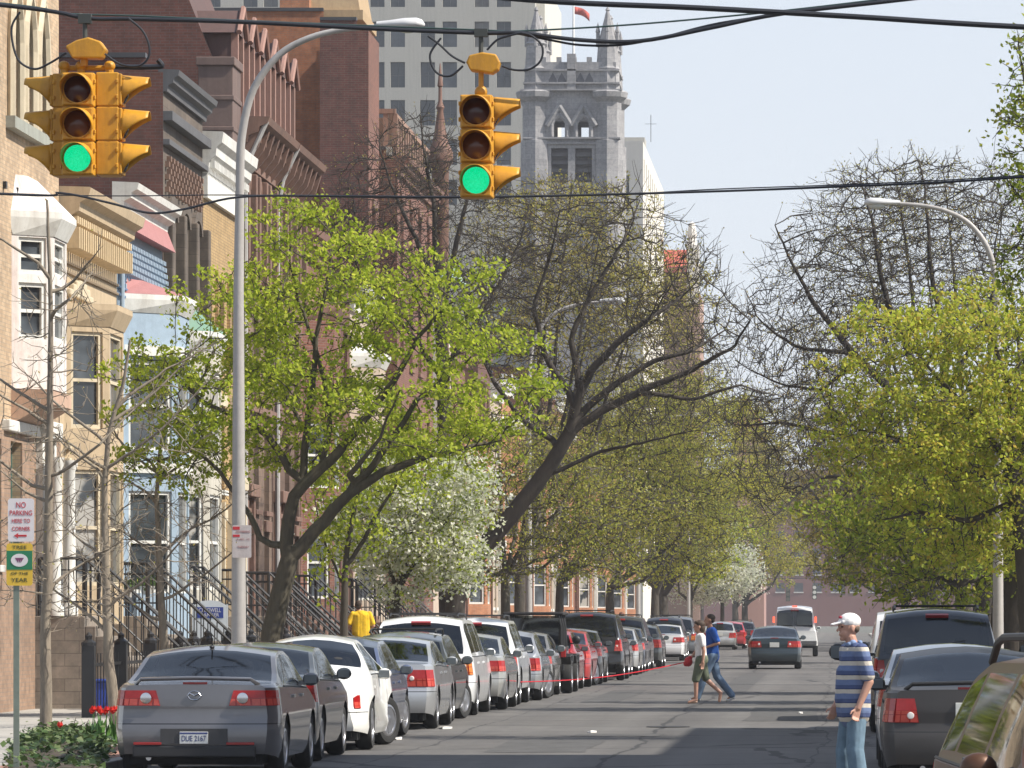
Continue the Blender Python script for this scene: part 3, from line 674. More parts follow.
# --- the black soft-top jeep
def jeep(xr, yr):
    hw = .84; root = thing('parked_jeep', 'tall black jeep with a flat soft top standing above the parked cars', 'jeep', (xr - hw, yr, .004), LG)
    pm = car_paint((.02, .05, .06), .2); L = 3.9
    def loc(mb, n, m, par=root, **k): return mb.build(n, m, par, origin=(0, 0, 0), **k)
    b = MB(); b.box(-.62, .62, .05, 2.25, .5, 1.08); b.box(-.60, .60, 2.25, 3.72, .55, 1.06); b.box(-.62, .62, -.02, .06, .52, 1.05); loc(b, 'body', pm, bevel=.03)
    for s in (1, -1):
        for (y0, y1, yc) in ((.1, 1.2, .7), (2.5, 3.85, 3.1)):
            b = MB()
            b.obox((s * .73, (y0 + y1) / 2, .86), (.115, 0, 0), (0, (y1 - y0) / 2 - .12, 0), (0, 0, .02)); b.obox((s * .73, y0 + .02, .76), (.115, 0, 0), (0, .12, -.09), (0, .015, .02)); b.obox((s * .73, y1 - .02, .76), (.115, 0, 0), (0, .12, .09), (0, -.015, .02))
            loc(b, 'fender', BLACK, bevel=.01)
    b = MB(); b.obox((0, 1.1, 1.80), (.68, 0, 0), (0, 1.12, 0), (0, 0, .035)); loc(b, 'soft_top', plain((.015, .015, .017), .9, .3), bevel=.04)
    for s in (1, -1):
        for y in (.1, .95, 1.8): b = MB(); b.tube([(s * .62, y, 1.05), (s * .62, y, 1.5), (s * .55, y, 1.8)], .035, 8); loc(b, 'roll_bar', BLACK, smooth=True)
        b = MB(); b.tube([(s * .62, 2.3, 1.06), (s * .58, 2.05, 1.8)], .04, 8); loc(b, 'windscreen_post', BLACK, smooth=True)
    b = MB(); b.box(-.58, .58, .0, .02, 1.12, 1.7); loc(b, 'rear_window', car_glass(.25))
    b = MB(); b.obox((0, 2.17, 1.43), (.56, 0, 0), (0, .008, 0), (0, -.12, .32)); loc(b, 'windscreen', car_glass(.5))
    b = MB()
    for x in (-.35, .35): b.box(x - .22, x + .22, 1.1, 1.22, .7, 1.45); b.box(x - .22, x + .22, 1.1, 1.6, .7, .85)
    loc(b, 'seats', DARK, bevel=.03)
    b = MB(); b.box(-.7, .7, -.12, -.02, .52, .66); loc(b, 'bumper', BLACK, bevel=.01)
    for s in (1, -1):
        b = MB(); b.box(s * .68 - .06, s * .68 + .06, -.05, .02, .82, 1.0); loc(b, 'tail_light', plain((.34, .012, .012), .15), bevel=.01)
        b = MB(); b.ell((s * .85, 2.3, 1.2), .1, .05, .1); b.box(min(s * .6, s * .8), max(s * .6, s * .8), 2.29, 2.31, 1.1, 1.13); loc(b, 'mirror', BLACK, smooth=True)
    tm, rm = wheel_meshes(.38, .25, 'steel')
    for y in (.7, 3.1):
        for s in (1, -1):
            o = bpy.data.objects.new('wheel', tm); link(o, root); o.location = (s * .72, y, .38); o.rotation_euler = (0, 0, 0 if s > 0 else math.pi); r2 = bpy.data.objects.new('rim', rm); link(r2, o)
    o = bpy.data.objects.new('spare_wheel', tm); link(o, root); o.location = (.15, -.2, 1.0); o.rotation_euler = (0, 0, R(-90))
    b = MB(); b.box(-.5, .5, .1, 3.6, .38, .52); loc(b, 'underbody', DARK)
jeep(-6.05, 112.2)
RED = (.42, .012, .014)
build_car('parked_car', 'small dark red hatchback hidden low in front of the black jeep', 'car', HATCH, (.33, .01, .012), -6.15, 117.0, metal=.2, style='five', group=LG)
build_car('parked_car', 'bright red sedan with a pale-rimmed front wheel behind the red ribbon', 'car', SEDAN, RED, -6.1, 122.2, metal=.1, style='steel', steer=R(-15), group=LG, tint=.5)
build_car('parked_car', 'dark grey sedan tucked between the red sedan and the big black sport utility', 'car', SEDAN, (.06, .062, .066), -6.1, 128.0, group=LG, detail=0)
build_car('parked_suv', 'big black sport utility with dark glass and red lamps, left row', 'suv', BIGSUV, (.014, .014, .016), -5.85, 135.0, metal=.1, style='six', group=LG)
build_car('parked_car', 'pale silver coupe just ahead of the big black sport utility', 'car', HATCH, (.42, .42, .42), -6.0, 141.4, metal=.5, group=LG, detail=0)
build_car('parked_car', 'light silver sedan with one bright red lamp showing beyond the black sport utility', 'car', SEDAN, (.48, .48, .47), -5.95, 147.5, metal=.4, group=LG)
build_car('parked_car', 'dark navy sedan with red lamps, left row beyond the silver sedan', 'car', SEDAN, (.03, .045, .08), -6.0, 153.6, metal=.3, group=LG)
build_car('parked_minivan', 'dark grey minivan with a silver roof edge, taller than the navy sedan before it', 'minivan', MINIVAN, (.06, .062, .064), -6.1, 160.0, metal=.4, group=LG, detail=0)
build_car('parked_car', 'dark green-grey wagon between the grey minivan and the small white sedan', 'car', WAGON, (.05, .055, .052), -6.0, 168.5, metal=.3, group=LG, detail=0)
build_car('parked_suv', 'black sport utility whose dark roof shows above the small white sedan', 'suv', SUV, (.02, .02, .022), -6.2, 201.5, metal=.2, group=LG, detail=0)
build_car('parked_car', 'small white sedan with wide red lamps just left of the walking couple', 'car', SEDAN, (.72, .72, .72), -6.05, 194.5, metal=.1, group=LG)
build_car('parked_minivan', 'grey minivan hidden behind the heads of the walking couple', 'minivan', MINIVAN, (.16, .17, .18), -6.0, 210.0, metal=.4, group=LG, detail=0)
build_car('parked_car', 'silver hatchback just right of the walking couple with a red car beyond', 'car', HATCH, (.5, .5, .48), -5.35, 258.0, metal=.5, group=LG, detail=0)
build_car('parked_car', 'small red car far down the left row beyond the walking couple', 'car', HATCH, RED, -5.0, 266.0, metal=.1, group=LG, detail=0)
build_car('parked_car', 'black car farthest down the left row, half hidden by the moving dark sedan', 'car', WAGON, (.03, .03, .032), -4.6, 276.0, metal=.2, group=LG, detail=0)
# --- cars on the move
brk = plain((.40, .03, .02), .15)
build_car('moving_car', 'dark teal sedan driving away down the middle of the street', 'car', SEDAN, (.012, .028, .036), -2.15 + .88, 164.0, metal=.3, style='five', tint=.55)
van, V_ = build_car('passenger_van', 'white passenger van with twin rear doors and lit brake lamps ahead of the teal sedan', 'van', VAN, (.70, .70, .68), -.95, 215.0, metal=.05, style='steel')
Lv = V_['loc']
for s in (1, -1):
    b = MB(); b.box(s * .90 - .045, s * .90 + .045, .0, .07, 1.46, 1.72); tl = Lv(b, 'brake_light', emis((1, .12, .06), 1.1), bevel=.01)
    b = MB(); b.obox((s * .42, .045, 1.62), (.335, 0, 0), (0, .012, 0), (0, .05, .27)); Lv(b, 'rear_window', plain((.03, .035, .035), .08), bevel=.01)
b = MB(); b.box(-.11, .11, .15, .2, 2.13, 2.19); Lv(b, 'brake_light', emis((1, .12, .06), 1.1), bevel=.01)
b = MB(); b.box(-.006, .006, -.062, .02, .6, 2.05); Lv(b, 'door_gap', DARK)
b = MB(); b.box(-.95, .95, -.12, -.0, .5, .68); Lv(b, 'rear_bumper', plain((.1, .1, .1), .5), bevel=.02)
# --- right row
brn, W_ = build_car('parked_wagon', 'bronze-brown wagon with mirror-like side windows in the bottom right corner', 'station wagon', spec(WAGON, L=4.7, top=[(a, c * 1.055) for a, c in WAGON['top']], tumble=.40, win=[(.30, 1.0), (1.10, 2.15), (2.25, 3.4)], rg=(.1, .42), rack=False), (.095, .040, .017), 1.31, 27.6, metal=.35, style='ten', group=RG, tint=.12, rough=.4, rz=R(185.6))
for s in (1, -1):
    b = MB(); yy = np.linspace(.6, 2.6, 9); b.tube([(s * .55, y, W_['top'](y) + (.06 if 0 < j < 8 else 0)) for j, y in enumerate(yy)], .022, 8); W_['loc'](b, 'roof_rail', BLACK, smooth=True)
build_car('parked_car', 'dark bronze-grey sedan with a black lip spoiler behind the man in the cap', 'car', spec(SEDAN, tail=(.68, .92, .72, .3), L=4.75), (.042, .038, .036), .43 + 1.76, 50.0, metal=.2, style='five', group=RG, spoiler=2, rough=.5)
build_car('parked_car', 'pale silver sedan mostly hidden ahead of the dark bronze-grey sedan', 'car', SEDAN, (.5, .5, .49), .42 + 1.76, 56.4, metal=.4, group=RG)
build_car('parked_suv', 'large dark navy sport utility with tow mirrors, tallest car of the right row', 'suv', spec(BIGSUV, rack=True), (.018, .022, .028), .44 + 2.0, 74.0, metal=.3, style='six', group=RG, tow=True, tint=.2)
build_car('parked_van', 'white van whose roof corner shows beside the man\'s cap, right row', 'van', spec(VAN, top=[(a, c * .855) for a, c in VAN['top']]), (.7, .7, .7), .42 + 2.0, 82.5, metal=.05, group=RG, detail=0)
# ------------------------------------------------------------------ houses
class Face:
    """an upright wall plane from P0 to P1; its outside is on the right-hand side of the way along it"""
    def __init__(s, P0, P1):
        s.p = Vector((*P0, 0)); d = Vector((*P1, 0)) - s.p; s.L = d.length; s.e = d.normalized(); s.n = Vector((s.e.y, -s.e.x, 0))
    def pt(s, t, d, z): return s.p + s.e * t + s.n * d + Vector((0, 0, z))
    def bar(s, mb, t0, t1, d0, d1, z0, z1):
        mb.obox(s.pt((t0 + t1) / 2, (d0 + d1) / 2, (z0 + z1) / 2), s.e * ((t1 - t0) / 2), s.n * ((d1 - d0) / 2), (0, 0, (z1 - z0) / 2))
    def wall(s, mb, z0, z1, opens, reveal=.18, t0=0, t1=None):
        t1 = s.L if t1 is None else t1
        ts = sorted({t0, t1, *[o[0] for o in opens], *[o[1] for o in opens]}); zs = sorted({z0, z1, *[o[2] for o in opens], *[o[3] for o in opens]})
        for a, b_ in zip(ts, ts[1:]):
            for c, d in zip(zs, zs[1:]):
                tm, zm = (a + b_) / 2, (c + d) / 2
                if any(o[0] < tm < o[1] and o[2] < zm < o[3] for o in opens): continue
                mb.quad(s.pt(a, 0, c), s.pt(b_, 0, c), s.pt(b_, 0, d), s.pt(a, 0, d))
        for (a, b_, c, d) in opens:
            r = -reveal
            mb.quad(s.pt(a, 0, c), s.pt(a, r, c), s.pt(b_, r, c), s.pt(b_, 0, c)); mb.quad(s.pt(a, 0, d), s.pt(b_, 0, d), s.pt(b_, r, d), s.pt(a, r, d))
            mb.quad(s.pt(a, 0, c), s.pt(a, 0, d), s.pt(a, r, d), s.pt(a, r, c)); mb.quad(s.pt(b_, 0, c), s.pt(b_, r, c), s.pt(b_, r, d), s.pt(b_, 0, d))
    def profile(s, mb, prof, t0, t1):
        poly = [s.pt(t0, d, z) for d, z in prof]; mb.extrude(poly, s.e * (t1 - t0))
G1 = glass_dark(); G2 = glass_dark((.035, .04, .045), .08, .35)
class House:
    def __init__(s, name, label, F, y0, y1, h, wall, side=None, cat='house', depth=12, right=False, group=None, mans=None):
        s.F, s.y0, s.y1, s.h = F, y0, y1, h; s.right = right; s.depth = depth
        s.root = thing(name, label, cat, (F, (y0 + y1) / 2, 0), group)
        s.face = Face((F, y1), (F, y0)) if right else Face((F, y0), (F, y1))
        s.W = y1 - y0; s.op = []; s.wallm = wall; s.sidem = side or wall; s.mans = mans; s.bays = []
    def part(s, mb, name, m, **k): return mb.build(name, m, s.root, **k)
    def win(s, t, z, w, hh, frame, glass=None, sill=None, lintel=None, face=None, reveal=.2, mid=True, parent=None, simple=False, arch=False):
        f = face or s.face; a, b_ = t - w / 2, t + w / 2; r = -reveal
        if face is None: s.op.append((a, b_, z, z + hh))
        fw = .07
        m = MB()
        f.bar(m, a, a + fw, r - .02, r + .06, z, z + hh); f.bar(m, b_ - fw, b_, r - .02, r + .06, z, z + hh)
        f.bar(m, a + fw, b_ - fw, r - .02, r + .06, z, z + fw); f.bar(m, a + fw, b_ - fw, r - .02, r + .06, z + hh - fw, z + hh)
        if mid: f.bar(m, a + fw, b_ - fw, r - .01, r + .045, z + hh * .5 - .03, z + hh * .5 + .03)
        wo = s.part(m, 'window', frame)
        m = MB(); m.quad(f.pt(a + .02, r - .005, z + .02), f.pt(b_ - .02, r - .005, z + .02), f.pt(b_ - .02, r - .005, z + hh - .02), f.pt(a + .02, r - .005, z + hh - .02))
        m.build('pane', glass or random.choice((G1, G1, G2)), wo)
        if sill: m = MB(); f.bar(m, a - .1, b_ + .1, -.06, .09, z - .12, z - .003); m.build('sill', sill, wo, bevel=0 if simple else .01)
        if lintel:
            m = MB()
            if arch:
                n = 9; pts = []; pts2 = []
                for i in range(n):
                    an = math.pi * i / (n - 1); pts.append((t - (w / 2 + .02) * math.cos(an), .3 * math.sin(an))); pts2.append((t - (w / 2 + .2) * math.cos(an), .5 * math.sin(an)))
                for i in range(n - 1):
                    q = [(pts[i]), (pts[i + 1]), (pts2[i + 1]), (pts2[i])]
                    m.extrude([f.pt(x, -.02, z + hh + zz - .02) for x, zz in q], f.n * .1)
            else: f.bar(m, a - .14, b_ + .14, -.05, .07, z + hh + .003, z + hh + .26)
            m.build('lintel', lintel, wo)
        return wo
    def door(s, t, z, w, hh, dm, frame=None, reveal=.55, transom=.5):
        f = s.face; a, b_ = t - w / 2, t + w / 2; s.op.append((a, b_, z, z + hh)); r = -.2
        m = MB(); f.bar(m, a, b_, r - .06, r, z, z + hh - transom)
        for k in range(2):
            for j in range(2):
                x0 = a + .1 + k * (w / 2 - .03); f.bar(m, x0, x0 + w / 2 - .2, r, r + .03, z + .2 + j * .95, z + .95 + j * .95)
        d = s.part(m, 'door', dm)
        m = MB(); m.ell(f.pt(t + w * .12, r + .05, z + 1.0), .035, .035, .035, 8, 5); m.build('handle', plain((.5, .38, .12), .3, .1, 3, .9), d)
        m = MB(); f.bar(m, a + .04, b_ - .04, r - .05, r - .03, z + hh - transom + .05, z + hh - .05); m.build('transom', G1, d)
        if frame:
            m = MB(); f.bar(m, a - .2, a - .002, -.05, .16, z, z + hh + .3); f.bar(m, b_ + .002, b_ + .2, -.05, .16, z, z + hh + .3); f.bar(m, a - .3, b_ + .3, -.05, .26, z + hh + .302, z + hh + .6); m.build('surround', frame, d, bevel=.02)
        return d
    def course(s, z, hh, d, m, name='string_course', t0=0, t1=None):
        b = MB(); s.face.bar(b, t0 + .004, (s.W if t1 is None else t1) - .004, -.05, d, z, z + hh); return s.part(b, name, m, bevel=.01)
    def cornice(s, z0, z1, d, m, dent=True, t0=0, t1=None, brackets=0, name='cornice', dm=None):
        t0 -= .0; t1 = s.W if t1 is None else t1; H = z1 - z0; f = s.face
        b = MB(); f.profile(b, [(-.1, z0), (d * .25, z0), (d * .3, z0 + H * .28), (d * .62, z0 + H * .42), (d * .66, z0 + H * .62), (d * .92, z0 + H * .74), (d, z0 + H * .98), (d * .96, z1), (-.1, z1 + .02)], t0 + .003, t1 - .003)
        c = s.part(b, name, m)
        if dent:
            b = MB(); n = int((t1 - t0) / .24)
            for k in range(n):
                t = t0 + .1 + k * .24; f.bar(b, t, t + .13, .0, d * .55, z0 + H * .12, z0 + H * .3)
            b.build('dentils', dm or m, c)
        if brackets:
            for k in range(brackets):
                t = t0 + .15 + k * (t1 - t0 - .3) / (brackets - 1); b = MB()
                b.extrude([f.pt(t - .08, dd, zz) for dd, zz in ((-.02, z0 - .5), (.1, z0 - .5), (d * .6, z0 - .1), (d * .8, z0 + H * .6), (-.02, z0 + H * .6))], f.e * .16); b.build('bracket', dm or m, c)
        return c
    def bay(s, ta, tb, dep, ins, z0, z1, wallm, rows, frame, roofm, roof=.5, cornm=None, eave=.3, sidewin=True):
        """a canted bay: rows of (z, height) windows on each of its three faces"""
        f = s.face; C_ = [f.pt(ta, 0, 0), f.pt(ta + ins, dep, 0), f.pt(tb - ins, dep, 0), f.pt(tb, 0, 0)]
        m = MB(); bay = None; wins = []
        for i in range(3):
            g = Face(C_[i].xy, C_[i + 1].xy); ops = []
            for (z, hh) in rows:
                n = max(1, int(g.L / 1.25)); 
                for k in range(n):
                    c = g.L * (k + .5) / n; w_ = g.L / n - .28
                    ops.append((c - w_ / 2, c + w_ / 2, z, z + hh)); wins.append((g, c, z, w_, hh))
            g.wall(m, z0, z1, ops, .1)
        m.poly([c + Vector((0, 0, z0)) for c in C_][::-1]); m.poly([c + Vector((0, 0, z1)) for c in C_])
        bay = s.part(m, 'bay', wallm, fix=False)
        for (g, c, z, w_, hh) in wins:
            s.win(c, z, w_, hh, frame, face=g, reveal=.1)
        # eaves moulding and roof
        o = [f.pt(ta - .12, -.04, 0), f.pt(ta + ins - .07, dep + .16, 0), f.pt(tb - ins + .07, dep + .16, 0), f.pt(tb + .12, -.04, 0)]
        m = MB(); lo = [c + Vector((0, 0, z1 - eave)) for c in C_]; hi = [c + Vector((0, 0, z1)) for c in o]; hi2 = [c + Vector((0, 0, z1 + .1)) for c in o]
        for i in range(3): m.quad(lo[i] + f.n * .02, lo[i + 1] + f.n * .02, hi[i + 1], hi[i]); m.quad(hi[i], hi[i + 1], hi2[i + 1], hi2[i])
        m.poly(hi2); m.poly(hi[::-1]); m.build('eaves', cornm or wallm, bay, fix=False)
        m = MB(); top_ = [f.pt(ta + .35, -.02, z1 + roof), f.pt(ta + ins + .2, dep * .25, z1 + roof), f.pt(tb - ins - .2, dep * .25, z1 + roof), f.pt(tb - .35, -.02, z1 + roof)]
        base = [c + Vector((0, 0, z1 + .102)) for c in o]
        for i in range(3): m.quad(base[i], base[i + 1], top_[i + 1], top_[i])
        m.poly(top_)
        m.build('bay_roof', roofm, bay, fix=False)
        return bay
    def stoop(s, t, zd, run=2.6, w=1.5, m=None, iron=True):
        f = s.face; n = max(3, int(zd / .17)); b = MB(); land = .9
        f.bar(b, t - w / 2, t + w / 2, .003, land, 0, zd)
        for k in range(n - 1):
            z = zd - (k + 1) * zd / n; d0 = land + k * (run - land) / (n - 1); f.bar(b, t - w / 2, t + w / 2, d0 + .001, d0 + (run - land) / (n - 1), 0, z)
        st = s.part(b, 'stoop', m or stone((.30, .26, .22), .5, .22), bevel=.015)
        if iron:
            for sd_ in (-1, 1):
                x = t + sd_ * (w / 2 - .05); b = MB()
                top_ = [f.pt(x, .1, zd + 1.0), f.pt(x, land, zd + 1.0), f.pt(x, run, .14 + 1.0), f.pt(x, run + .15, 1.1)]
                b.tube(top_, .03, 6); b.tube([p - Vector((0, 0, .75)) for p in top_[:3]], .018, 5)
                b.tube([p - Vector((0, 0, .2)) for p in top_[:3]], .014, 5)
                b.tube([top_[2], f.pt(x, run, .1)], .045, 8); b.tube([top_[0], f.pt(x, .1, zd)], .03, 6); b.tube([top_[1], f.pt(x, land, zd)], .035, 6); b.ell(top_[2] + Vector((0, 0, .08)), .06, .06, .08, 8, 6)
                k = .22
                while k < run:
                    z = zd if k < land else zd + (.14 - zd) * (k - land) / (run - land)
                    b.tube([f.pt(x, k, z), f.pt(x, k, z + 1.0)], .011, 4); k += .13
                b.build('railing', IRON, st, fix=False)
        return st
    def finish(s, roofm=None, parapet=.3):
        f = s.face; m = MB(); f.wall(m, 0, s.h, s.op, .2); s.part(m, 'wall', s.wallm, fix=False)
        D = s.depth; sx = 1 if s.right else -1; hs = s.h + parapet
        prof = [(0, 0), (0, s.h)] + ([(s.mans[0] * 1.0, s.h + s.mans[1])] if s.mans else [(.35, s.h), (.35, hs)]) + [(D, (s.h + s.mans[1]) if s.mans else hs), (D, 0)]
        m = MB()
        for y in (s.y0, s.y1):
            m.poly([(s.F + sx * a, y, z) for a, z in prof])
        m.quad((s.F + sx * D, s.y0, 0), (s.F + sx * D, s.y1, 0), (s.F + sx * D, s.y1, prof[-1][1] or s.h), (s.F + sx * D, s.y0, s.h))
        s.part(m, 'side_wall', s.sidem)
        m = MB(); zt = (s.h + s.mans[1]) if s.mans else s.h + .01; a = s.mans[0] if s.mans else 0
        m.quad((s.F + sx * a, s.y0, zt), (s.F + sx * a, s.y1, zt), (s.F + sx * D, s.y1, zt), (s.F + sx * D, s.y0, zt))
        if s.mans: m.quad((s.F + sx * .06, s.y0, s.h), (s.F + sx * .06, s.y1, s.h), (s.F + sx * (a - .01), s.y1, zt), (s.F + sx * (a - .01), s.y0, zt))
        s.part(m, 'roof', roofm or plain((.05, .048, .046), .9), fix=False)
        if not s.mans:
            m = MB(); m.box(min(s.F, s.F + sx * D) + (0 if s.right else .0), max(s.F, s.F + sx * D) - (.36 if not s.right else 0), s.y0 - .04, s.y0 + .26, hs + .002, hs + .1); s.part(m, 'coping', plain((.05, .05, .055), .5))
FX = -14.0
TAN = brick((.42, .30, .19), (.55, .41, .27), (.34, .28, .21), amount=.4); DKBRICK = brick((.115, .042, .03), (.15, .055, .04), (.13, .09, .08), amount=.35)
REDBR = brick((.155, .058, .04), (.21, .08, .055), (.2, .15, .12), amount=.35); ORBR = brick((.42, .17, .08), (.5, .22, .11), (.3, .2, .14), amount=.3)
YELBR = brick((.40, .27, .12), (.47, .33, .16), (.2, .14, .08), amount=.35); BRNST = weathered((.20, .115, .085), (.05, .04, .036), .6)
PINKST = stone((.23, .125, .095), .9, .32); DKST = stone((.13, .105, .085), .8, .28, amount=.7); CREAM = weathered((.58, .50, .36)); TANST = weathered((.48, .37, .24), (.25, .19, .12), .5)
WHT = weathered((.66, .655, .62), (.30, .24, .18), .45); RUSTW = weathered((.66, .64, .61), (.40, .15, .08), .7, scale=2.2)
BLUE = weathered((.29, .375, .46), (.2, .24, .3), .35); DBLUE = plain((.10, .17, .28), .6); PINKR = weathered((.36, .165, .16), (.3, .12, .11), .4); GRNR = weathered((.14, .26, .19), (.2, .2, .15), .4)
COPPER = weathered((.32, .46, .39), (.2, .25, .2), .4); WOODD = plain((.12, .055, .025), .45, .2); GRYM = weathered((.10, .10, .105), (.04, .04, .04), .4)
# 1 tall tan corner house with pointed windows
h = House('corner_house', 'tall tan brick house with pointed windows and a white bell-roofed oriel, at the left edge', FX, 78.5, 89.6, 14.5, TAN, group='row houses on the left')
for t in (6.1, 7.5, 8.9):
    wo = h.win(t, 10.2, .85, 1.75, CREAM, G1, reveal=.3)
    b = MB()
    for sgn in (-1, 1): b.tube([h.face.pt(t + sgn * .5, .06, 10.1), h.face.pt(t + sgn * .5, .06, 11.5), h.face.pt(t + sgn * .42, .06, 11.9), h.face.pt(t + sgn * .22, .06, 12.25), h.face.pt(t, .06, 12.5)], .08, 6)
    b.build('pointed_arch', CREAM, wo)
b = MB(); h.face.bar(b, 5.4, 9.6, -.05, .16, 9.95, 10.15); h.part(b, 'sill_course', weathered((.3, .31, .27)))
h.bay(6.0, 8.55, .62, .55, 5.6, 8.5, RUSTW, [(6.45, .95), (7.55, .62)], WHT, RUSTW, roof=.75, cornm=WHT)
b = MB(); f = h.face; b.extrude([f.pt(5.95, d, z) for d, z in ((-.05, 5.05), (.1, 5.05), (.62, 5.35), (.62, 5.58), (-.05, 5.58))], f.e * 2.6); h.part(b, 'oriel_corbel', weathered((.5, .33, .24)))
b = MB(); f.bar(b, 5.0, 10.6, -.05, .14, 4.85, 5.04); h.part(b, 'string_course', WHT, bevel=.02)
h.win(6.3, 2.6, 1.2, 2.1, plain((.05, .13, .11), .5), G1, WHT); h.win(4.2, 2.6, 1.1, 2.1, plain((.05, .13, .11), .5), G1, WHT)
h.door(9.1, 1.75, 1.1, 2.8, WOODD, WHT); h.stoop(9.1, 1.75, 2.6, 1.7)
for t in (8.35, 9.85):
    b = MB(); b.lathe([(.16, 1.75), (.16, 1.9), (.12, 1.95), (.105, 4.3), (.15, 4.4), (.15, 4.5)], h.face.pt(t, .38, 0), 'z', 12); h.part(b, 'column', WHT, smooth=True)
fl_ = Face((FX + .035, 78.5), (FX + .035, 89.6)); b = MB(); fl_.wall(b, 0, 4.85, [o for o in h.op if o[3] < 4.84], .035); h.part(b, 'ground_floor_facing', brick((.29, .19, .13), (.36, .24, .165), (.26, .2, .16), amount=.4), fix=False)
for k in range(9):
    b = MB(); h.face.bar(b, .3 + k * 1.2, .42 + k * 1.2, -.03, .06, 8.9, 9.02); h.part(b, 'tie_plate', IRON)
h.cornice(13.7, 14.5, .5, CREAM); h.finish()
# 2 tan stucco house
h = House('row_house', 'low tan stucco row house with a deep bracketed cornice beside the blue house', FX, 89.7, 96.75, 9.0, TANST, DKBRICK, group='row houses on the left')
h.cornice(8.72, 9.45, .56, TANST, True, brackets=0, dm=weathered((.62, .47, .28))); b = MB()
for k in range(26): h.face.bar(b, .1 + k * .265, .22 + k * .265, -.02, .34, 8.36, 8.74)
h.part(b, 'corbel_table', weathered((.60, .45, .26)))
for z in (7.95, 8.12): h.course(z, .05, .05, weathered((.22, .16, .10)))
b = MB(); f = h.face
for k in range(7): f.bar(b, .7 + k * .4, 1.05 + k * .4, -.02, .1, 7.55, 7.62 + .28 * math.sin(math.pi * (k + .5) / 7))
h.part(b, 'pediment', CREAM, bevel=.03)
h.bay(.55, 3.6, .72, .62, 1.6, 7.3, TANST, [(2.3, 2.1), (5.15, 1.75)], CREAM, TANST, roof=.12, cornm=TANST)
for z in (4.75, 4.5): 
    b = MB(); f.bar(b, .4, 3.75, -.02, .12, z, z + .1); h.part(b, 'belt_course', CREAM, bevel=.01)
h.win(5.4, 5.1, 1.05, 1.9, CREAM, None, CREAM, CREAM); h.door(5.6, 1.75, 1.15, 2.7, WOODD, CREAM); h.stoop(5.6, 1.75)
h.finish()
# 3 blue house
h = House('row_house', 'pale blue row house with a lattice frieze and a pink roofed bay', FX, 96.85, 103.3, 9.3, BLUE, BLUE, group='row houses on the left')
h.cornice(9.65, 10.15, .42, WHT, False); b = MB(); f = h.face; f.profile(b, [(-.3, 9.3), (.28, 9.25), (.1, 9.7), (-.3, 9.7)], .02, h.W - .02); h.part(b, 'tiled_band', PINKR)
b = MB()
for i in range(28):
    for j in range(7):
        if j < 5 or i % 2: f.bar(b, .1 + i * .225, .22 + i * .225, -.01, .1 + .015 * j if j < 5 else .06, 9.05 - j * .135 - .085, 9.05 - j * .135)
h.part(b, 'lattice_frieze', BLUE)
b = MB(); f.bar(b, .08, h.W - .08, -.01, .012, 8.2, 9.06); h.part(b, 'frieze_ground', DBLUE)
for z in (7.95, 8.1): h.course(z, .05, .07, DBLUE)
h.bay(.75, 4.3, .95, .9, 1.3, 7.95, BLUE, [(2.2, 2.0), (5.0, 1.75)], WHT, PINKR, roof=.42, cornm=WHT, eave=.26)
for z in (4.55, 6.85):
    b = MB(); o = [f.pt(.7, .01, z), f.pt(.7 + .88, 1.03, z), f.pt(4.35 - .88, 1.03, z), f.pt(4.35, .01, z)]; b.extrude(o, (0, 0, .2)); h.part(b, 'bay_band', WHT)
h.win(5.4, 5.0, .95, 1.8, WHT, None, WHT, WHT); h.door(5.4, 1.75, 1.05, 2.7, plain((.08, .06, .05), .5), BLUE); h.stoop(5.4, 1.75)
b = MB(); b.tube([f.pt(.1, .08, .1), f.pt(.1, .08, 9.6)], .05, 8); h.part(b, 'downpipe', BLUE)
h.finish()
# 4 dark brownstone
h = House('row_house', 'dark sooty brownstone with checkered brickwork and a green roofed bay', FX, 103.4, 109.8, 13.0, DKST, DKBRICK, group='row houses on the left')
h.cornice(12.6, 13.05, .34, GRYM, False); h.course(12.0, .2, .2, GRYM); h.course(11.5, .12, .14, GRYM)
b = MB(); f = h.face
for i in range(22):
    for j in range(6):
        if (i + j) % 2 == 0: f.bar(b, .3 + i * .26, .46 + i * .26, -.02, .09, 10.55 + j * .13, 10.66 + j * .13)
h.part(b, 'checker_frieze', weathered((.20, .12, .085), (.05, .04, .04), .5))
for t in (1.2, 3.2, 5.2): h.win(t, 8.3, 1.05, 1.75, CREAM, G1, DKST, DKST, arch=True)
for t in (.25, 2.2, 4.2, 6.15):
    b = MB(); f.bar(b, t - .16, t + .16, -.02, .2, 8.0, 10.2); h.part(b, 'pilaster', DKST, bevel=.03)
h.bay(.5, 4.0, .8, .7, 1.4, 7.6, weathered((.5, .47, .40)), [(2.3, 2.0), (5.1, 1.8)], WHT, GRNR, roof=.75, cornm=WHT)
h.win(5.3, 5.0, 1.0, 1.9, CREAM, G1, DKST, DKST); h.door(5.3, 1.75, 1.1, 2.8, WOODD, BRNST); h.stoop(5.3, 1.75)
h.finish()
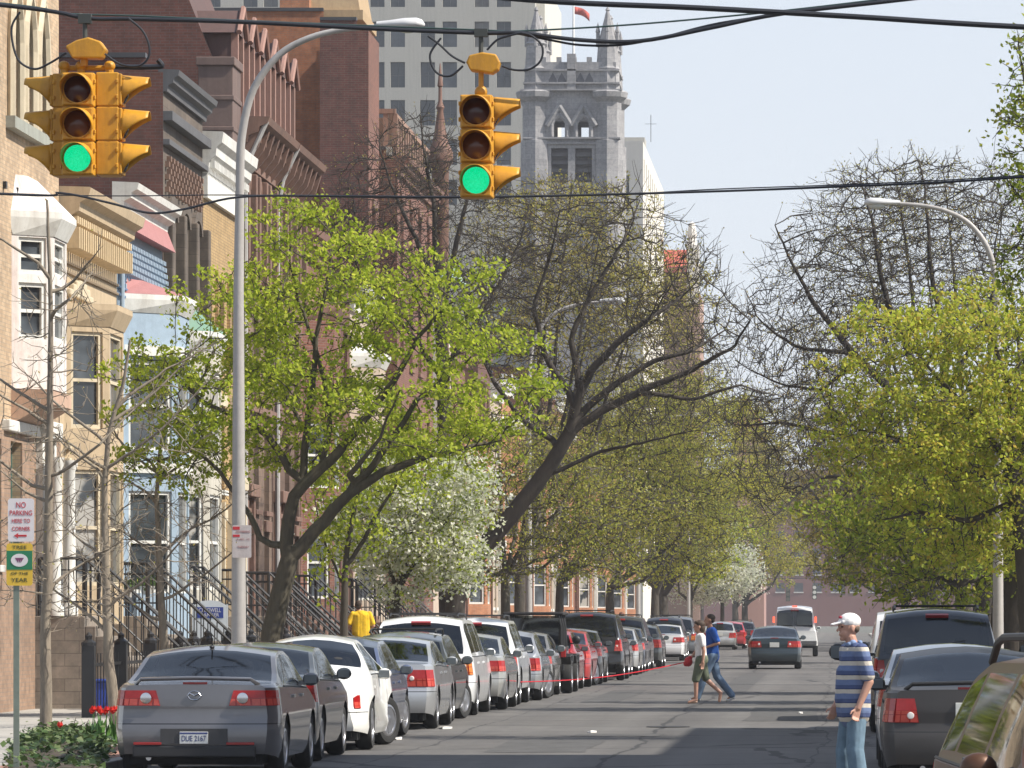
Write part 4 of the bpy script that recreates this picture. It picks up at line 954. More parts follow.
# 5 yellow brick
h = House('row_house', 'yellow brick row house with a white boxed cornice and slit-like windows', FX, 109.9, 116.5, 11.2, YELBR, YELBR, group='row houses on the left')
h.cornice(11.5, 12.4, .45, WHT, True); b = MB(); h.face.bar(b, .02, h.W - .02, -.04, .1, 10.95, 11.5); h.part(b, 'painted_brick_band', weathered((.68, .67, .62), (.4, .36, .3), .3))
for t in (1.1, 3.3, 5.5):
    h.win(t, 7.4, 1.0, 1.9, plain((.12, .06, .03), .5), G1, WHT); h.win(t, 4.6, 1.0, 1.9, CREAM, None, WHT, CREAM)
for t in (1.1, 3.3): h.win(t, 2.0, 1.0, 1.9, CREAM, None, CREAM, CREAM)
for t in (2.2, 4.4):
    b = MB(); h.face.bar(b, t - .12, t + .12, -.02, .08, 7.2, 9.5); h.part(b, 'brick_pier', YELBR)
for t in (.35, 2.2, 4.4, 6.2):
    b = MB(); h.face.bar(b, t - .1, t + .1, -.02, .22, .2, 4.3); h.part(b, 'pilaster', CREAM)
h.door(5.5, 1.75, 1.1, 2.6, WOODD, CREAM); h.stoop(5.5, 1.75); h.finish()
b = MB(); b.box(-14.75, -13.95, 114.9, 116.4, 11.3, 14.4); b.box(-14.8, -13.9, 114.84, 116.46, 14.4, 14.6); b.box(-14.78, -13.92, 114.86, 116.44, 13.6, 13.72); b.box(-14.78, -13.92, 114.86, 116.44, 12.9, 13.0)
h.part(b, 'chimney', weathered((.15, .10, .085), (.05, .04, .04), .5), bevel=.02)
# 6, 7 brownstones with dormers
DORM = weathered((.30, .165, .13)); SLATE = weathered((.10, .055, .048), (.06, .045, .04), .5)
BRN_A = stone((.19, .13, .095), .9, .32); BRN_B = stone((.135, .085, .062), .9, .32)
for (y0, y1, lb) in ((116.6, 123.2, 'red-brown brownstone with striped dormers under a slate mansard, beside the yellow brick house'), (123.3, 129.7, 'red-brown brownstone with a jutting gutter and narrow dormers, beside the square brick tower')):
    h = House('row_house', lb, FX, y0, y1, 13.2, BRN_A if y0 < 120 else BRN_B, DKBRICK, group='row houses on the left', mans=(1.7, 4.2) if y0 < 120 else (1.7, 2.3))
    h.cornice(12.8, 13.4, .7, BRNST, True, brackets=7)
    for t in (1.1, 3.3, 5.5):
        for z in (9.9, 7.0, 4.3): h.win(t, z, 1.05, 1.95, WHT if t > 2 else BRNST, G1, BRNST, BRNST, arch=z == 9.9)
        for sgn in (-1, 1):
            b = MB(); h.face.bar(b, t + sgn * .72 - .12, t + sgn * .72 + .12, -.02, .2, 9.6, 12.2); h.part(b, 'pilaster', BRNST, bevel=.02)
        f = h.face; b = MB(); f.bar(b, t - .6, t + .6, -1.6, -.25, 13.4, 15.4); b.extrude([f.pt(t - .78, -.1, 15.4), f.pt(t + .78, -.1, 15.4), f.pt(t, -.1, 16.0)], f.n * -1.6); d = h.part(b, 'dormer', SLATE)
        b = MB(); f.bar(b, t - .62, t - .42, -.26, -.1, 13.45, 15.4); f.bar(b, t + .42, t + .62, -.26, -.1, 13.45, 15.4); b.tube([f.pt(t - .8, -.05, 15.4), f.pt(t, -.05, 16.05), f.pt(t + .8, -.05, 15.4)], .07, 6); b.build('dormer_trim', DORM, d)
        b = MB(); f.bar(b, t - .42, t + .42, -.262, -.24, 13.7, 15.2); b.build('pane', G1, d)
    for t in (3.3, 5.5): h.win(t, 2.0, 1.0, 1.8, BRNST, None, BRNST, BRNST)
    h.door(1.1, 1.75, 1.1, 2.5, WOODD, BRNST); h.stoop(1.1, 1.75, m=BRNST)
    for z in (12.3, 9.4, 6.6): h.course(z, .16, .12, BRNST)
    b = MB(); b.tube([f.pt(.1, .62, 13.3), f.pt(.1, .25, 12.5), f.pt(.1, .12, 11.8), f.pt(.1, .12, .3)], .06, 8); h.part(b, 'downpipe', plain((.35, .34, .33), .5))
    h.finish(SLATE)
# houses behind the trees
def plain_house(lb, F, y0, y1, hh, wall, trim, frame, right=False, nst=3, group='row houses on the left', bay=False, simple=True):
    h = House('row_house', lb, F, y0, y1, hh, wall, wall, group=group, right=right)
    W_ = h.W; h.cornice(hh - .5, hh + .25, .45, trim, False)
    nz = nst; dz = (hh - 2.6) / nz
    if bay: h.bay(.5, 3.6, .75, .65, 1.4, hh - 1.8, wall, [(2.2, 1.9)] + [(2.1 + dz * k, 1.7) for k in range(1, nz - 1)], frame, trim, roof=.4, cornm=trim)
    for k in range(nz):
        for t in ((5.3,) if bay else (W_ * .18, W_ * .5, W_ * .82)):
            if k == 0 and t == (5.3 if bay else W_ * .82): continue
            h.win(t, 2.1 + dz * k, 1.0, min(1.9, dz - .9), frame, None, trim, trim, simple=True)
    h.door(5.3 if bay else W_ * .82, 1.75, 1.05, 2.5, WOODD, trim); h.stoop(5.3 if bay else W_ * .82, 1.75, m=trim, iron=y0 < 150)
    h.finish(); return h
plain_house('red brick row house with pink stone trim just before the square brick tower', FX, 129.8, 136.2, 11.6, REDBR, PINKST, WHT, bay=True)
plain_house('brown brick row house half hidden by the leaning bare tree', FX, 136.3, 142.7, 11.2, DKBRICK, BRNST, CREAM)
plain_house('pale stone row house behind the white blossom tree', FX, 142.8, 148.9, 11.0, weathered((.45, .36, .28)), WHT, WHT, bay=True)
# 8 square brick tower block, and its orange neighbour
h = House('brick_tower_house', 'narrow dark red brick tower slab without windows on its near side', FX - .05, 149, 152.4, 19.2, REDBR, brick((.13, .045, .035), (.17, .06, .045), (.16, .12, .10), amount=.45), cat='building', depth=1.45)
for z in (4, 8, 12): h.win(1.7, z, 1.1, 2.0, WHT, G1, BRNST, BRNST)
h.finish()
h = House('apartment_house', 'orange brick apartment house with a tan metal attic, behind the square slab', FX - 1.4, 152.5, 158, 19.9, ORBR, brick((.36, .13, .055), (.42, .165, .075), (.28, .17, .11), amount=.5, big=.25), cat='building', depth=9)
for z in (4, 8, 12, 16): h.win(2.7, z, 1.1, 2.0, WHT, G1, BRNST, BRNST)
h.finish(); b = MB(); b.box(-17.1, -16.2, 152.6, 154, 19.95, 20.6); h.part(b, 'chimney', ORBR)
b = MB(); x0, x1, y0, y1, z0, z1 = -17.0, -14.6, 153.0, 157.5, 20.3, 22.6
b.box(x0, x1, y0, y1, 20.0, 20.3); b.add([(x0 + .1, y0 + .1, z0), (x1 - .1, y0 + .1, z0), (x1 - .1, y1 - .1, z0), (x0 + .1, y1 - .1, z0), (x0 + .5, y0 + .5, z1), (x1 - .5, y0 + .5, z1), (x1 - .5, y1 - .5, z1), (x0 + .5, y1 - .5, z1)], [(0, 1, 5, 4), (1, 2, 6, 5), (2, 3, 7, 6), (3, 0, 4, 7), (4, 5, 6, 7)])
h.part(b, 'attic', weathered((.42, .30, .17), (.25, .15, .09), .5))
# 9 wide brick house with a stone coping and iron cresting
h = House('apartment_house', 'wide brown brick house with stone coping and a cresting of posts on its roof', FX, 158.1, 172, 16.2, REDBR, brick((.12, .05, .036), (.17, .075, .052), (.24, .19, .16), amount=.45), cat='building')
for k in range(4):
    for z in (3, 6.4, 9.8, 13): h.win(1.7 + 3.4 * k, z, 1.2, 2.0, WHT, None, PINKST, PINKST)
h.cornice(15.7, 16.3, .4, PINKST, False); h.finish()
b = MB(); b.box(-20, -14.2, 158.2, 158.6, 16.35, 16.6); h.part(b, 'stone_coping', weathered((.4, .38, .34)))
b = MB()
for k in range(14): b.box(-15.6 + .02, -14.1, 159 + k * .9, 159.22 + k * .9, 16.3, 17.6) if k == 0 else b.box(-14.35, -14.12, 159 + k * .9, 159.22 + k * .9, 16.3, 17.6)
for k in range(10): b.box(-16.9 + k * .3, -16.75 + k * .3, 158.7, 158.85, 16.6, 17.7)
b.box(-17, -14.1, 158.68, 158.88, 17.7, 17.85); b.box(-14.36, -14.1, 159, 172, 17.6, 17.75); h.part(b, 'roof_cresting', weathered((.3, .18, .13)))
# 10 turreted house
h = House('turreted_house', 'house with a slim copper-brown corner turret and pale green roof patch', FX, 172.1, 180, 13.0, weathered((.5, .40, .32)), PINKST, cat='house')
for k in range(2):
    for z in (3, 6.2, 9.4): h.win(2 + 3.6 * k, z, 1.2, 1.9, WHT, None, WHT, WHT)
h.finish(COPPER); b = MB(); b.lathe([(.3, 9), (.3, 17.2), (.44, 17.4), (.44, 17.75), (.28, 18.1), (.2, 18.5), (.10, 19.2), (.15, 19.3), (.07, 19.5), (.06, 20), (.1, 20.05), (.02, 20.8), (0, 20.85)], (-13.8, 172.6, 0), 'z', 10); h.part(b, 'turret', weathered((.17, .09, .065), (.2, .12, .09), .4), smooth=True, angle=35)
b = MB(); b.add([(-17, 172.2, 13.4), (-13.2, 172.2, 13.4), (-13.2, 178, 13.4), (-17, 178, 13.4), (-15, 174, 16.2)], [(0, 1, 4), (1, 2, 4), (2, 3, 4), (3, 0, 4), (3, 2, 1, 0)]); h.part(b, 'gable_roof', COPPER)
b = MB(); b.box(-16.6, -13.6, 172.04, 172.09, 8, 13.2); h.part(b, 'white_panel', WHT)
y = 180.2; i = 0
WALLS = [(REDBR, PINKST, 'red brick'), (ORBR, BRNST, 'orange brick'), (DKBRICK, BRNST, 'dark brick'), (weathered((.45, .36, .28)), WHT, 'pale stone'), (ORBR, WHT, 'white trimmed orange brick'), (BRNST, PINKST, 'brownstone')]
while y < 330:
    wv, tr, nm = WALLS[i % 6]; hh = [11.5, 10.6, 12.4, 11.0][i % 4]
    side = ['behind budding trees', 'by olive trees', 'beside a lamp post', 'near far white blossom'][min(3, int((y - 180) / 40))]
    plain_house('%s row house %s, %s past the turret' % (nm, side, ('first second third fourth fifth sixth seventh eighth ninth tenth eleventh twelfth thirteenth fourteenth fifteenth sixteenth seventeenth eighteenth nineteenth twentieth 21st 22nd 23rd 24th'.split())[i]), FX, y, y + 6.5, hh, wv, tr, WHT, bay=i % 3 == 1); y += 6.6; i += 1
RGp = 'row houses on the right'
y = 236.; i = 0
while y < 330:
    wv, tr, nm = WALLS[(i + 2) % 6]
    plain_house('%s row house behind the right trees, %s from the near end' % (nm, 'first second third fourth fifth sixth seventh eighth ninth tenth eleventh twelfth thirteenth'.split()[i]), 9.7, y, y + 7.5, [10, 11, 9.5][i % 3], wv, tr, WHT, right=True, group=RGp); y += 7.6; i += 1
# the corner houses on the right whose shade lies across the near roadway
plain_house('tall red brick corner house on the right shading the near cars', 9.7, 48.6, 59.4, 17.2, REDBR, PINKST, WHT, right=True, nst=4, group=RGp)
plain_house('lower dark brick house beside the tall right corner house', 9.7, 59.5, 75.5, 12.0, DKBRICK, BRNST, WHT, right=True, group=RGp)
# iron area fences in front of the near houses
for (y0, y1, lb) in ((79.2, 86.3, 'black iron fence with square posts before the tan corner house'), (90.2, 94.0, 'black iron fence before the tan stucco house'), (97.2, 101.0, 'black iron fence before the pale blue house'), (103.8, 107.4, 'black iron fence before the dark brownstone'), (110.4, 114.0, 'black iron fence before the yellow brick house')):
    t = thing('iron_fence', lb, 'fence', (-11.9, (y0 + y1) / 2, .14), 'iron fences before the houses'); b = MB(); k = y0
    while k < y1: b.box(-11.908, -11.892, k, k + .016, .16, 1.15); k += .32
    b.box(-11.92, -11.88, y0, y1, .95, 1.0); b.box(-11.92, -11.88, y0, y1, .22, .26); b.build('pickets', IRON, t, fix=False)
    for q in np.linspace(y0, y1, 3): b = MB(); b.box(-12.0, -11.8, q - .1, q + .1, .14, 1.28); b.lathe([(.12, 0), (.12, .05), (.05, .1), (.06, .16), (0, .22)], (-11.9, q, 1.28), 'z', 8); b.build('post', IRON, t)
# ------------------------------------------------------------------ far buildings
FARST = weathered((.40, .385, .345), (.25, .24, .22), .35, scale=.15); FARW = plain((.045, .055, .065), .3); FARB = plain((.13, .13, .125), .4, .3, .6); FARC = plain((.07, .085, .10), .2, .4, .5)
Y = 470.; s = F_PX / Y
X1 = (535 - VPX) / s; X0 = (120 - VPX) / s
t = thing('office_tower', 'huge pale stone office tower with rows of dark windows behind the brick houses', 'office building', ((X0 + X1) / 2, Y, 0))
fc = Face((X0, Y), (X1, Y)); m = MB(); ops = []
zrows = [CAMZ + (VPY - yy) / s for yy in (205, 165, 125.5, 87.5, 47, 7, -33)]
cols = [(-720 + 0, 0)]
xs = [c for k in range(-6, 4) for c in (369.5 + 54 * k, 390.5 + 54 * k)]
xs = [370, 390.5, 420.5, 442.5, 474.5, 496.5] + [x - 127 for x in (370, 390.5, 420.5, 442.5)] + [370 - 39, 370 - 59, 136, 156, 186, 206]
for x in xs:
    if x > 515: continue
    for z in zrows:
        a = (x - VPX) / s - X0; ops.append((a, a + 14.5 / s, z, z + 25.5 / s))
fc.wall(m, 0, 75, ops, .45)
m.box(X1 - .02, X1, Y + .01, Y + 30, 0, 75); m.quad((X0, Y, 0), (X0, Y + 30, 0), (X0, Y + 30, 75), (X0, Y, 75)); m.quad((X0, Y, 75), (X1, Y, 75), (X1, Y + 30, 75), (X0, Y + 30, 75))
m.build('wall', FARST, t, fix=False)
for (a, b_, c, d) in ops:
    m = MB(); m.quad(fc.pt(a, -.35, c), fc.pt(b_, -.35, c), fc.pt(b_, -.35, d), fc.pt(a, -.35, d)); fc.bar(m, (a + b_) / 2 - .05, (a + b_) / 2 + .05, -.36, -.26, c, d); fc.bar(m, a, b_, -.36, -.27, (c + d) / 2 - .05, (c + d) / 2 + .05); m.build('window', random.choice((FARW, FARW, FARW, FARB, FARC)), t, fix=False)
m = MB(); m.box(X1 - 3, X1 + .8, Y + 2, Y + 30, 0, 62); m.build('sunlit_side', weathered((.6, .57, .5), (.4, .37, .33), .3, scale=.15), t)  # strip of paler stone; its colour imitates sun on the tower's right face
# church tower
Y = 400.; s = F_PX / Y; GST = stone((.31, .31, .32), 1.2, .45, dirt=(.13, .13, .14), amount=.5)
def q(px, py): v = P(px, py, Y); return v.x, v.z
xa, xb = q(527, 0)[0], q(616, 0)[0]; xm = (xa + xb) / 2; yb = Y + (xb - xa)
t = thing('church_tower', 'grey stone church tower with battlements, corner pinnacles and twin pointed openings', 'church tower', (xm, Y, 0))
fc = Face((xa, Y), (xb, Y)); Wt = xb - xa; zz = lambda py: q(0, py)[1]
m = MB(); ops = [(Wt * .29, Wt * .44, zz(137), zz(121)), (Wt * .56, Wt * .71, zz(137), zz(121)), (Wt * .27, Wt * .46, zz(182), zz(148)), (Wt * .54, Wt * .73, zz(182), zz(148))]
fc.wall(m, 0, zz(62), ops, .8); Face((xb, Y), (xb, yb)).wall(m, 0, zz(62), [(Wt * .3, Wt * .45, zz(137), zz(121)), (Wt * .56, Wt * .71, zz(137), zz(121))], .8); Face((xb, yb), (xa, yb)).wall(m, 0, zz(62), [(Wt * .29, Wt * .44, zz(137), zz(119)), (Wt * .56, Wt * .71, zz(137), zz(119))], .8); Face((xa, yb), (xa, Y)).wall(m, 0, zz(62), [], .8)
m.build('wall', GST, t, fix=False)
for (a, c) in ((.365, 0), (.635, 0)):
    m = MB(); x = xa + Wt * a; hw_ = Wt * .085
    for sgn in (-1, 1):
        m.tube([(x + sgn * hw_, Y - .1, zz(137)), (x + sgn * hw_, Y - .1, zz(124)), (x + sgn * hw_ * .75, Y - .1, zz(120)), (x + sgn * hw_ * .35, Y - .1, zz(117)), (x, Y - .1, zz(114.5))], .2, 6)
        m.tube([(x + sgn * Wt * .14, Y - .15, zz(126)), (x, Y - .15, zz(106))], .22, 6)
    m.add([(x - hw_, Y - .03, zz(121)), (x + hw_, Y - .03, zz(121)), (x, Y - .03, zz(114.5))], [(0, 1, 2)]); m.build('pointed_arch', GST, t)
    m = MB()
    for k in range(4): m.box(x - Wt * .09, x + Wt * .09, Y + .3, Y + .9, zz(180 - k * 8), zz(176.5 - k * 8))
    m.box(x - Wt * .1, x + Wt * .1, Y + .85, Y + 1, zz(183), zz(147)); m.build('louvres', plain((.06, .06, .065), .8), t)
for (py, d) in ((139, .35), (91, .5), (71, .25), (84, .3), (144, .2)):
    m = MB(); m.box(xa - d, xb + d, Y - d, yb + d, zz(py), zz(py - 1.6)); m.build('string_course', GST, t)
m = MB()
for k in range(9):
    if k % 2 == 0:
        a = xa + Wt * (.16 + .085 * k); m.box(a, a + Wt * .055, Y, Y + .6, zz(62.2), zz(57)); m.box(a, a + Wt * .055, yb - .6, yb, zz(62.2), zz(57)); m.box(xb - .6, xb, Y + Wt * (.16 + .085 * k), Y + Wt * (.215 + .085 * k), zz(62.2), zz(57))
m.box(xm - .35, xm + .35, Y - .25, Y + .3, zz(90), zz(54)); m.build('battlements', GST, t)
m = MB()
for a in (.29, .39, .6, .7): m = MB(); m.extrude([(xa + Wt * (a - .045), Y - .02, zz(80)), (xa + Wt * (a + .045), Y - .02, zz(80)), (xa + Wt * a, Y - .02, zz(72.5))], (0, .01, 0)); m.box(xa + Wt * (a - .045), xa + Wt * (a + .045), Y - .03, Y - .01, zz(83.5), zz(80)); m.build('blind_tracery', plain((.10, .10, .11), .9), t)
for (cx, cy) in ((xa + .7, Y + .7), (xb - .7, Y + .7), (xb - .7, yb - .7), (xa + .7, yb - .7)):
    m = MB(); m.lathe([(1.25, 0), (1.25, zz(140)), (1.1, zz(139.5)), (1.1, zz(102)), (1.55, zz(97)), (1.65, zz(92)), (1.5, zz(90.5)), (1.0, zz(90)), (.92, zz(70)), (1.0, zz(68)), (.9, zz(66)), (.78, zz(45)), (.92, zz(43)), (.74, zz(41)), (.12, zz(10)), (.2, zz(9)), (0, zz(5))], (cx, cy, 0), 'z', 8)
    for a in range(4): m.lathe([(.16, zz(46)), (.15, zz(32)), (.2, zz(31)), (0, zz(21))], (cx + .78 * math.cos(a * 1.571), cy + .78 * math.sin(a * 1.571), 0), 'z', 6)
    m.build('pinnacle', GST, t)
pp = thing('flag_pole', 'thin white flagpole on the church tower with a small red flag', 'flagpole', (xm, Y + 3, zz(58)))
m = MB(); m.tube([(xm, Y + 3, zz(62)), (xm, Y + 3, zz(-6))], [.12, .07], 8); m.build('pole', WHITE, pp)
m = MB(); n = 8; vs = [(xm + .1 + i * .17, Y + 3 + .2 * math.sin(i * .9), zz(2) - i * i * .012 - j * .6) for j in (0, 1) for i in range(n)]
m.add(vs, [(i, i + 1, n + i + 1, n + i) for i in range(n - 1)]); fl = m.build('flag', plain((.45, .09, .07), .8), pp, smooth=True); md = fl.modifiers.new('thick', 'SOLIDIFY'); md.thickness = .02
def slab(name, label, cat, px0, px1, py_top, Y, side_len, mat_front, mat_side, cols=0, rows=0, wsz=(1.2, 1.8), pitch=(3, 3.4), top=1.5):
    """a far block: front, the sunlit right side and a grid of windows"""
    s = F_PX / Y; x0, x1 = (px0 - VPX) / s, (px1 - VPX) / s; h = CAMZ + (VPY - py_top) / s
    t = thing(name, label, cat, ((x0 + x1) / 2, Y, 0)); fc = Face((x0, Y), (x1, Y)); sd2 = Face((x1, Y), (x1, Y + side_len)); W_ = x1 - x0
    ops = [(W_ / 2 + (k - (cols - 1) / 2) * pitch[0] - wsz[0] / 2, W_ / 2 + (k - (cols - 1) / 2) * pitch[0] + wsz[0] / 2, h - top - wsz[1] - j * pitch[1], h - top - j * pitch[1]) for k in range(cols) for j in range(rows)]
    ops = [o for o in ops if o[2] > .3]
    m = MB(); fc.wall(m, 0, h, ops, .25); m.quad((x0, Y, h), (x1, Y, h), (x1, Y + side_len, h), (x0, Y + side_len, h)); m.quad((x0, Y, 0), (x0, Y + side_len, 0), (x0, Y + side_len, h), (x0, Y, h)); m.build('wall', mat_front, t, fix=False)
    n2 = int(side_len / 5); op2 = [(2 + k * 5, 3.4 + k * 5, h - 3.4 - j * 4, h - 1.4 - j * 4) for k in range(n2 - 1) for j in range(3)]
    m = MB(); sd2.wall(m, 0, h, [o for o in op2 if o[2] > 1], .3); m.build('side_wall', mat_side, t, fix=False)
    m = MB()
    for o in op2: m.quad(sd2.pt(o[0], -.25, o[2]), sd2.pt(o[1], -.25, o[2]), sd2.pt(o[1], -.25, o[3]), sd2.pt(o[0], -.25, o[3]))
    m.build('side_windows', FARW, t, fix=False)
    for o in ops:
        m = MB(); fc.bar(m, o[0], o[1], -.24, -.2, o[2], o[3]); wv = m.build('window', FARW, t)
        m = MB(); fc.bar(m, o[0] - .1, o[1] + .1, -.02, .12, o[2] - .22, o[2] - .01); m.build('sill', plain((.5, .48, .44), .7), wv)
    return t, h, x0, x1
t, h_, x0, x1 = slab('apartment_block', 'pale grey stone block with a bright sunlit side right of the church tower', 'building', 605, 643, 141, 440., 52, weathered((.42, .41, .39), (.3, .3, .29), .3, scale=.2), weathered((.66, .62, .55), (.45, .42, .38), .3, scale=.2), 1, 3, (.9, 3.2), (3, 5), 3)  # side stone paler than the front: sunlight is put into its colour
m = MB(); m.box(x1 - 2.4, x1 - .1, 446, 450, h_, h_ + .9); m.build('parapet', FARST, t)
m = MB(); m.tube([(x0 + 4, 441, h_), (x0 + 4, 441, h_ + 2.4)], .03, 6); m.tube([(x0 + 3.5, 441, h_ + 1.6), (x0 + 4.5, 441, h_ + 1.6)], .018, 6); m.build('antenna', IRON, t)
Y = 500.; s = 10.
t = thing('tiled_building', 'far building with a red tiled roof and a pale turret beyond the bare branches', 'building', (-16, Y, 0))
m = MB(); m.box(-19, -15.2, Y, Y + 20, 0, 36); m.box(-15.1, -14.0, Y - .5, Y + 14, 0, 34); m.build('wall', weathered((.35, .22, .17), (.2, .14, .12), .3), t)
m = MB(); m.extrude([(-19.2, Y - .2, 38), (-15.2, Y - .2, 38), (-15.2, Y - .2, 40.4), (-19.2, Y + 5, 41.4), (-19.2, Y + 5, 38)], (0, 0, .3)) if False else m.add([(-19.2, Y - .4, 36), (-15, Y - .4, 36), (-15, Y + 6, 38.8), (-19.2, Y + 6, 38.8), (-19.2, Y + 20, 36), (-15, Y + 20, 36)], [(0, 1, 2, 3), (3, 2, 5, 4), (1, 5, 2), (0, 3, 4)]); m.build('roof', weathered((.45, .09, .05), (.3, .08, .06), .4), t)
m = MB(); m.box(-15.3, -14.1, Y - 1, Y + 1, 33, 38.8); m.lathe([(.55, 38.8), (.4, 39.6), (.5, 39.8), (.3, 41), (0, 41.2)], (-14.8, Y, 0), 'z', 8); m.build('turret', weathered((.7, .66, .6), (.4, .3, .25), .3), t)
t = thing('gabled_building', 'dull red gable roof showing through the bare branches above the street', 'building', (-9, Y, 0))
m = MB(); m.add([(-10.8, Y, 20.5), (-7.4, Y, 20.5), (-9.6, Y, 24), (-10.8, Y + 15, 20.5), (-7.4, Y + 15, 20.5), (-9.6, Y + 15, 24), ], [(0, 1, 2), (3, 5, 4), (1, 4, 5, 2), (0, 2, 5, 3)]); m.build('roof', weathered((.36, .09, .09), (.25, .1, .1), .4), t)
m = MB(); m.box(-10.6, -7.6, Y + .2, Y + 14.8, 0, 20.55); m.build('wall', weathered((.35, .2, .17), (.2, .14, .12), .3), t)
slab('brick_apartment_block', 'long red brick block with small windows closing the far end of the street', 'building', 700, 990, 470, 850., 14, weathered((.17, .065, .055), (.12, .055, .05), .35, scale=.12), REDBR, 16, 7, (1.5, 1.5), (3.15, 2.95), 1.5)
m = MB(); m.box(-90, 90, 862, 868, 0, 9); far = m.build('far_woods', plain((.045, .06, .025), .95, .4, .4)); 
bpy.data.objects.remove(far)
# ------------------------------------------------------------------ trees
def mesh_np(name, V, Fq, mat, parent, origin, smooth=False):
    me = bpy.data.meshes.new(name); V = np.asarray(V, dtype=np.float32) - np.array(origin, dtype=np.float32); k = Fq.shape[1]; n = len(Fq)
    me.vertices.add(len(V)); me.vertices.foreach_set('co', V.ravel()); me.loops.add(n * k); me.loops.foreach_set('vertex_index', Fq.astype(np.int32).ravel())
    me.polygons.add(n); me.polygons.foreach_set('loop_start', np.arange(0, n * k, k, dtype=np.int32)); me.polygons.foreach_set('loop_total', np.full(n, k, dtype=np.int32))
    if smooth: me.polygons.foreach_set('use_smooth', np.ones(n, dtype=bool))
    me.update(calc_edges=True); me.validate(); me.materials.append(mat)
    return link(bpy.data.objects.new(name, me), parent)
def unit(v): return v / np.maximum(np.linalg.norm(v, axis=-1, keepdims=True), 1e-9)
def grow(guides, att, D, di, dk, iters, r, bias=(0, 0, 0), jit=.25):
    """branches that grow towards points of free space in the crown, from limbs already laid out"""
    pos, par, gr = [], [], []
    for pts, rad, attach in guides:
        pts = np.array(pts, float); seg = np.linalg.norm(np.diff(pts, axis=0), axis=1); cum = np.concatenate([[0], np.cumsum(seg)]); n = max(2, int(cum[-1] / D) + 1)
        tt = np.linspace(0, cum[-1], n); P_ = np.stack([np.interp(tt, cum, pts[:, i]) for i in range(3)], 1)
        wob = np.cumsum(r.normal(0, D * .07, (n, 3)), 0); wob -= np.linspace(0, 1, n)[:, None] * wob[-1]; P_ += wob * (1 if attach is not None else .4)
        rr = np.linspace(rad[0], rad[1], n)
        prev = -1
        if attach is not None and pos:
            A = np.array(pos); prev = int(np.argmin(np.linalg.norm(A - P_[0], axis=1)))
            P_ = P_[1:]; rr = rr[1:]
        for p, q in zip(P_, rr): pos.append(p); par.append(prev); gr.append(q); prev = len(pos) - 1
    pos = np.array(pos); par = list(par); gr = list(gr); nch = np.zeros(len(pos), int)
    for p in par:
        if p >= 0: nch[p] += 1
    att = np.array(att); best = np.full(len(att), 1e9); bi = np.zeros(len(att), int)
    def upd(P_, base):
        for i0 in range(0, len(P_), 400):
            d = np.linalg.norm(att[:, None, :] - P_[None, i0:i0 + 400], axis=2); j = d.argmin(1); m = d[np.arange(len(att)), j]; k = m < best
            best[k] = m[k]; bi[k] = base + i0 + j[k]
    upd(pos, 0); bias = np.array(bias)
    for it in range(iters):
        k = best > dk
        if k.sum() == 0: break
        if not k.all(): att, best, bi = att[k], best[k], bi[k]
        a = best < di
        if a.sum() == 0: break
        acc = np.zeros((len(pos), 3)); np.add.at(acc, bi[a], unit(att[a] - pos[bi[a]]))
        src = np.unique(bi[a]); src = src[nch[src] < 3]
        if len(src) == 0: break
        d = unit(unit(acc[src]) + bias + r.normal(0, jit, (len(src), 3))); new = pos[src] + d * D
        base = len(pos); pos = np.concatenate([pos, new]); par += list(src); gr += [0] * len(src); nch[src] += 1; nch = np.concatenate([nch, np.zeros(len(src), int)])
        upd(new, base)
    return pos, np.array(par), np.array(gr)
def radii(pos, par, gr, r0, p=2.3):
    n = len(pos); R_ = np.zeros(n); order = np.arange(n)[::-1]; kids = np.zeros(n)
    for i in order:
        if R_[i] == 0: R_[i] = r0 ** p
        q = par[i]
        if q >= 0: R_[q] += R_[i]
    R_ = R_ ** (1 / p); R_ = np.where(gr > 0, gr, R_)
    for i in range(n):
        if par[i] >= 0: R_[i] = min(R_[i], R_[par[i]])
    return R_
def wood(name, pos, par, rad, mat, parent, origin, sel, n):
    e = np.where((par >= 0) & sel)[0]
    if len(e) == 0: return None
    P1 = pos[e]; P0 = pos[par[e]]; d = unit(P1 - P0); pd = np.where(par[par[e]][:, None] >= 0, pos[par[e]] - pos[np.maximum(par[par[e]], 0)], P1 - P0); pd = unit(pd)
    big = np.full(len(pos), -1); bestr = np.zeros(len(pos))
    for i in np.where(par >= 0)[0]:
        q = par[i]
        if rad[i] > bestr[q]: bestr[q] = rad[i]; big[q] = i
    main = big[par[e]] == e
    R1 = rad[e]; R0 = np.where(main, rad[par[e]], np.minimum(rad[par[e]], R1 * 1.25)); d0 = unit(np.where(main[:, None], d + pd, d))
    # direction at the far end is shared with the main child
    ch = big[e]; d1 = np.where((ch >= 0)[:, None], unit(d + unit(pos[np.maximum(ch, 0)] - P1)), d)
    def ring(c, dr, rr):
        ref = np.tile(np.array([[.31, .93, .17]]), (len(dr), 1)); u = unit(np.cross(dr, ref)); w = np.cross(dr, u); a = np.arange(n) * 2 * math.pi / n
        return c[:, None] + (u[:, None] * np.cos(a)[None, :, None] + w[:, None] * np.sin(a)[None, :, None]) * rr[:, None, None]
    A, B = ring(P0, d0, R0), ring(P1, d1, R1); m = len(e)
    V = np.concatenate([A, B], 1).reshape(-1, 3); i = np.arange(m)[:, None] * 2 * n; j = np.arange(n)[None]; j2 = (j + 1) % n
    Fq = np.stack([i + j, i + j2, i + n + j2, i + n + j], -1).reshape(-1, 4)
    return mesh_np(name, V, Fq, mat, parent, origin, True)
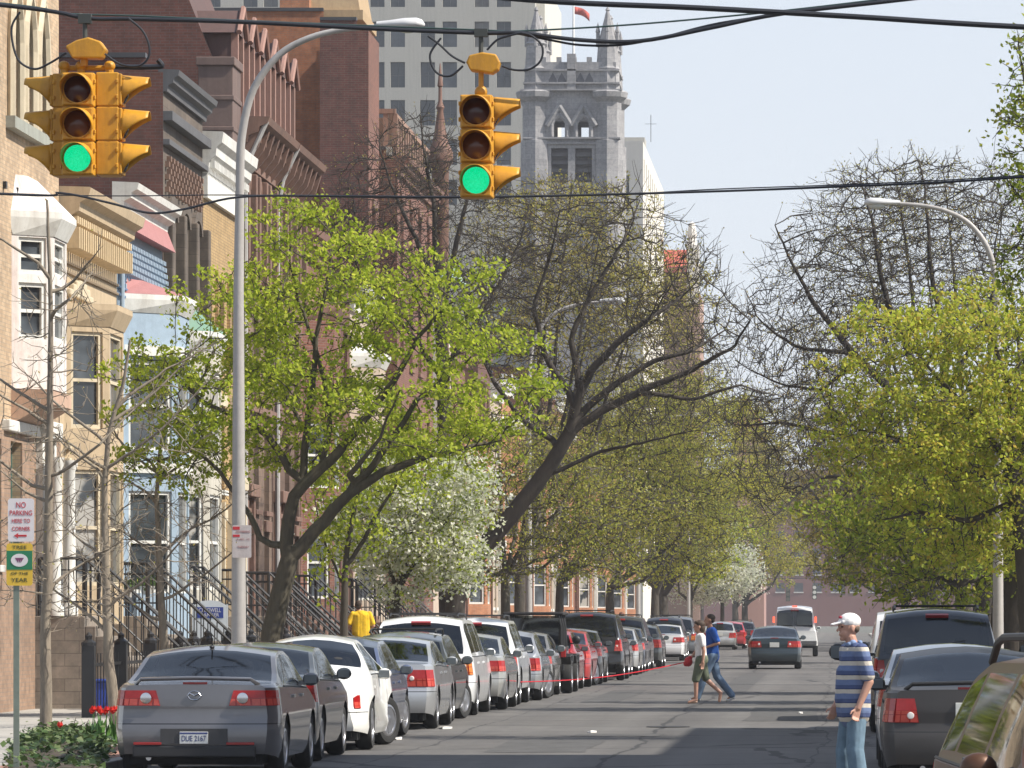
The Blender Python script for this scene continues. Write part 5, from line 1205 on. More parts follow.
def leaves(pts, per, spread, size, r, droop=.3, asp=.7, flat=.0):
    """many small folded leaf faces round each twig end"""
    n = len(pts) * per; c = np.repeat(pts, per, 0) + r.normal(0, 1, (n, 3)) * np.array([spread, spread, spread * .75])
    nn = r.normal(0, 1, (n, 3)); nn[:, 2] = np.abs(nn[:, 2]) * (1 + flat * 3) + flat; nn = unit(nn); t = unit(np.cross(nn, r.normal(0, 1, (n, 3)))); t[:, 2] -= droop; t = unit(t); b = unit(np.cross(nn, t))
    s = (size * r.uniform(.55, 1.3, n))[:, None]
    V = np.stack([c - t * s * .5, c + b * s * asp * .5, c + t * s * .6, c - b * s * asp * .5], 1).reshape(-1, 3)
    return V, np.arange(n * 4).reshape(-1, 4)
def crown_points(ells, n, r, shell=.0):
    out = []; vol = np.array([e[3] * e[4] * e[5] for e in ells]); cnt = (n * vol / vol.sum()).astype(int) + 1
    for e, k in zip(ells, cnt):
        v = unit(r.normal(0, 1, (k, 3))); rr = (shell + (1 - shell) * r.uniform(0, 1, k) ** (1 / 3))[:, None]; out.append(np.array(e[:3]) + v * rr * np.array(e[3:]))
    return np.concatenate(out)
def clumped(ells, n, r, k, sig):
    c = crown_points(ells, k, r, .35); i = r.integers(0, len(c), n); w = r.uniform(.5, 1.3, len(c))[i][:, None]
    return c[i] + r.normal(0, 1, (n, 3)) * np.array([sig * 1.2, sig * 1.2, sig * .42]) * w
def tree(name, label, base, guides, ells, natt, seed, D=.28, di=2.2, dk=.45, r0=.012, barkm=None, leaf=None, group=None, iters=90, bias=(0, 0, .05), thin=.03, shell=0, bloom=None, cat='tree', jit=.14, p=2.3, fuzz=1.6, fl=.30, dens=2.0, clump=None):
    natt = int(natt * dens); dk = dk * .78; r = np.random.default_rng(seed); t = thing(name, label, cat, base, group); bm_ = barkm or bark()
    att = clumped(ells, natt, r, *clump) if clump else crown_points(ells, natt, r, shell); att = att[att[:, 2] > base[2] + 1.2]
    pos, par, gr = grow(guides, att, D, di, dk, iters, r, bias, jit); rad = radii(pos, par, gr, r0, p)
    if fuzz:      # short side twigs
        th = np.where((rad < r0 * 3.2) & (par >= 0))[0]; th = np.repeat(th, r.poisson(fuzz, len(th)))
        if len(th):
            pd = unit(pos[th] - pos[par[th]]); d = unit(pd * 1.0 + r.normal(0, .50, (len(th), 3)) + np.array([0, 0, .18])); L_ = (fl * r.uniform(.35, 1.2, len(th)))[:, None]
            m1 = pos[th] + d * L_ * .5; d2 = unit(d + r.normal(0, .18, (len(th), 3)) + np.array([0, 0, .15])); m2 = m1 + d2 * L_ * .5; n0 = len(pos); k_ = len(th)
            pos = np.concatenate([pos, m1, m2]); par = np.concatenate([par, th, n0 + np.arange(k_)]); rad = np.concatenate([rad, np.full(k_, r0 * .75), np.full(k_, r0 * .5)])
    o = np.array(base)
    wood('trunk', pos, par, rad, bm_, t, o, rad >= thin, 9)
    tw = rad < thin
    nc = np.bincount(par[par >= 0], minlength=len(pos)); ends = pos[(nc == 0)]; thinp = pos[rad < r0 * 2.6]
    wood('twigs', pos, par, rad, bm_, t, o, tw, 4)
    for k, lf in enumerate([leaf, bloom]):
        if lf is None: continue
        src = ends if lf.get('ends') else thinp
        if lf.get('frac', 1) < 1: src = src[r.uniform(0, 1, len(src)) < lf['frac']]
        if lf.get('zone') is not None: src = src[lf['zone'](src)]
        if len(src) == 0: continue
        V, Fq = leaves(src, max(1, int(round(lf['per'] * lf.get('k', .8)))), lf['spread'], lf['size'], r, lf.get('droop', .3), lf.get('asp', .7), lf.get('flat', 0))
        mesh_np('crown' if k == 0 else 'blossom', V, Fq, lf['mat'], t, o)
    return t, len(pos)
MAPLE = foliage(((.22, .31, .02), (.34, .43, .03), (.46, .53, .05), (.54, .57, .08)), .6)
MAPLE_Y = foliage(((.28, .36, .03), (.42, .47, .05), (.52, .53, .08), (.50, .37, .07)), .58)
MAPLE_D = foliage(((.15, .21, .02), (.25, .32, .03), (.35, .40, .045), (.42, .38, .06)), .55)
BUDS = foliage(((.30, .30, .06), (.40, .38, .08), (.46, .40, .11), (.34, .26, .09)), .5)
BUDS_R = foliage(((.32, .24, .08), (.38, .33, .09), (.30, .30, .08), (.36, .2, .08)), .5)
OLIVE = foliage(((.24, .28, .05), (.34, .36, .06), (.42, .40, .08), (.30, .25, .07)), .5)
BLOOM = foliage(((.74, .74, .64), (.80, .80, .72), (.62, .66, .44), (.82, .81, .75)), .5)
BK = bark((.055, .045, .035)); BKD = bark((.042, .033, .026)); BKG = bark((.11, .095, .075)); BKY = bark((.22, .18, .14))
def pts(Y, *pp):
    return [tuple(P(a, b_, Y + (c[0] if c else 0))) for a, b_, *c in pp]
def el(px, py, Y, rx, ry, rz, dy=0):
    """an egg of crown: centre seen at px, py, half sizes in metres"""
    c = P(px, py, Y); return (c.x, Y + dy, c.z, rx, ry, rz)
NT_ = 0
# the fresh green maple by the lamp post
Y = 80.; bs = P(268, 718, Y)
g = [(pts(Y, (264, 726), (272, 640), (282, 590), (290, 556)), (.21, .15), None),
     (pts(Y, (290, 556), (300, 545), (322, 520), (345, 492), (380, 470), (440, 452), (500, 440, .4)), (.12, .02), 1),
     (pts(Y, (288, 560), (291, 520), (297, 490), (330, 460), (360, 425), (395, 380), (425, 330), (455, 300, -.6)), (.12, .015), 1),
     (pts(Y, (300, 492), (303, 440), (308, 390), (318, 320), (330, 260), (335, 225, .5)), (.07, .012), 1),
     (pts(Y, (296, 480), (270, 440), (245, 420), (200, 400), (165, 360, -.8)), (.07, .012), 1),
     (pts(Y, (284, 552), (262, 540), (252, 520), (215, 470), (180, 440, .8)), (.06, .012), 1),
     (pts(Y, (345, 492), (372, 470), (420, 400), (465, 360, 1.0)), (.07, .012), 1),
     (pts(Y, (322, 470), (330, 420), (322, 360), (300, 300), (290, 250, -1.0)), (.05, .012), 1),
     (pts(Y, (330, 470), (300, 420, 1.5), (270, 360, 2.0), (250, 300, 2.4)), (.05, .012), 1), (pts(Y, (345, 480), (380, 440, -1.5), (400, 390, -2.2)), (.05, .012), 1)]
E_ = [el(300, 300, Y, 1.4, 1.5, 1.3), el(360, 260, Y, 1.1, 1.4, .8), el(420, 320, Y, 1.3, 1.6, 1.0), el(480, 390, Y, 1.0, 1.6, .8), el(400, 420, Y, 1.5, 1.8, .8), el(240, 390, Y, 1.3, 1.6, 1.0), el(190, 380, Y, 1.0, 1.4, .8), el(300, 420, Y, 1.3, 1.6, 1.0), el(230, 470, Y, 1.1, 1.4, .6), el(335, 225, Y, .8, 1.0, .5), el(165, 470, Y, .6, 1, .5), el(500, 455, Y, .6, 1.0, .4)]
tree('maple_tree', 'fresh yellow-green maple leaning over the grey sedans beside the near lamp post', (bs.x, Y, .14), g, E_, 1900, 5, D=.20, dk=.30, r0=.007, barkm=bark((.075, .062, .042)), leaf=dict(per=15, spread=.075, size=.075, mat=MAPLE, droop=.8, flat=.3, k=1, ends=True, frac=1), thin=.02, fuzz=1.5, fl=.22, dens=2.1, clump=(125, .21))
# slim leafing tree with pear blossom beside it
Y = 93.; bs = P(345, 708, Y)
g = [(pts(Y, (345, 706), (344, 620), (346, 560), (352, 520), (362, 470)), (.10, .03), None), (pts(Y, (346, 570), (375, 520), (400, 480), (420, 440, .5)), (.05, .012), 1), (pts(Y, (346, 590), (325, 540), (315, 500)), (.03, .01), 1)]
tree('young_maple', 'slim young tree with sparse new leaves just before the white blossom tree', (bs.x, Y, .14), g, [el(350, 500, Y, .9, .9, 1.2), el(400, 460, Y, .8, .8, .9), el(330, 560, Y, .5, .6, .7)], 260, 8, D=.2, dk=.35, r0=.007, barkm=BK, leaf=dict(per=5, spread=.12, size=.09, mat=MAPLE, droop=.5))
Y = 97.; bs = P(392, 705, Y)
g = [(pts(Y, (392, 704), (393, 630), (398, 590), (410, 545)), (.14, .06), None), (pts(Y, (398, 590), (430, 540), (465, 500)), (.05, .01), 1), (pts(Y, (398, 590), (375, 540), (360, 490)), (.05, .01), 1), (pts(Y, (408, 550), (420, 500), (430, 455)), (.05, .01), 1)]
tree('blossom_tree', 'tree covered in white pear blossom behind the charcoal wagon', (bs.x, Y, .14), g, [el(415, 525, Y, 1.35, 1.3, 1.25), el(372, 535, Y, 1.0, 1.1, .85), el(460, 490, Y, .75, 1.0, .75), el(395, 480, Y, .8, .9, .6), el(455, 560, Y, .7, .9, .6), el(400, 590, Y, .6, .7, .35)], 1150, 9, D=.17, dk=.27, r0=.006, barkm=BK,
     leaf=dict(per=4, spread=.10, size=.07, mat=MAPLE, frac=.8, droop=.3), bloom=dict(per=6, spread=.13, size=.07, mat=BLOOM, asp=.95, droop=0))
# the big dark leaning tree, still bare
Y = 119.; bs = P(452, 685, Y)
g = [(pts(Y, (448, 682), (456, 600), (466, 570), (485, 545), (520, 505), (548, 470), (570, 432)), (.27, .17), None),
     (pts(Y, (570, 432), (578, 395), (590, 370), (620, 340), (650, 318), (690, 290, 1)), (.13, .025), 1),
     (pts(Y, (572, 428), (600, 410), (640, 392), (690, 372), (735, 345, -1), (750, 320, -1.4)), (.12, .022), 1),
     (pts(Y, (574, 420), (610, 385), (650, 360), (690, 352), (725, 330, .8)), (.10, .02), 1),
     (pts(Y, (580, 395), (570, 340), (590, 290), (620, 240), (640, 200, .5)), (.09, .015), 1),
     (pts(Y, (576, 405), (545, 360), (530, 310), (545, 260), (560, 210, -1)), (.09, .015), 1),
     (pts(Y, (560, 445), (520, 420), (490, 380), (470, 330, 1.2), (455, 280, 1.5)), (.08, .015), 1),
     (pts(Y, (640, 392), (690, 400), (740, 385), (775, 395, 1)), (.06, .012), 1), (pts(Y, (545, 475), (600, 450), (650, 440, -1.4), (700, 430, -2)), (.06, .012), 1)]
E_ = [el(640, 290, Y, 2.3, 2.6, 1.9), el(560, 260, Y, 1.8, 2.2, 1.7), el(700, 330, Y, 1.5, 2.0, 1.3), el(500, 310, Y, 1.6, 2.2, 1.6), el(610, 390, Y, 2.5, 2.2, 1.1), el(700, 400, Y, 1.7, 2, .8), el(600, 210, Y, 1.4, 1.6, .9)]
tree('bare_tree', 'big dark leafless tree leaning far out over the street, left side', (bs.x, Y, .14), g, E_, 3000, 21, D=.24, dk=.33, r0=.0075, di=1.6, barkm=BKD, thin=.035, iters=140, fuzz=1.1, fl=.62, dens=1.0, leaf=dict(per=2, spread=.05, size=.05, mat=BUDS_R, frac=.25, ends=True))
# bare tree before the brick slab
Y = 138.; bs = P(452, 674, Y)
g = [(pts(Y, (447, 672), (448, 560), (445, 430), (440, 320)), (.28, .16), None), (pts(Y, (440, 330), (425, 260), (395, 200), (380, 150)), (.11, .02), 1), (pts(Y, (441, 320), (455, 250), (470, 190), (480, 140)), (.11, .02), 1), (pts(Y, (440, 300), (435, 220), (428, 160), (420, 115)), (.10, .02), 1),
     (pts(Y, (442, 380), (400, 320), (360, 270), (335, 230)), (.09, .015), 1), (pts(Y, (443, 370), (490, 300), (520, 240), (530, 200)), (.09, .015), 1)]
tree('bare_tree', 'upright leafless tree against the brown brick houses behind the hanging signal', (bs.x, Y, .14), g, [el(400, 190, Y, 1.9, 2.0, 1.8), el(460, 200, Y, 1.6, 1.8, 1.7), el(360, 250, Y, 1.3, 1.8, 1.2), el(430, 290, Y, 2.2, 2.0, 1.4), el(500, 260, Y, 1.2, 1.6, 1.3), el(420, 140, Y, 1.2, 1.4, .8)], 2000, 22, D=.26, dk=.38, r0=.0085, di=1.8, barkm=BKD, thin=.035, iters=120, fuzz=2.0, fl=.65, leaf=dict(per=2, spread=.05, size=.05, mat=BUDS_R, frac=.3, ends=True))
# budding trees further along the left kerb
def avenue(label, px, Y, top_, crown, seed, mat, size=.09, per=3, r0=.010, name='budding_tree', barkm=None, natt=900, trunk=.22, side=0, spread=.14, frac=1, D=.32, dk=.5, group='trees along the left pavement', fork=None, bend=0, di=2.4):
    """crown: eggs as (px, py, rx, rz)"""
    s = F_PX / Y; gy = VPY + s * 1.6; bs = P(px, gy, Y); fk = fork or (VPY - s * 1.2)
    cx = sum(c[0] for c in crown) / len(crown); cy = sum(c[1] for c in crown) / len(crown); rr = np.random.default_rng(seed)
    g = [(pts(Y, (px, gy), (px + bend * .3, (gy + fk) / 2), (px + bend, fk)), (trunk, trunk * .7), None)]
    for c in crown: g.append((pts(Y, (px + bend, fk + 4), ((px + bend) * .45 + c[0] * .55, fk * .5 + c[1] * .5 + 8, rr.uniform(-1, 1)), (c[0] + rr.uniform(-8, 8), c[1] - c[3] * s * .5, rr.uniform(-1.6, 1.6))), (trunk * .45, .02), 1))
    return tree(name, label, (bs.x, Y, .14), g, [el(c[0], c[1], Y, c[2], max(1.4, c[2] * 1.1), c[3]) for c in crown], natt, seed, D=D, dk=dk, r0=r0, di=di, barkm=barkm or BK, thin=.04, fuzz=2.0, fl=.45, dens=2.2, clump=(max(40, natt // 9), .42), leaf=dict(per=per, spread=spread, size=size, mat=mat, frac=frac, droop=.3), group=group)
avenue('tall budding tree with yellow buds rising above the leaning bare tree', 520, 150., 170, [(560, 230, 2.0, 1.6), (600, 250, 1.8, 1.5), (600, 320, 2.4, 1.8), (540, 330, 2.0, 1.8), (650, 300, 1.5, 1.4), (575, 200, 1.1, .8)], 31, BUDS, .085, 4, natt=1500, D=.28, dk=.42, frac=.8)
avenue('olive budding tree with a broad low crown behind the leaning trunk', 505, 133., 400, [(520, 520, 1.6, 1.0), (560, 480, 1.6, 1.1), (600, 520, 1.5, .9), (500, 460, 1.3, 1.0), (560, 560, 1.6, .6), (480, 570, 1.0, .5)], 32, OLIVE, .075, 4, natt=1100, D=.26, dk=.38, trunk=.16, barkm=BKG)
avenue('yellow-green tree in the middle of the left row with a thick upright trunk', 662, 258., 380, [(640, 470, 2.4, 1.8), (690, 470, 2.4, 1.8), (660, 420, 2.6, 1.6), (620, 530, 2.2, 1.4), (700, 530, 2.0, 1.3), (660, 550, 2.4, 1.2)], 33, OLIVE, .12, 4, natt=1300, r0=.014, trunk=.42, barkm=BKD, D=.36, dk=.5)
avenue('olive yellow tree with a fine twiggy crown above the parked red cars', 560, 165., 390, [(590, 440, 2.2, 1.6), (640, 420, 2.0, 1.6), (620, 490, 2.4, 1.5), (570, 500, 1.8, 1.3), (660, 480, 1.8, 1.3), (600, 540, 2.0, .9)], 34, OLIVE, .09, 4, natt=1500, D=.3, dk=.45, trunk=.18)
avenue('sunlit yellow-green tree before the far lamp posts, left row', 610, 195., 400, [(650, 440, 2.2, 1.7), (700, 430, 2.0, 1.7), (690, 500, 2.4, 1.6), (640, 520, 2.0, 1.4), (730, 480, 1.6, 1.3), (680, 560, 2.0, .8)], 35, foliage(((.30, .35, .04), (.42, .42, .05), (.48, .45, .08), (.34, .3, .06)), .5), .10, 4, natt=1400, D=.32, dk=.47, r0=.012)
avenue('bright spring green low tree near the far white blossom', 690, 290., 500, [(690, 560, 2.4, 1.2), (715, 530, 2.0, 1.4), (670, 575, 1.8, .8)], 36, MAPLE, .13, 4, natt=600, r0=.014, trunk=.2, D=.36, dk=.5)
avenue('distant olive tree closing the left row near the street end', 745, 380., 440, [(745, 500, 3.4, 2.6), (775, 520, 3.0, 2.4), (725, 490, 2.6, 2.2), (790, 560, 2.6, 1.8), (760, 460, 2.4, 2.0)], 37, foliage(((.28, .30, .04), (.42, .40, .04), (.5, .45, .05), (.34, .26, .06)), .5), .17, 4, natt=1200, r0=.02, D=.45, dk=.62, trunk=.3)
Y = 312.; s = F_PX / Y
avenue('small far tree white with blossom at the end of the left row', 722, 312., 530, [(722, 575, 1.9, 1.6), (725, 550, 1.4, 1.4), (715, 590, 1.6, .9)], 38, BLOOM, .14, 6, name='blossom_tree', natt=700, r0=.012, trunk=.16, D=.34, dk=.45, spread=.2, group=None)
avenue('twiggy budding tree rising thinly into the sky gap behind the leaning tree', 655, 235., 300, [(690, 400, 2.4, 2.2), (660, 370, 2.4, 2.2), (720, 420, 2.0, 2.0), (690, 330, 2.0, 2.2), (640, 430, 2.2, 1.8)], 39, BUDS, .09, 3, natt=1500, D=.34, dk=.5, trunk=.26, frac=.5, r0=.011)
avenue('yellow-olive tree in the distance filling the end of the left row', 735, 430., 450, [(730, 540, 3.6, 2.8), (760, 490, 3.6, 3.0), (705, 480, 3.4, 3.0), (775, 560, 2.8, 2.4), (740, 430, 3.0, 2.4)], 40, OLIVE, .2, 4, natt=1300, r0=.022, D=.5, dk=.68, trunk=.34)
# trees along the right pavement
RT = 'trees along the right pavement'
Y = 126.; bs = P(984, 682, Y)
g = [(pts(Y, (990, 680), (985, 560), (965, 470), (940, 420)), (.34, .22), None), (pts(Y, (945, 430), (900, 400), (855, 355), (810, 300), (790, 260), (775, 225)), (.15, .018), 1), (pts(Y, (940, 425), (905, 350), (880, 290), (870, 220), (860, 175, .8)), (.13, .018), 1), (pts(Y, (945, 420), (945, 340), (930, 260), (925, 190), (918, 160)), (.12, .018), 1),
     (pts(Y, (950, 440), (890, 440), (830, 430), (780, 420), (735, 425, 1)), (.10, .015), 1), (pts(Y, (955, 450), (890, 470), (820, 480), (770, 520, -1)), (.09, .014), 1), (pts(Y, (940, 400), (985, 320), (1000, 240)), (.09, .015), 1), (pts(Y, (855, 355), (800, 350), (760, 320), (745, 290)), (.06, .012), 1), (pts(Y, (860, 360), (820, 390, 1.2), (770, 380, 2), (735, 360, 2.5)), (.06, .012), 1)]
E_ = [el(830, 270, Y, 1.9, 2.4, 1.6), el(880, 240, Y, 1.9, 2.4, 1.8), el(930, 230, Y, 1.8, 2.2, 1.8), el(790, 330, Y, 1.5, 2.2, 1.4), el(850, 350, Y, 2.2, 2.4, 1.4), el(790, 420, Y, 1.7, 2.2, .9), el(860, 440, Y, 2.0, 2.2, .9), el(770, 480, Y, 1.2, 1.8, .8), el(960, 290, Y, 1.3, 1.8, 1.3), el(1000, 215, Y, 1.3, 1.8, 1.6)]
tree('bare_tree', 'wide bare tree with branches reaching left over the street, right side', (bs.x, Y, .14), g, E_, 3200, 41, D=.24, dk=.34, r0=.0075, di=1.6, barkm=BKD, thin=.035, iters=140, fuzz=1.4, fl=.62, dens=1.35, leaf=dict(per=2, spread=.07, size=.055, mat=BUDS_R, frac=.5, ends=True), group=RT)
avenue('second bare tree with pale buds on the right, rising behind the lamp arm', 965, 165., 150, [(900, 220, 2.4, 1.8), (950, 200, 2.0, 1.7), (860, 280, 2.0, 1.6), (930, 290, 2.4, 1.8), (890, 190, 1.6, 1.0), (1000, 230, 1.6, 1.6)], 42, BUDS, .06, 2, natt=1700, D=.3, dk=.45, frac=.5, trunk=.3, barkm=BKD, group=RT)
avenue('bare twiggy tree farther along the right side above the van', 935, 215., 250, [(800, 420, 2.4, 2.0), (840, 390, 2.6, 2.2), (880, 340, 2.4, 2.2), (770, 470, 1.8, 1.4), (830, 480, 2.4, 1.3), (800, 350, 1.8, 1.6)], 43, BUDS_R, .09, 2, natt=1600, D=.36, dk=.52, frac=.6, trunk=.32, barkm=BKD, r0=.012, group=RT)
avenue('hazy twig-crowned tree far down the right row over the street end', 905, 330., 330, [(800, 450, 3.2, 2.6), (840, 430, 3.4, 2.8), (880, 420, 3.2, 2.8), (820, 500, 3.0, 1.8), (870, 490, 3.0, 2.2), (910, 450, 2.6, 2.8)], 56, foliage(((.24, .22, .06), (.34, .32, .07), (.30, .24, .08)), .5), .15, 3, natt=1500, r0=.018, D=.42, dk=.6, trunk=.32, barkm=BKD, group=RT, frac=.7)
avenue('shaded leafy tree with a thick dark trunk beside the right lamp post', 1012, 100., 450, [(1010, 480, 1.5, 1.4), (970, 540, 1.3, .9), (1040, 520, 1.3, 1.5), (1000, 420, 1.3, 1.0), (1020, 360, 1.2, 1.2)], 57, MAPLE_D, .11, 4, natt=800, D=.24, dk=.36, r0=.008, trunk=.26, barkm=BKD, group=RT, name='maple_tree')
# the bright maple on the right
Y = 92.; bs = P(1034, 704, Y)
g = [(pts(Y, (1034, 703), (1030, 600), (1022, 520), (1012, 470)), (.26, .18), None), (pts(Y, (1012, 470), (980, 420), (940, 380), (905, 340)), (.09, .012), 1), (pts(Y, (1012, 470), (1010, 400), (990, 330), (975, 300)), (.09, .012), 1), (pts(Y, (1015, 480), (960, 470), (910, 440), (860, 430)), (.08, .012), 1), (pts(Y, (1012, 465), (1050, 400), (1060, 320)), (.1, .012), 1), (pts(Y, (1018, 500), (970, 520), (920, 510), (880, 520, 1)), (.07, .012), 1), (pts(Y, (1010, 450), (1020, 350, 1.4), (1010, 280, 1.8)), (.08, .012), 1)]
E1 = [el(920, 330, Y, 1.0, 1.6, .7), el(900, 400, Y, 1.1, 1.7, .9), el(965, 360, Y, 1.1, 1.8, .9), el(1000, 310, Y, .9, 1.6, .7), el(870, 430, Y, .8, 1.4, .7), el(960, 430, Y, 1.3, 1.8, 1.0), el(910, 470, Y, 1.1, 1.6, .8), el(1030, 380, Y, 1.1, 1.6, 1.4), el(1060, 440, Y, 1.4, 1.6, 1.5), el(990, 500, Y, 1.1, 1.6, .9), el(875, 380, Y, .55, 1.0, .4), el(995, 545, Y, .8, 1.4, .6), el(1000, 440, Y, 1.0, 1.5, .9)]
tree('maple_tree', 'bright yellow maple hanging over the right row of cars', (bs.x, Y, .14), g, E1, 1500, 51, D=.20, dk=.31, r0=.007, barkm=BK, leaf=dict(per=14, spread=.09, size=.085, mat=MAPLE_Y, droop=.8, flat=.3, k=1, ends=True, frac=.95), thin=.02, group=RT, fuzz=1.5, fl=.26, dens=2.2, clump=(150, .27))
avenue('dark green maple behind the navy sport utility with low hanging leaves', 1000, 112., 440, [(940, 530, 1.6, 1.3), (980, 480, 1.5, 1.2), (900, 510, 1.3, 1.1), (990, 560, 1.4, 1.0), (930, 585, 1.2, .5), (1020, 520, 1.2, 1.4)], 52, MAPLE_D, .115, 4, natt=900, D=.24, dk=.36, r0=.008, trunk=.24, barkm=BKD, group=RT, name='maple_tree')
avenue('rusty olive tree between the dark maple and the far brick block', 960, 185., 430, [(870, 480, 2.2, 1.6), (900, 520, 2.2, 1.5), (850, 530, 1.6, 1.2), (920, 560, 1.8, 1.0), (940, 490, 2.0, 1.5), (860, 570, 1.3, .6)], 53, foliage(((.12, .14, .02), (.22, .20, .03), (.28, .20, .04), (.16, .17, .03)), .45), .11, 4, natt=1200, D=.32, dk=.46, r0=.012, group=RT)
avenue('yellowish far tree on the right, leaning over the street end', 925, 260., 470, [(850, 540, 2.4, 1.6), (880, 500, 2.6, 1.8), (830, 510, 1.8, 1.3), (900, 560, 2.4, 1.4), (840, 575, 1.8, .8)], 54, foliage(((.22, .22, .025), (.34, .31, .03), (.4, .32, .04), (.2, .2, .03)), .45), .13, 4, natt=1000, D=.36, dk=.52, r0=.014, group=RT)
Y = 70.; bs = P(1110, 728, Y)
g = [(pts(Y, (1110, 728), (1105, 560), (1100, 400), (1080, 250)), (.24, .12), None), (pts(Y, (1080, 260), (1050, 180), (1030, 100), (1018, 40)), (.06, .01), 1), (pts(Y, (1090, 330), (1050, 260), (1022, 200)), (.05, .01), 1), (pts(Y, (1080, 250), (1080, 120), (1070, 20)), (.07, .01), 1), (pts(Y, (1095, 380), (1140, 250), (1160, 120)), (.06, .01), 1)]
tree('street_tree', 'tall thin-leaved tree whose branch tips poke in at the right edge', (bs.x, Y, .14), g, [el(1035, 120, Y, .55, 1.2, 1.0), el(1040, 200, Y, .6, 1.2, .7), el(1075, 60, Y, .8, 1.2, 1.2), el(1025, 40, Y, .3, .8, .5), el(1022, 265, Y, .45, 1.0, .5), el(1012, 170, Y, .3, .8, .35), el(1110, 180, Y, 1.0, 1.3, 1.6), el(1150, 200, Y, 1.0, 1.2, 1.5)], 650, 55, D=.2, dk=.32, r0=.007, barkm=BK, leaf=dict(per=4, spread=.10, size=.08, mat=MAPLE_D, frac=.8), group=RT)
# three thin young trees on the near left pavement
def sapling(label, Y, base_px, topline, seed, crown, natt):
    s = F_PX / Y; gy = VPY + s * 1.6; bs = P(base_px, gy, Y); rr = np.random.default_rng(seed)
    tl = [(base_px, gy)] + topline; g = [(pts(Y, *tl), (.085, .018), None)]
    for k in range(9):
        i = rr.integers(2, len(topline)); a = topline[i]; b_ = topline[i - 1]; f = rr.uniform(0, 1); x0, y0 = a[0] * f + b_[0] * (1 - f), a[1] * f + b_[1] * (1 - f); sg = 1 if k % 2 else -1; ln = rr.uniform(40, 110)
        g.append((pts(Y, (x0, y0), (x0 + sg * ln * .5, y0 - ln * .35, rr.uniform(-.4, .4)), (x0 + sg * ln, y0 - ln * rr.uniform(.5, 1.0), rr.uniform(-.8, .8))), (.026, .007), 1))
    tree('young_tree', label, (bs.x, Y, .14), g, [el(c[0], c[1], Y, c[2], .8, c[3]) for c in crown], natt, seed, D=.17, dk=.28, r0=.0055, di=1.1, barkm=BKY, thin=.02, leaf=dict(per=1, spread=.03, size=.035, mat=BUDS, frac=.2, ends=True), group='leafless young street trees', jit=.12)
sapling('thin leafless young tree in the ivy bed beside the parking signs', 66., 45, [(46, 690), (45, 640), (46, 560), (47, 480), (49, 390), (50, 300), (47, 200)], 61, [(50, 560, .95, .9), (40, 430, .8, 1.0), (60, 330, .6, .9), (80, 600, .7, .5)], 230)
sapling('thin leafless young tree with a low fork, behind the tulips', 72., 116, [(112, 700), (107, 640), (105, 560), (104, 480), (110, 430), (125, 380), (130, 340)], 62, [(120, 540, 1.1, .8), (150, 430, .8, .9), (80, 470, .8, .7), (180, 560, .8, .6)], 260)
sapling('thin leafless young tree rising behind the roof of the nearest grey sedan', 81., 165, [(165, 700), (164, 640), (160, 560), (157, 500), (160, 450), (168, 410)], 63, [(160, 540, 1.0, .8), (200, 500, .8, .6), (130, 500, .8, .7)], 230)
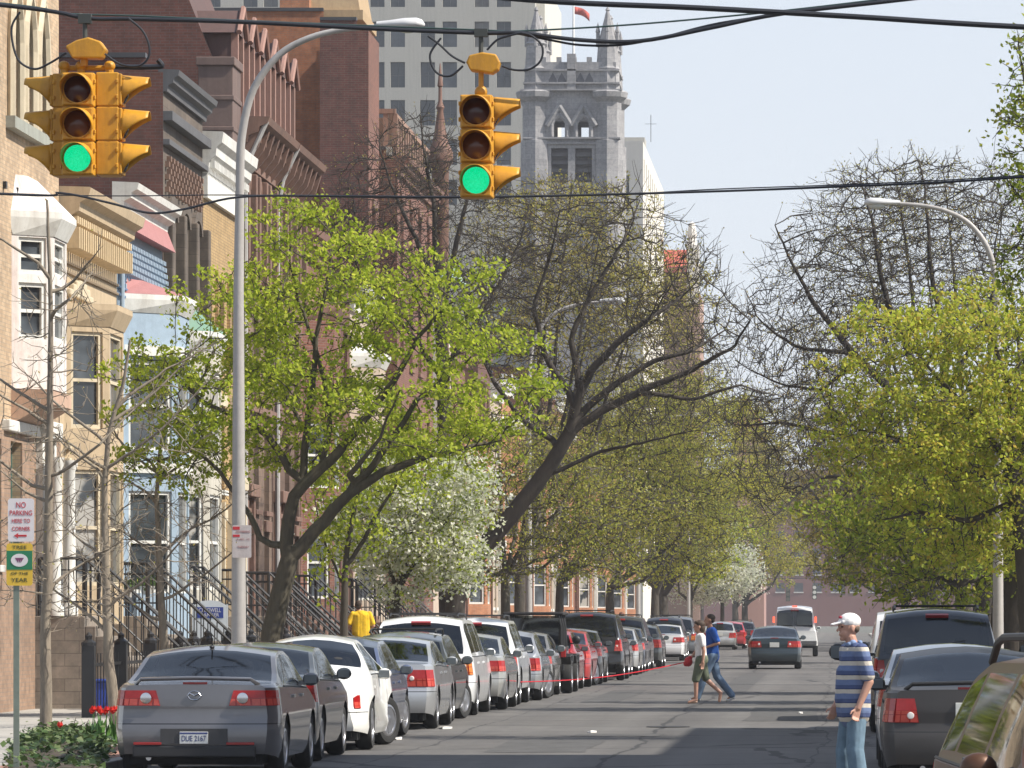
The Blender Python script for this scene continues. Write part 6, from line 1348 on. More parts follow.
# ------------------------------------------------------------------ hanging signals
def lit_green():
    t = NT('lit_green_lens'); vo = t.node('ShaderNodeTexVoronoi'); vo.inputs['Scale'].default_value = 85; t.l(t.coord(), vo.inputs['Vector'])
    c = t.ramp(vo.outputs['Distance'], [(.1, (.01, .74, .34)), (.7, (.0, .60, .235))]); t.set(Base_Color=(.0, .2, .08), Roughness=.2, Emission_Color=c); t.b.inputs['Emission Strength'].default_value = .66; t.bump(vo.outputs['Distance'], .5, .01); return t.m
LITGREEN = lit_green()
YEL = weathered((.60, .29, .018), (.20, .10, .03), .6, rough=.5, scale=7); YELD = weathered((.52, .25, .015), (.2, .1, .02), .4, rough=.5, scale=4)
def near_signal_head(parent, c, a, states, name='signal_head'):
    """c: centre of the box; a: the way the lamps look"""
    a = Vector(a); up = Vector((0, 0, 1)); wv = up.cross(a); c = Vector(c); S = .262; D = .085; hwid = .122
    m = MB(); k = len(states)
    for i in range(k):
        z = ((k - 1) / 2 - i) * S; cc = c + up * z
        m.obox(cc, wv * hwid, a * D, up * (S / 2 - .004)); m.obox(cc + a * (D + .012), wv * (hwid - .008), a * .012, up * (S / 2 - .012))
        for sgn in (-1, 1): m.obox(cc + wv * sgn * (hwid + .006) + a * (D - .01) + up * .06, wv * .008, a * .012, up * .018); m.obox(cc + wv * sgn * (hwid + .006) + a * (D - .01) - up * .06, wv * .008, a * .012, up * .018)
    m.obox(c, wv * (hwid - .01), a * (D - .01), up * (k * S / 2 - .002))
    h = m.build(name, YEL, parent, bevel=.008)
    for i, st in enumerate(states):
        z = ((k - 1) / 2 - i) * S; cc = c + up * z + a * (D + .022); r = .104
        m = MB(); n = 20; vs = [cc + a * .045]; 
        for j, (rr, dd) in enumerate(((r * .5, .036), (r * .85, .016), (r, .0))):
            for q_ in range(n): an = 2 * math.pi * q_ / n; vs.append(cc + (wv * math.cos(an) + up * math.sin(an)) * rr + a * dd)
        fs = [(0, 1 + q_, 1 + (q_ + 1) % n) for q_ in range(n)] + [(1 + j * n + q_, 1 + (j + 1) * n + q_, 1 + (j + 1) * n + (q_ + 1) % n, 1 + j * n + (q_ + 1) % n) for j in range(2) for q_ in range(n)]
        m.add(vs, fs); m.build('lens', {'red': plain((.045, .012, .010), .2), 'amber': plain((.10, .028, .008), .2), 'green': LITGREEN, 'off': plain((.03, .02, .015), .2)}[st], h, smooth=True)
        m = MB(); T, A_ = 9, 17; r = .118
        for j in range(T):
            t = j / (T - 1); ang = R(172 - 112 * t ** .45); 
            for q_ in range(A_):
                an = -ang + 2 * ang * q_ / (A_ - 1); m.v.append(tuple(cc - a * .006 + a * (t * .205) + (wv * math.sin(an) + up * math.cos(an)) * (r - .006 * t) - up * (.012 * t)))
        for j in range(T - 1):
            for q_ in range(A_ - 1): m.f.append((j * A_ + q_, j * A_ + q_ + 1, (j + 1) * A_ + q_ + 1, (j + 1) * A_ + q_)); m.m.append(0)
        v = m.build('visor', YEL, h, smooth=True); md = v.modifiers.new('thick', 'SOLIDIFY'); md.thickness = .005; md.offset = 1
    return h
Ys = 38.0; ss = F_PX / Ys
def sp(px, py, dy=0): return P(px, py, Ys + dy)
c0 = sp(85, 20); t = thing('traffic_signal', 'yellow three-way hanging traffic signal with two columns of visors, left of the lamp post', 'traffic signal', c0, 'hanging yellow traffic signals')
near_signal_head(t, sp(79.5, 125), (0, -1, 0), ('red', 'amber', 'green')); near_signal_head(t, sp(66, 126, .26), (-1, 0, 0), ('off', 'off', 'off')); near_signal_head(t, sp(109.5, 125, .12), (1, 0, 0), ('off', 'off', 'off'))
m = MB(); o = [sp(*q_) for q_ in ((65, 46), (76, 40), (88, 37), (100, 41), (106, 49), (101, 58), (72, 58))]; m.extrude(o, (0, .16, 0)); m.build('junction_box', YEL, t, bevel=.012)
m = MB(); m.tube([sp(84, 57, .08), sp(84, 66, .08)], .03, 8); m.tube([sp(62, 68, .14), sp(110, 68, .14)], .022, 8)
for x in (64, 81, 109.5): m.ell(sp(x, 66, .12), .045, .045, .04); m.tube([sp(x, 66, .12), sp(x, 76, .12)], .032, 8)
m.build('bracket', YELD, t, smooth=True)
m = MB(); m.tube([sp(85, 38, .08), sp(85, 18, .08)], .018, 8); m.obox(sp(85, 19, .08), (.05, 0, 0), (0, .03, 0), (0, 0, .035)); m.tube([sp(80, 14, .08), sp(90, 24, .08)], .014, 6); m.build('hanger', plain((.05, .055, .05), .6), t)
c0 = sp(481, 38); t = thing('traffic_signal', 'yellow two-way hanging traffic signal with one column of visors, before the church tower', 'traffic signal', c0, 'hanging yellow traffic signals')
near_signal_head(t, sp(477, 147), (0, -1, 0), ('red', 'amber', 'green')); near_signal_head(t, sp(480, 147, .26), (1, 0, 0), ('off', 'off', 'off'))
m = MB(); o = [sp(*q_) for q_ in ((466, 62), (469, 55), (482, 52), (496, 54), (500, 62), (498, 69), (492, 73), (470, 70))]; m.extrude(o, (0, .16, 0)); m.build('junction_box', YEL, t, bevel=.012)
m = MB(); m.tube([sp(481, 72, .08), sp(481, 90, .08)], .02, 8); m.ell(sp(481, 92, .1), .05, .05, .05); m.tube([sp(481, 92, .1), sp(481, 101, .1)], .04, 8); m.build('bracket', YELD, t, smooth=True)
m = MB(); m.tube([sp(481, 54, .08), sp(481, 34, .08)], .018, 8); m.obox(sp(481, 33, .08), (.05, 0, 0), (0, .03, 0), (0, 0, .03)); m.tube([sp(475, 30, .08), sp(488, 36, .08)], .014, 6); m.build('hanger', plain((.05, .055, .05), .6), t)
WIRE = plain((.012, .014, .02), .55); WIREG = plain((.03, .06, .055), .5)
def wire(label, Y, px, r, m=WIRE, dy=0, name='cable'):
    pp = [P(a, b_, Y + dy) for a, b_ in px]; q_ = []
    # smooth the sag
    for i in range(len(pp) - 1):
        p0, p1, p2, p3 = pp[max(0, i - 1)], pp[i], pp[i + 1], pp[min(len(pp) - 1, i + 2)]
        for k in range(6):
            u = k / 6; q_.append(.5 * ((2 * p1) + (p2 - p0) * u + (2 * p0 - 5 * p1 + 4 * p2 - p3) * u * u + (3 * p1 - p0 - 3 * p2 + p3) * u ** 3))
    q_.append(pp[-1]); b = MB(); b.tube(q_, r, 8); o = b.build(name, m, smooth=True, origin=tuple(pp[len(pp) // 2])); return tag(o, label, 'cable', 'overhead cables')
wire('thick dark span cable both yellow signals hang from', Ys, [(-420, -35), (0, 5), (85, 18), (130, 19), (240, 22), (380, 29), (480, 33), (520, 33), (580, 40), (640, 41), (710, 28), (780, 14), (900, 0), (1250, -40)], .016, dy=.08)
wire('thin green-grey wire twisted along the signal span cable', Ys, [(-420, -37), (0, 3), (60, 13), (140, 16), (300, 23), (480, 30), (520, 31), (640, 24), (780, 11), (900, -3)], .007, WIREG, dy=.14)
wire('second cable sagging below the span cable right of the signal', Ys, [(520, 34), (550, 40), (580, 45), (620, 45), (660, 38), (720, 23), (800, 12)], .009, dy=.1)
wire('thickest black cable crossing the top of the sky', 30., [(330, -20), (530, 0), (700, 8), (860, 17), (1024, 27), (1400, 44)], .017)
wire('long low telephone cable across the street below the signals', 60., [(-500, 165), (0, 194), (60, 193), (110, 203), (150, 213), (185, 209), (240, 197), (330, 196), (480, 197), (660, 193), (830, 187), (1024, 177), (1500, 140)], .014)
wire('thin wire lying over the low telephone cable', 60., [(-500, 160), (0, 193), (240, 195), (420, 198), (600, 195), (720, 189), (860, 184), (1024, 175.5), (1500, 145)], .007, dy=.3)
wire('short drop cable running into the left signal from the right', Ys, [(108, 66), (122, 67), (150, 67), (162, 66), (158, 60)], .02, dy=.5)
for lb, px in (('cable loop curling left of the left signal', [(20, 12), (12, 26), (13, 45), (20, 62), (35, 69), (50, 63), (66, 53)]), ('cable loop dropping right of the left signal', [(128, 18), (142, 30), (149, 45), (148, 58), (138, 66), (120, 64), (105, 54)]),
        ('cable loop left of the right signal', [(441, 38), (430, 55), (436, 72), (450, 76), (463, 66)]), ('cable curl from the span down to the right signal box', [(428, 36), (440, 45), (452, 56), (465, 63)]), ('wide cable loop right of the right signal', [(502, 66), (515, 70), (530, 69), (541, 60), (542, 46), (532, 36), (522, 33)]), ('short cable curl up to the span right of the signal', [(487, 50), (497, 40), (508, 36), (520, 33)])):
    wire(lb, Ys, px, .0085, dy=.02)
# ------------------------------------------------------------------ street lamps
STEEL = weathered((.40, .38, .36), (.22, .19, .16), .45, rough=.5, scale=3, stretch=.2)
def lamp(label, X, Y, sgn=1, H=10.35, arm=2.6, head=.68, tilt=0.0):
    t = thing('street_lamp', label, 'street lamp', (X, Y, .14), 'cobra-head street lamps'); k = arm / 2.6
    prof = [(0, .14, .115), (0, 3.5, .095), (0.0, 6.5, .075), (.02, 8.2, .064), (.06, 8.8, .06), (.22, 9.4, .055), (.58, 9.88, .05), (1.02, 10.13, .045), (1.5, 10.25, .04), (2.05, H - .05, .036)]
    prof[-1] = (2.05, 10.30, .036); kz = H / 10.35; fine = []
    for q_ in range(len(prof) - 1):
        p0, p1, p2, p3 = prof[max(0, q_ - 1)], prof[q_], prof[q_ + 1], prof[min(len(prof) - 1, q_ + 2)]
        for u in ((0, .25, .5, .75) if q_ > 2 else (0,)): fine.append(tuple(.5 * (2 * p1[c] + (p2[c] - p0[c]) * u + (2 * p0[c] - 5 * p1[c] + 4 * p2[c] - p3[c]) * u * u + (3 * p1[c] - p0[c] - 3 * p2[c] + p3[c]) * u ** 3) for c in range(3)))
    fine.append(prof[-1])
    m = MB(); m.tube([(X + sgn * a * k, Y, .14 + (z - .14) * kz) for a, z, r in fine], [r for a, z, r in fine], 12); m.build('pole', STEEL, t, smooth=True, angle=80)
    m = MB(); m.lathe([(.2, .14), (.2, .3), (.13, .4), (.12, .55)], (X, Y, 0), 'z', 12); m.build('base', STEEL, t, smooth=True, angle=35)
    x0 = X + sgn * 2.0 * k; m = MB(); n = 9; vs = []
    secs = [(0, .05, .05), (.1, .07, .06), (.22, .10, .075), (.4, .15, .10), (.58, .16, .105), (.66, .11, .08), (.7, .02, .02)]
    for d, w_, hh in secs:
        for j in range(14):
            a = 2 * math.pi * j / 14; vs.append((x0 + sgn * d, Y + w_ * math.cos(a), H - .03 + hh * math.sin(a) * (1 if math.sin(a) > 0 else .5)))
    m.add(vs, [(i * 14 + j, i * 14 + (j + 1) % 14, (i + 1) * 14 + (j + 1) % 14, (i + 1) * 14 + j) for i in range(len(secs) - 1) for j in range(14)] + [tuple(range(14)), tuple(range((len(secs) - 1) * 14, len(secs) * 14))])
    hd = m.build('lamp_head', plain((.55, .55, .55), .4, .08), t, smooth=True, angle=60)
    m = MB(); m.ell((x0 + sgn * .45, Y, H - .075), .17, .11, .075); m.build('lens', plain((.5, .52, .52), .15), hd, smooth=True)
    return t
lamp('tall grey curved-arm street lamp between the tan sign and the fresh green maple', -8.72, 72.5)
lamp('street lamp whose curved arm shows against the bare trees, right pavement', 3.05, 96.5, -1, 9.75, 2.45)
lamp('second street lamp of the left row, its head among the leaning bare branches', -8.72, 140., H=10.6)
lamp('third street lamp of the left row, thin pale pole among olive trees', -8.6, 213.)
lamp('farthest visible street lamp, thin pole beside the thick-trunked tree', -8.6, 284., H=10.0)
# far signals over the next crossing
for (px, py, lb) in ((788, 594, 'far dark traffic signal left of the passenger van roof'), (814.5, 592, 'far traffic signal showing a pale side, right of the van'), (843, 588, 'far dark traffic signal hung highest, nearest the man in the cap')):
    Yf = 470.; c = P(px, py, Yf); t = thing('traffic_signal', lb, 'traffic signal', c, 'far traffic signals'); m = MB()
    for k in range(3): m.box(c.x - .2, c.x + .2, Yf - .1, Yf + .15, c.z + .42 - k * .45 - .2, c.z + .42 - k * .45 + .2)
    m.box(c.x - .17, c.x + .17, Yf - .08, Yf + .13, c.z - .65, c.z + .6); m.tube([(c.x, Yf, c.z + .6), (c.x, Yf, c.z + 1.6)], .04, 6); h_ = m.build('signal_head', plain((.04, .06, .05), .5), t)
    for k in range(3):
        m = MB(); m.lathe([(.17, -.3), (.16, -.1), (.12, -.09), (0, -.09)], (c.x, Yf, c.z + .42 - k * .45), 'y', 10); m.build('lens', plain((.55, .55, .52) if px == 814.5 else (.10, .10, .09), .3), h_)
b = MB(); b.tube([(-14, 470, P(0, 578, 470).z), (-4, 470, P(0, 578.5, 470).z), (12, 470, P(0, 574, 470).z)], .03, 6); tag(b.build('cable', WIRE, origin=(0, 470, 5)), 'far span wire carrying three small signals over the next crossing', 'cable')
# ------------------------------------------------------------------ signs
def rounded(w_, h_, r=.02, n=4):
    o = []
    for cx, cy, a0 in ((w_ / 2 - r, h_ / 2 - r, 0), (-w_ / 2 + r, h_ / 2 - r, 90), (-w_ / 2 + r, -h_ / 2 + r, 180), (w_ / 2 - r, -h_ / 2 + r, 270)):
        for k in range(n + 1): a = R(a0 + 90 * k / n); o.append((cx + r * math.cos(a), cy + r * math.sin(a)))
    return o
def panel(mb, c, w_, h_, y, th=.004, r=.02): mb.extrude([(c[0] + x, y, c[1] + z) for x, z in rounded(w_, h_, r)], (0, th, 0))
REDT = plain((.55, .03, .04), .5); SIGNW = plain((.74, .70, .70), .45, .05)
Yg = 52.6; sg_ = F_PX / Yg; pg = lambda px, py: (P(px, py, Yg).x, P(px, py, Yg).z)
t = thing('parking_sign', 'steel sign post with a no-parking plate over a yellow and green plate, left edge', 'sign', (pg(17, 0)[0], Yg, .14))
m = MB(); x, _ = pg(16, 0); zt = pg(0, 500)[1]; m.box(x - .03, x + .03, Yg + .012, Yg + .018, .1, zt); m.box(x - .03, x - .024, Yg + .018, Yg + .04, .1, zt); m.box(x + .024, x + .03, Yg + .018, Yg + .04, .1, zt); m.build('post', plain((.20, .24, .20), .5, .15, 5, .3), t)
c = pg(21, 520); m = MB(); panel(m, c, .275, .455, Yg, r=.03); pl = m.build('no_parking_plate', SIGNW, t)
for k, (tx, sz, wd) in enumerate((('NO', .085, .10), ('PARKING', .075, .235), ('HERE TO', .06, .19), ('CORNER', .06, .19))): text(tx, sz, REDT, pl, (c[0] - pl.parent.location.x, -.002, c[1] + .155 - k * .083 - pl.parent.location.z), name='sign_lettering', width=wd)
m = MB(); z = c[1] - .165; m.extrude([(c[0] - .075, Yg - .003, z), (c[0] - .03, Yg - .003, z + .028), (c[0] - .03, Yg - .003, z + .01), (c[0] + .06, Yg - .003, z + .01), (c[0] + .06, Yg - .003, z - .01), (c[0] - .03, Yg - .003, z - .01), (c[0] - .03, Yg - .003, z - .028)], (0, .002, 0)); m.build('arrow', REDT, pl)
c = pg(19.5, 564.5); m = MB(); panel(m, c, .275, .445, Yg, r=.03); pl = m.build('yellow_plate', plain((.72, .47, .05), .45, .05), t)
m = MB(); m.box(c[0] - .1355, c[0] + .1355, Yg - .003, Yg, c[1] - .055, c[1] + .145); gp = m.build('green_band', plain((.02, .20, .09), .5, .05), pl)
m = MB(); m.extrude([(c[0] + .09 * math.cos(a), Yg - .006, c[1] + .045 + .068 * math.sin(a)) for a in np.linspace(0, 2 * math.pi, 24)[:-1]], (0, .002, 0)); m.build('white_oval', SIGNW, pl)
m = MB()
for dx in (-.03, .0, .03): m.add([(c[0] + dx - .018, Yg - .0075, c[1] + .07), (c[0] + dx + .018, Yg - .0075, c[1] + .07), (c[0] + dx * .4, Yg - .0075, c[1] + .015)], [(0, 1, 2)])
m.build('emblem', plain((.20, .06, .14), .6), pl)
DKT = plain((.05, .07, .03), .5)
for tx, sz, dz, wd, mt in (('TREE', .05, .18, .15, DKT), ('OF THE', .038, -.095, .18, DKT), ('YEAR', .06, -.165, .17, DKT)): text(tx, sz, mt, pl, (c[0] - t.location.x, -.002, c[1] + dz - t.location.z), name='sign_lettering', width=wd)
Yl = 72.3; pq = lambda px, py: (P(px, py, Yl).x, P(px, py, Yl).z); c = pq(242, 541.5)
t = thing('street_sign', 'small pale sign with faded red print strapped to the near lamp post', 'sign', (c[0], Yl, c[1])); m = MB(); panel(m, c, .275, .47, Yl - .02); pl = m.build('plate', weathered((.60, .54, .52), (.35, .28, .24), .4), t)
m = MB(); m.tube([(c[0], Yl, c[1] + .1), (c[0], Yl + .12, c[1] + .1)], .02, 6); m.tube([(c[0], Yl, c[1] - .1), (c[0], Yl + .12, c[1] - .1)], .02, 6); m.build('strap', STEEL, t)
FADE = plain((.42, .17, .17), .6)
for k, (tx, sz, wd) in enumerate((('NO PARKING', .045, .2), ('8 AM - 12', .04, .18), ('TUESDAY', .04, .17))): text(tx, sz, FADE, pl, (.02, -.023, .14 - k * .11), name='sign_lettering', width=wd)
m = MB(); m.box(c[0] - .13, c[0] - .03, Yl - .023, Yl - .0205, c[1] + .17, c[1] + .215); m.box(c[0] - .13, c[0] - .03, Yl - .023, Yl - .0205, c[1] + .065, c[1] + .1); m.build('red_block', REDT, pl)
Yy = 101.25; py_ = lambda px, q_: (P(px, q_, Yy).x, P(px, q_, Yy).z); c = py_(210, 620)
t = thing('estate_sign', 'white board with a blue lettered band standing behind the stoop railing', 'sign', (c[0], Yy, .14)); m = MB(); w_ = .66
m.extrude([(c[0] + x, Yy, c[1] + z) for x, z in ((-w_ / 2, -.42), (w_ / 2, -.42), (w_ / 2, .30), (w_ / 4, .385), (0, .40), (-w_ / 4, .385), (-w_ / 2, .30))], (0, .02, 0)); pl = m.build('board', plain((.66, .68, .70), .5, .06), t)
m = MB(); m.box(c[0] - .27, c[0] + .27, Yy - .006, Yy - .001, c[1] + .04, c[1] + .26); m.build('blue_band', plain((.025, .05, .26), .4, .05), pl)
text('COLDWELL', .12, SIGNW, pl, (c[0] - t.location.x, -.0075, c[1] + .195 - .14), name='sign_lettering', width=.44); text('BANKER', .1, SIGNW, pl, (c[0] - t.location.x, -.0075, c[1] + .10 - .14), name='sign_lettering', width=.36)
m = MB(); m.box(c[0] - w_ / 2 - .03, c[0] - w_ / 2, Yy, Yy + .03, .14, c[1] + .32); m.box(c[0] + w_ / 2, c[0] + w_ / 2 + .03, Yy, Yy + .03, .14, c[1] + .32); m.build('frame', plain((.6, .62, .64), .4), t)
# ------------------------------------------------------------------ plants and small things on the near pavement
r_ = np.random.default_rng(77)
def spot(px, py, z0=.14):
    Y = (CAMZ - z0) * F_PX / (py - VPY); return P(px, py, Y)
b = MB(); n = 26; ctr = []
outl = [spot(*q_) for q_ in ((8, 772), (10, 752), (24, 742), (40, 733), (70, 732), (98, 737), (112, 748), (106, 760), (96, 772))]
cx = sum((p for p in outl), Vector()) / len(outl)
b.add([(cx.x, cx.y, .22)] + [(p.x, p.y, .15) for p in outl], [(0, 1 + k, 1 + (k + 1) % len(outl)) for k in range(len(outl))]); tag(b.build('soil_bed', plain((.06, .045, .032), .95, .4, 8, bump=.4), origin=(0, 0, 0), smooth=False), kind='structure')
pts_ = []
while len(pts_) < 900:
    k = r_.integers(0, len(outl)); a, b_ = outl[k], outl[(k + 1) % len(outl)]; u, v = r_.uniform(0, 1, 2); u = u ** .5; q_ = cx * (1 - u) + (a * (1 - v) + b_ * v) * u; pts_.append((q_.x, q_.y, .17 + .12 * (1 - u) + r_.uniform(0, .11) * (.6 + .4 * math.sin(q_.x * 7) * math.sin(q_.y * 2))))
V, Fq = leaves(np.array(pts_), 3, .05, .085, r_, .1, .85, .6)
o = mesh_np('ivy', V, Fq, foliage(((.02, .045, .012), (.04, .08, .02), (.10, .16, .05), (.18, .22, .10)), .25, .4), None, (0, 0, 0)); tag(o, 'low glossy ivy covering the bed round the young tree', 'ground cover', kind='stuff')
def tulips(label, px, py, cnt, wide, hgt, seed):
    rr = np.random.default_rng(seed); c = spot(px, py); t = thing('tulip_clump', label, 'tulips', (c.x, c.y, .14)); LF = plain((.07, .17, .03), .5, .25, 9)
    m = MB()
    for k in range(cnt * 5):
        x, y = c.x + rr.uniform(-wide, wide), c.y + rr.uniform(-wide, wide) * 1.6; a = rr.uniform(0, 6.28); L = hgt * rr.uniform(.5, .85); dx, dy = math.cos(a) * L * .28, math.sin(a) * L * .28; wx, wy = -math.sin(a) * .022, math.cos(a) * .022
        m.add([(x - wx, y - wy, .14), (x + wx, y + wy, .14), (x + dx * .4 + wx * 1.3, y + dy * .4 + wy * 1.3, .14 + L * .6), (x + dx * .4 - wx * 1.3, y + dy * .4 - wy * 1.3, .14 + L * .6), (x + dx, y + dy, .14 + L)], [(0, 1, 2, 3), (3, 2, 4)])
    m.build('leaves', LF, t, fix=False)
    for k in range(cnt):
        x, y = c.x + (-wide + 2 * wide * (k + .5) / cnt), c.y + rr.uniform(-wide, wide); z = .14 + hgt * rr.uniform(.92, 1.04); m = MB(); m.tube([(x, y, .14), (x + rr.uniform(-.02, .02), y, z - .06)], .005, 5); st = m.build('stem', LF, t)
        m = MB()
        for j in range(6):
            a = j * 1.047; ca, sa = math.cos(a), math.sin(a); m.add([(x + .008 * ca, y + .008 * sa, z - .06), (x + .034 * ca - .022 * sa, y + .034 * sa + .022 * ca, z - .03), (x + .034 * ca + .022 * sa, y + .034 * sa - .022 * ca, z - .03), (x + .026 * ca, y + .026 * sa, z + .022)], [(0, 2, 1), (1, 2, 3)])
        m.build('flower', foliage(((.62, .012, .010), (.75, .03, .02)), .25), st, fix=False)
tulips('clump of red tulips with tall green leaves left of the nearest grey sedan', 105, 744, 11, .2, .45, 4); tulips('lone pinkish red tulip in the ivy bed beside the young tree', 60, 746, 1, .05, .30, 5)
c = spot(80, 742); rr = np.random.default_rng(3); t = thing('dry_shrub', 'small tangled leafless shrub between the ivy and the tulips', 'shrub', (c.x, c.y, .14)); m = MB()
for k in range(16):
    a = rr.uniform(0, 6.28); p0 = Vector((c.x, c.y, .14)); p1 = p0 + Vector((math.cos(a) * .12, math.sin(a) * .12, .16)); p2 = p1 + Vector((rr.uniform(-.15, .18), rr.uniform(-.1, .1), rr.uniform(-.02, .16))); m.tube([p0, p1, p2], [.009, .007, .004], 5)
m.build('stems', BKD, t)
c = P(108, 709, 86.); t = thing('recycling_bin', 'blue plastic recycling bin at the foot of the tan house steps', 'bin', (c.x, 86., .14)); m = MB()
m.extrude([(c.x - .17, 85.8, .14), (c.x + .17, 85.8, .14), (c.x + .2, 85.8, .62), (c.x - .2, 85.8, .62)], (0, .4, 0)); bd = m.build('body', plain((.02, .06, .38), .45), t, bevel=.02); m = MB(); m.box(c.x - .225, c.x + .225, 85.77, 86.23, .622, .665); m.build('rim', plain((.02, .06, .36), .45), t, bevel=.01)
for (px, py, Y, lb) in ((127, 589, 97.0, 'left hanging basket of trailing plants by the blue bay'), (147, 586, 97.6, 'right hanging basket of trailing plants by the blue bay')):
    c = P(px, py, Y); t = thing('hanging_basket', lb, 'planter', c, 'hanging baskets by the blue bay'); m = MB(); m.lathe([(.0, -.16), (.10, -.16), (.15, -.02), (.16, 0), (.14, 0)], c, 'z', 12); m.build('pot', plain((.66, .64, .6), .5), t, smooth=True, angle=40)
    m = MB(); m.tube([c + Vector((0, 0, .0)), c + Vector((0, 0, .5)), c + Vector((-.2, .25, .52))], .008, 5); m.build('hanger', IRON, t)
    V, Fq = leaves(np.array([c + Vector((r_.normal(0, .09), r_.normal(0, .09), .05 + abs(r_.normal(0, .06)))) for k in range(60)]), 3, .05, .07, r_); mesh_np('plant', V, Fq, foliage(((.03, .06, .015), (.08, .14, .03), (.12, .16, .05)), .3), t, tuple(c))
# ------------------------------------------------------------------ people
class Body:
    """figure measured forward, to its own left, and up from where it stands"""
    def __init__(s, label, X, Y, z, heading, group=None):
        s.t = thing('person', label, 'person', (X, Y, z), group, 0); a = R(heading); s.f = Vector((math.cos(a), math.sin(a), 0)); s.l = Vector((-math.sin(a), math.cos(a), 0))
    def w(s, p): return s.f * p[0] + s.l * p[1] + Vector((0, 0, p[2]))
    def blob(s, name, caps, mat, voxel=.008, smooth=4, parent=None):
        m = MB()
        for cp in caps:
            if cp[0] == 'e':      # egg: centre, half sizes (forward, left, up)
                _, c, rx, ry, rz = cp; b = MB(); b.ell((0, 0, 0), rx, ry, rz, 16, 10); m.add([s.w(Vector(c) + Vector(v)) for v in b.v], b.f)
            elif cp[0] == 'h':    # the same, already in world directions
                _, c, r = cp; m.ell(c, r, r, r, 10, 6)
            else:
                p0, p1, r0, r1 = cp; p0, p1 = s.w(p0), s.w(p1); d = p1 - p0; L = d.length; d = d / max(L, 1e-6); pp, rr = [], []
                for k in range(5): a = math.pi / 2 * k / 4; pp.append(p0 - d * r0 * math.cos(a)); rr.append(max(.0008, r0 * math.sin(a)))
                for k in range(1, 5): a = math.pi / 2 * k / 4; pp.append(p1 + d * r1 * math.sin(a)); rr.append(max(.0008, r1 * math.cos(a)))
                m.tube(pp, rr, 12)
        o = m.build(name, mat, None, origin=(0, 0, 0))
        md = o.modifiers.new('one', 'REMESH'); md.mode = 'VOXEL'; md.voxel_size = voxel; md2 = o.modifiers.new('soft', 'SMOOTH'); md2.factor = .5; md2.iterations = smooth
        me = bpy.data.meshes.new_from_object(o.evaluated_get(bpy.context.evaluated_depsgraph_get())); me.name = name; bpy.data.objects.remove(o)
        me.polygons.foreach_set('use_smooth', [True] * len(me.polygons)); me.materials.clear(); me.materials.append(mat)
        return link(bpy.data.objects.new(name, me), parent or s.t)
def hand(wr, d, side, curl=.5, sz=1.0):
    """palm, four bent fingers and a thumb hanging from a wrist; d: way the hand points; side: +1 when its thumb is towards +forward"""
    wr, d = Vector(wr), Vector(d).normalized(); fw = Vector((1, 0, 0)); fw = (fw - d * fw.dot(d)).normalized(); nn = d.cross(fw) * side; out = []
    for k, (ln, off) in enumerate(((.072, .030), (.082, .010), (.075, -.010), (.058, -.029))):
        a = wr + fw * off * .7 * sz; kn = wr + d * .088 * sz + fw * off * sz; out.append((a, kn, .014 * sz, .0115 * sz)); mid = kn + (d * math.cos(curl * .6) + nn * math.sin(curl * .6)) * ln * .5 * sz; tip = mid + (d * math.cos(curl * 1.6) + nn * math.sin(curl * 1.6)) * ln * .5 * sz; out += [(kn, mid, .0095 * sz, .0085 * sz), (mid, tip, .0085 * sz, .0065 * sz)]
    th = wr + d * .03 * sz + fw * .028 * sz; t1 = th + (d * .6 + fw * .75 + nn * .3).normalized() * .038 * sz; out += [(wr + d * .015 * sz + fw * .01, th, .014 * sz, .013 * sz), (th, t1, .0115 * sz, .010 * sz), (t1, t1 + (d * .95 + fw * .2 + nn * .3).normalized() * .03 * sz, .010 * sz, .007 * sz)]
    return out
SKIN = plain((.46, .25, .18), .55, .08, 12); SKINT = plain((.40, .21, .14), .55, .08, 12); HAIRB = plain((.045, .025, .014), .7, .3, 30)
def head_caps(c, f=0.0):
    """skull, jaw, nose, lips, chin and ears round the middle of the head, facing forward"""
    x, y, z = c
    return [('e', (x - .012, y, z + .022), .098, .077, .102), ('e', (x + .022, y, z - .045), .066, .057, .075), ((x + .055, y, z - .095), (x + .062, y, z - .098), .026, .024), ((x + .084, y, z + .012), (x + .108, y, z - .022), .009, .014), ('e', (x + .083, y, z - .055), .012, .024, .007), ('e', (x + .083, y, z - .066), .012, .022, .007),
            ('e', (x + .078, y + .033, z + .026), .014, .022, .008), ('e', (x + .078, y - .033, z + .026), .014, .022, .008), ('e', (x - .012, y + .079, z - .005), .02, .010, .032), ('e', (x - .012, y - .079, z - .005), .02, .010, .032)]
def eyes(bd, c):
    for sg in (1, -1):
        m = MB(); x, y, z = c; b = MB(); b.ell((0, 0, 0), .009, .012, .008, 8, 6); m.add([bd.w(Vector((x + .079, y + sg * .033, z + .010)) + Vector(v)) for v in b.v], b.f); m.build('eye', plain((.05, .035, .03), .2), bd.t, origin=(0, 0, 0), smooth=True)
